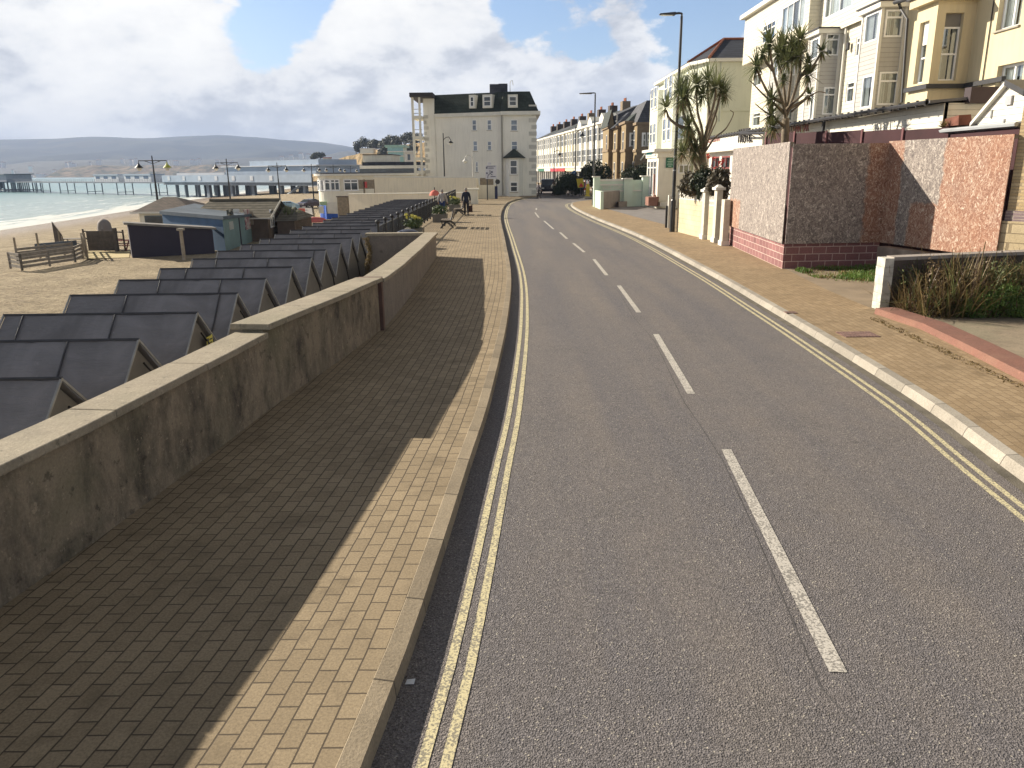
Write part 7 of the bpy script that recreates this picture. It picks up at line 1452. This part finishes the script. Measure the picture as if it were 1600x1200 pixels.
# ------------------------------------------------------------ planters with flowers along the railing
def planter(y, lab, fl, s_=1.0, x=-4.05):
    t = thing('flower_planter', lab, 'planter', (x, y, .118), 'flower planters along the railing'); mb = MB(); mb.prism([(x - .45, y - .5), (x + .35, y - .5), (x + .35, y + .5), (x - .45, y + .5)], .1, .58); mb.build('tub', CONCD, t)
    mb = MB(); leaves(mb, (x - .05, y, .8), (.5 * s_, .5, .3 * s_), 700, .06, int(y), .4); mb.build('foliage', leafmat('planter_leaf', (.035, .06, .02), (.11, .14, .05)), t)
    if fl:
        mb = MB()
        for k in range(9): leaves(mb, (x + random.uniform(-.4, .3), y + random.uniform(-.45, .3), 1.0 + random.uniform(0, .18)), (.09, .09, .07), 26, .045, k, 0, 0, .4, .1)
        mb.build('flower', YELF, t)
planter(34.5, 'planter with bright yellow green flowers, nearest along the railing', True, .8, -4.2); planter(46.0, 'leafy planter before the woman at the railing', False, .95); planter(58.5, 'farthest leafy planter, between the woman and the man', True, .9)
c = Vector((-4.0, 30.4, .118)); t = thing('covered_tub', 'tub with smooth navy blue domed cover behind the end of the sea wall', 'tub', tuple(c)); mb = MB(); mb.lathe(c, [(.38, 0), (.42, .5)], 16); mb.build('tub', CONCD, t); mb = MB(); mb.lathe(c, [(.47, .48), (.47, .54), (.40, .63), (.25, .69), (0, .71)], 18); mb.build('cover', mat('navy_cover', (.045, .05, .08), .4, .1), t, True)
mb = MB()
for k in range(24): random.seed(k); a = random.uniform(0, 6.28); q_ = c + Vector((math.cos(a) * .5, math.sin(a) * .55, 0)); leaves(mb, q_ + Vector((0, 0, .25)), (.18, .18, .22), 60, .035, k)
mb.build('foliage', LEAFG, t)
random.seed(31); mb = MB(); x = -4.98
for k in range(260): z = random.uniform(-.9, .8); leaves(mb, (x + random.uniform(-.05, .1) + math.sin(z * 5) * .06, 26.95, z), (.06, .03, .05), 5, .03, k)
o = mb.build('ivy', LEAFY); tag(o, 'dry straggly creeper hanging down the return wall', 'creeper', kind='stuff')
# red parasol beyond the railing
p = PY(679, 300, 74); t = thing('parasol', 'small coral red parasol seen over the far railing', 'parasol', (p.x, 74, ZB)); mb = MB(); mb.tube([(p.x, 74, ZB), (p.x, 74, PY(679, 292.5, 74).z)], .05, 6); mb.build('pole', DARKM, t)
mb = MB(); zc = PY(679, 305.5, 74).z; ht = PY(679, 297, 74).z - zc; mb.lathe((p.x, 74, zc), [(.5, 0), (.44, ht * .45), (.3, ht * .8), (.12, ht), (0, ht)], 14); mb.build('canopy', mat('coral_cloth', (.62, .16, .12), .8, .1), t, True)
# ------------------------------------------------------------ signs
y = 80.6; t = thing('direction_sign', 'white direction sign with dark road diagram on a post before the pale hotel', 'sign', tuple(PY(761, 310, y))); x0 = PY(758.5, 270, y).x; x1 = PY(776, 270, y).x; z0 = PY(767, 279.5, y).z; z1 = PY(767, 258.5, y).z
x0 += .0; mb = MB(); mb.box(x0, y, z0, x1, y + .06, z1); b = mb.build('panel', mat('sign_lilac_white', (.56, .56, .62), .4, .04), t); mb = MB(); xp = PY(761.5, 300, y).x; mb.tube([(xp, y + .09, .1), (xp, y + .09, z1)], .06, 6); mb.build('post', DARKM, t)
DS = mat('sign_dark_print', (.03, .035, .08), .5); W_ = x1 - x0; Hh = z1 - z0
def sp(a, b): return Vector((x0 + W_ * a, y - .012, z0 + Hh * b))
mb = MB(); mb.tube([sp(.20, .06), sp(.24, .28), sp(.42, .40), sp(.40, .66)], .03, 5); mb.tube([sp(.42, .42), sp(.62, .28)], .03, 5); mb.box(sp(.05, 0).x, y - .012, sp(0, .76).z, sp(.2, 0).x, y, sp(0, .88).z); mb.box(sp(.26, 0).x, y - .012, sp(0, .78).z, sp(.75, 0).x, y, sp(0, .83).z); mb.box(sp(.06, 0).x, y - .012, sp(0, .38).z, sp(.2, 0).x, y, sp(0, .48).z); mb.box(sp(.5, 0).x, y - .012, sp(0, .46).z, sp(.66, 0).x, y, sp(0, .56).z); mb.box(sp(.1, 0).x, y - .012, sp(0, .92).z, sp(.9, 0).x, y, sp(0, .96).z); mb.box(sp(.45, 0).x, y - .012, sp(0, .14).z, sp(.9, 0).x, y, sp(0, .19).z); mb.build('diagram', DS, b)
mb = MB(); mb.box(sp(.2, 0).x, y, z1 + .02, sp(.5, 0).x, y + .05, z1 + .28); mb.build('plate', mat('sign_lilac_white', (.5, .5, .5)), t)
t = thing('totem_post', 'narrow dark blue post with round black plate beside the direction sign', 'post', tuple(PY(775, 310, 83))); mb = MB(); x = PY(773, 300, 83).x; mb.box(x, 83, .1, x + .3, 83.2, PY(774, 291, 83).z); mb.build('shaft', mat('navy_post', (.03, .035, .09)), t); mb = MB(); q_ = PY(777.5, 284, 83); mb.tube([q_, q_ + Vector((0, .06, 0))], .42 * .6, 12); mb.build('plate', DARKM, t); mb = MB(); mb.tube([PY(776, 310, 83.1), PY(776, 279, 83.1)], .03, 6); mb.build('pole', DARKM, t)
y = 90; t = thing('roadworks_sign', 'square yellow temporary sign tilted on the far pavement', 'sign', tuple(PY(907, 300, y))); q4 = [PY(900.5, 279.5, y), PY(911, 278.5, y), PY(913, 292.5, y), PY(903, 293.5, y)]; mb = MB(); mb.add([q4[3], q4[2], q4[1], q4[0]] + [p + Vector((0, .05, 0)) for p in (q4[3], q4[2], q4[1], q4[0])], [(0, 1, 2, 3), (7, 6, 5, 4), (0, 4, 5, 1), (1, 5, 6, 2), (2, 6, 7, 3), (3, 7, 4, 0)]); mb.build('panel', mat('yellow_sign_face', (.42, .33, .03), .5, .1), t); mb = MB(); mb.tube([PY(907, 302, y + .1), PY(907, 290, y + .1)], .04, 5); mb.build('post', DARKM, t)
mb = MB(); q_ = PY(908, 289, y - .02); mb.add([q_ + Vector((-.28, -.01, -.2)), q_ + Vector((.28, -.01, -.2)), q_ + Vector((0, -.01, .26))], [(0, 1, 2)]); mb.build('symbol', RED, t)
y = 88.2; p = PY(918.5, 296, y); t = thing('keep_left_bollard', 'small yellow rounded traffic bollard left of the mint wall', 'bollard', (p.x, y, .1)); mb = MB(); zt = PY(918.5, 286.5, y).z; mb.lathe((p.x, y, .1), [(.3, 0), (.28, .15), (.16, .2), (.22, .4), (.22, zt - .5), (.15, zt - .2), (0, zt - .1)], 12); mb.build('shell', mat('bollard_yellow', (.60, .45, .05), .4, .05), t, True)
y = 95; p = PY(897, 271, y); t = thing('blue_disc_sign', 'round blue mandatory sign on a pole at the street junction', 'sign', (p.x, y, .1)); mb = MB(); mb.tube([p, p + Vector((0, .05, 0))], .32, 16); mb.build('disc', mat('sign_blue', (.04, .16, .38), .4), t); mb = MB(); mb.tube([(p.x, y + .08, .1), (p.x, y + .08, p.z + .2)], .04, 6); mb.build('pole', GREYM, t)
mb = MB(); mb.tube([p + Vector((.1, -.02, .12)), p + Vector((-.12, -.02, -.12))], .03, 5); mb.build('arrow', WHITE, t)
# ------------------------------------------------------------ cars
def car(p, ang, col, lab, s_=1.0, grp=None, nm='parked_car', van=False):
    t = thing(nm, lab, 'car', tuple(p), grp); ca = math.cos(ang); sa = math.sin(ang)
    def L(x, y, z): return Vector((p[0] + (x * ca - y * sa) * s_, p[1] + (x * sa + y * ca) * s_, p[2] + z * s_))
    prof = [(-2.05, .32), (-2.08, .62), (-1.98, .86), (-1.35, .98), (-.55, 1.40 + .35 * van), (.75, 1.45 + .35 * van), (1.75, 1.02 + .6 * van), (2.0, .9 + .5 * van), (2.08, .6), (2.02, .32)]
    def sect(pr, hw, m, nm_, par=t, tuck=0):
        mb = MB(); n = len(pr); A_l = [L(x, -hw + (tuck if z > 1.1 else 0), z) for x, z in pr]; B_l = [L(x, hw - (tuck if z > 1.1 else 0), z) for x, z in pr]; mb.add(A_l + B_l, [tuple(range(n)), tuple(range(2 * n - 1, n - 1, -1))] + [(i, n + i, n + (i + 1) % n, (i + 1) % n) for i in range(n)]); return mb.build(nm_, m, par)
    body = sect(prof, .84, mat('car_paint_%d' % int(col[0] * 1000 + col[2] * 100), col, .25, .05, 1, 0, 1, .6), 'body', tuck=.12)
    k = .35 * van
    sect([(-1.22, 1.0), (-.56, 1.33 + k), (-.02, 1.37 + k), (-.02, 1.0)], .79, GLD, 'side_window', tuck=.03); sect([(.05, 1.0), (.05, 1.38 + k), (.7, 1.38 + k), (1.4, 1.02 + .3 * van)], .79, GLD, 'side_window', tuck=.03)
    mb = MB(); mb.add([L(-1.36, -.7, 1.0), L(-1.36, .7, 1.0), L(-.6, .6, 1.41 + k), L(-.6, -.6, 1.41 + k)], [(0, 1, 2, 3)]); mb.build('windscreen', GLD, t)
    for x in (-1.3, 1.3):
        for y_ in (-.78, .78):
            mb = MB(); mb.tube([L(x, y_ - .1, .32), L(x, y_ + .1, .32)], .32 * s_, 14); w_ = mb.build('wheel', DARKM, t); mb = MB(); mb.tube([L(x, y_ - .11, .32), L(x, y_ + .11, .32)], .18 * s_, 10); mb.build('rim', GREYM, w_)
    for y_ in (-.6, .6): mb = MB(); mb.box(*[min(a, b) for a, b in zip(L(-2.08, y_ - .15, .66), L(-2.0, y_ + .15, .78))], *[max(a, b) + .01 for a, b in zip(L(-2.08, y_ - .15, .66), L(-2.0, y_ + .15, .78))]); mb.build('headlight', LAMPG, t)
    return t
p = G(447, 330, ZB); car((p.x, p.y, ZB), R(15), (.25, .38, .48), 'pale blue parked car on the beach road by the pavilion'); p = G(461, 328, ZB); car((p.x + .8, p.y + 6, ZB), R(60), (.07, .05, .07), 'dark maroon parked car behind the pale blue one on the beach road')
p = G(918, 300); car((p.x + 1.0, 93, .0), R(100), (.05, .055, .08), 'dark car on the side street half hidden by the mint wall'); car((9.4, 108, .0), R(95), (.35, .02, .02), 'red car in the far street in front of the shops')
p = G(851, 300, 0); car((p.x, 103, .0), R(88), (.012, .012, .02), 'black van parked by the corner of the tall pale hotel', 1.05, None, 'parked_van', True)
# small red beach signs by the pavilion
for u, l in ((470, 'small red board leaning left of the two by the pavilion corner'), (474.5, 'small red board right of the two by the pavilion corner')):
    p = G(u, 339, ZB); mb = MB(); mb.box(p.x - .22, p.y, ZB, p.x + .22, p.y + .12, ZB + 1.1); single('notice_board', mb, mat('faded_red', (.40, .08, .06), .6, .2, 4), l, 'board')
# ------------------------------------------------------------ people
def skin(name, pts, edges, rad, m, parent, sub=2):
    off = OFF[parent.name]; me = bpy.data.meshes.new(name); me.from_pydata([tuple(Vector(p) - off) for p in pts], edges, []); o = bpy.data.objects.new(name, me); COL.objects.link(o); o.parent = parent; OFF[o.name] = off; me.materials.append(m)
    bm = bmesh.new(); bm.from_mesh(me); ly = bm.verts.layers.skin.verify(); bm.verts.ensure_lookup_table()
    for i, v in enumerate(bm.verts):
        r_ = rad[i]; v[ly].radius = r_ if isinstance(r_, tuple) else (r_, r_); v[ly].use_root = (i == 0)
    bm.to_mesh(me); bm.free(); md = o.modifiers.new('skin', 'SKIN'); md.use_smooth_shade = True; sb = o.modifiers.new('sub', 'SUBSURF'); sb.levels = sub; sb.render_levels = sub; return o
SKINM = mat('skin', (.42, .24, .16), .6, .08); 
def person(p, face, lab, top, legs, hair, h=1.74, stride=.22, armswing=.2, bag=None, long_coat=False, lean=0.0):
    """face: heading angle; x forward, y left in body space"""
    t = thing('person', lab, 'person', tuple(p)); ca = math.cos(face); sa = math.sin(face); k = h / 1.74
    def L(x, y, z): return Vector((p[0] + (x * ca - y * sa) * k, p[1] + (x * sa + y * ca) * k, p[2] + z * k))
    st = stride; A = armswing; le = lean
    J = dict(pel=(0, 0, .95), wst=(le * .3, 0, 1.08), chs=(le * .7, 0, 1.30), nkb=(le, 0, 1.46), nk=(le + .01, 0, 1.52), hd=(le + .03, 0, 1.60), hd2=(le + .035, 0, 1.68),
        hL=(0, .10, .90), kL=(st * .75, .10, .50), aL=(st, .10, .09), tL=(st + .17, .11, .04), hR=(0, -.10, .90), kR=(-st * .35, -.10, .50), aR=(-st * 1.05, -.10, .12), tR=(-st * 1.0 + .15, -.11, .04),
        sL=(le, .18, 1.42), eL=(le - A * .6, .25, 1.14), wL=(le - A * .4 + .06, .26, .88), fL=(le - A * .4 + .09, .255, .80), sR=(le, -.18, 1.42), eR=(le + A * .5, -.25, 1.14), wR=(le + A * 1.1, -.25, .90), fR=(le + A * 1.25, -.245, .82))
    def sk(nm, names, eds, rad, m, sub=2): idx = {n: i for i, n in enumerate(names)}; return skin(nm, [L(*J[n]) for n in names], [(idx[a], idx[b]) for a, b in eds], [tuple(r_ * k for r_ in rr) if isinstance(rr, tuple) else rr * k for rr in rad], m, t, sub)
    names = ['pel', 'wst', 'chs', 'nkb', 'nk', 'hd', 'hd2', 'hL', 'kL', 'aL', 'tL', 'hR', 'kR', 'aR', 'tR', 'sL', 'eL', 'wL', 'fL', 'sR', 'eR', 'wR', 'fR']
    eds = [('pel', 'wst'), ('wst', 'chs'), ('chs', 'nkb'), ('nkb', 'nk'), ('nk', 'hd'), ('hd', 'hd2'), ('pel', 'hL'), ('hL', 'kL'), ('kL', 'aL'), ('aL', 'tL'), ('pel', 'hR'), ('hR', 'kR'), ('kR', 'aR'), ('aR', 'tR'), ('nkb', 'sL'), ('sL', 'eL'), ('eL', 'wL'), ('wL', 'fL'), ('nkb', 'sR'), ('sR', 'eR'), ('eR', 'wR'), ('wR', 'fR')]
    sk('body', names, eds, [.13, .12, .14, .07, .052, .085, .075, .085, .055, .04, .035, .085, .055, .04, .035, .055, .04, .028, .03, .055, .04, .028, .03], SKINM)
    n2 = ['wst', 'pel', 'chs', 'nkb', 'sL', 'eL', 'wL', 'sR', 'eR', 'wR']; e2 = [('pel', 'wst'), ('wst', 'chs'), ('chs', 'nkb'), ('nkb', 'sL'), ('sL', 'eL'), ('eL', 'wL'), ('nkb', 'sR'), ('sR', 'eR'), ('eR', 'wR')]
    J['wL'] = tuple(a + (b - a) * .85 for a, b in zip(J['eL'], J['wL'])); J['wR'] = tuple(a + (b - a) * .85 for a, b in zip(J['eR'], J['wR'])); J['pel'] = (0, 0, .80 if long_coat else .88)
    sk('jacket', n2, e2, [(.165, .15), (.18, .17), (.185, .15), (.10, .09), .085, .068, .055, .085, .068, .055], top)
    J['pel'] = (0, 0, .93); n3 = ['pel', 'hL', 'kL', 'aL', 'hR', 'kR', 'aR']; sk('trousers', n3, [('pel', 'hL'), ('hL', 'kL'), ('kL', 'aL'), ('pel', 'hR'), ('hR', 'kR'), ('kR', 'aR')], [.14, .105, .078, .06, .105, .078, .06], legs)
    for a, b in (('aL', 'tL'), ('aR', 'tR')): mb = MB(); q = [L(*J[a]) + Vector((0, 0, -.03)), L(*J[b])]; mb.tube([q[0] + (q[0] - q[1]) * .35, q[0], q[1]], [.045, .052, .04], 8); mb.build('shoe', DARKM, t, True)
    c = L(le + .015, 0, 1.665); mb = MB(); mb.lathe(c, [(0, .105 * k), (.06 * k, .09 * k), (.095 * k, .03 * k), (.098 * k, -.03 * k), (.085 * k, -.07 * k), (.06 * k, -.09 * k)], 12); 
    for v in mb.v: d = v - c; v += Vector((-ca, -sa, 0)) * .018
    mb.build('hair', hair, t, True)
    f = L(le + .125, 0, 1.615); mb = MB(); mb.lathe(f, [(0, .02), (.014, 0), (.012, -.02), (0, -.026)], 6); mb.build('nose', SKINM, t)
    if bag: hnd = L(*J['fR']); mb = MB(); mb.prism([(hnd.x - .15, hnd.y - .06), (hnd.x + .15, hnd.y - .06), (hnd.x + .15, hnd.y + .06), (hnd.x - .15, hnd.y + .06)], hnd.z - .62, hnd.z - .2); b_ = mb.build('bag', bag, None); mb = MB(); mb.tube([(hnd.x - .1, hnd.y, hnd.z - .2), (hnd.x - .02, hnd.y, hnd.z), (hnd.x + .02, hnd.y, hnd.z), (hnd.x + .1, hnd.y, hnd.z - .2)], .014, 5); h_ = mb.build('handle', bag, b_); tag(b_, 'dark brown bag hanging from the walking man\'s hand', 'bag')
    return t
NAVYC = mat('navy_cloth', (.022, .026, .045), .85, .1, 6); GREYC = mat('pale_grey_cloth', (.36, .34, .33), .9, .12, 6); JEAN = mat('blue_denim', (.03, .05, .14), .9, .15, 8); DKC = mat('dark_cloth', (.025, .022, .025), .9, .1); HAIRG = mat('grey_hair', (.25, .23, .21), .9, .15, 12); HAIRB = mat('brown_hair', (.07, .045, .03), .9, .15, 12)
p = G(729, 337); person((p.x, p.y, .118), R(92), 'man in dark navy top walking away along the left pavement carrying a bag', NAVYC, DKC, HAIRG, 1.78, .12, .18, mat('brown_bag', (.07, .035, .025), .7))
p = G(692, 338); person((p.x, p.y, .118), R(80), 'person in pale grey top and blue jeans standing at the railing', GREYC, JEAN, HAIRG, 1.70, .06, .3)
y = 92.; p = G(840.5, 309, 0); person((p.x, p.y - 2, .0), R(20), 'small figure in dark and white top with pale shoes at the hotel corner', mat('patterned_cloth', (.16, .15, .17), .9, .7, 9), DKC, HAIRB, 1.62, .24, .25)
p = G(864, 306, 0); person((p.x, p.y, .0), R(25), 'small figure in white top and black trousers crossing the far road', WHITE, DKC, HAIRB, 1.60, .22, .25)
p = G(908.5, 307, 0); person((p.x, p.y - 1, .0), R(-90), 'figure in blue jacket and white hem walking at the side road corner', mat('blue_jacket', (.03, .08, .17), .8, .1), DKC, HAIRB, 1.66, .14, .15)
# small wall of the left traffic island kerb
mb = MB(); isl = crom(V2([(8.6, 83.2), (7.9, 83.6), (7.9, 84.4), (8.8, 84.8), (12, 84.7), (12.5, 83.4), (8.6, 83.2)]), .4); mb.prism([(p.x, p.y) for p in isl[:-1]], 0, .12); struct('traffic_island', mb, KRBR)
# ------------------------------------------------------------ air
hz = MB(); hz.box(-7000, -150, -12, 1500, 6300, 330); ho = struct('haze', hz, bpy.data.materials.new('haze_air'), kind='stuff')
hm = bpy.data.materials['haze_air']; hm.use_nodes = True; T = NT(hm.node_tree); T.n.clear()
pv = T.new('ShaderNodeVolumePrincipled', {'Color': (.54, .68, 1.0, 1), 'Density': .00015, 'Anisotropy': 0.}); mo = T.new('ShaderNodeOutputMaterial'); T.l.new(pv.outputs[0], mo.inputs['Volume'])
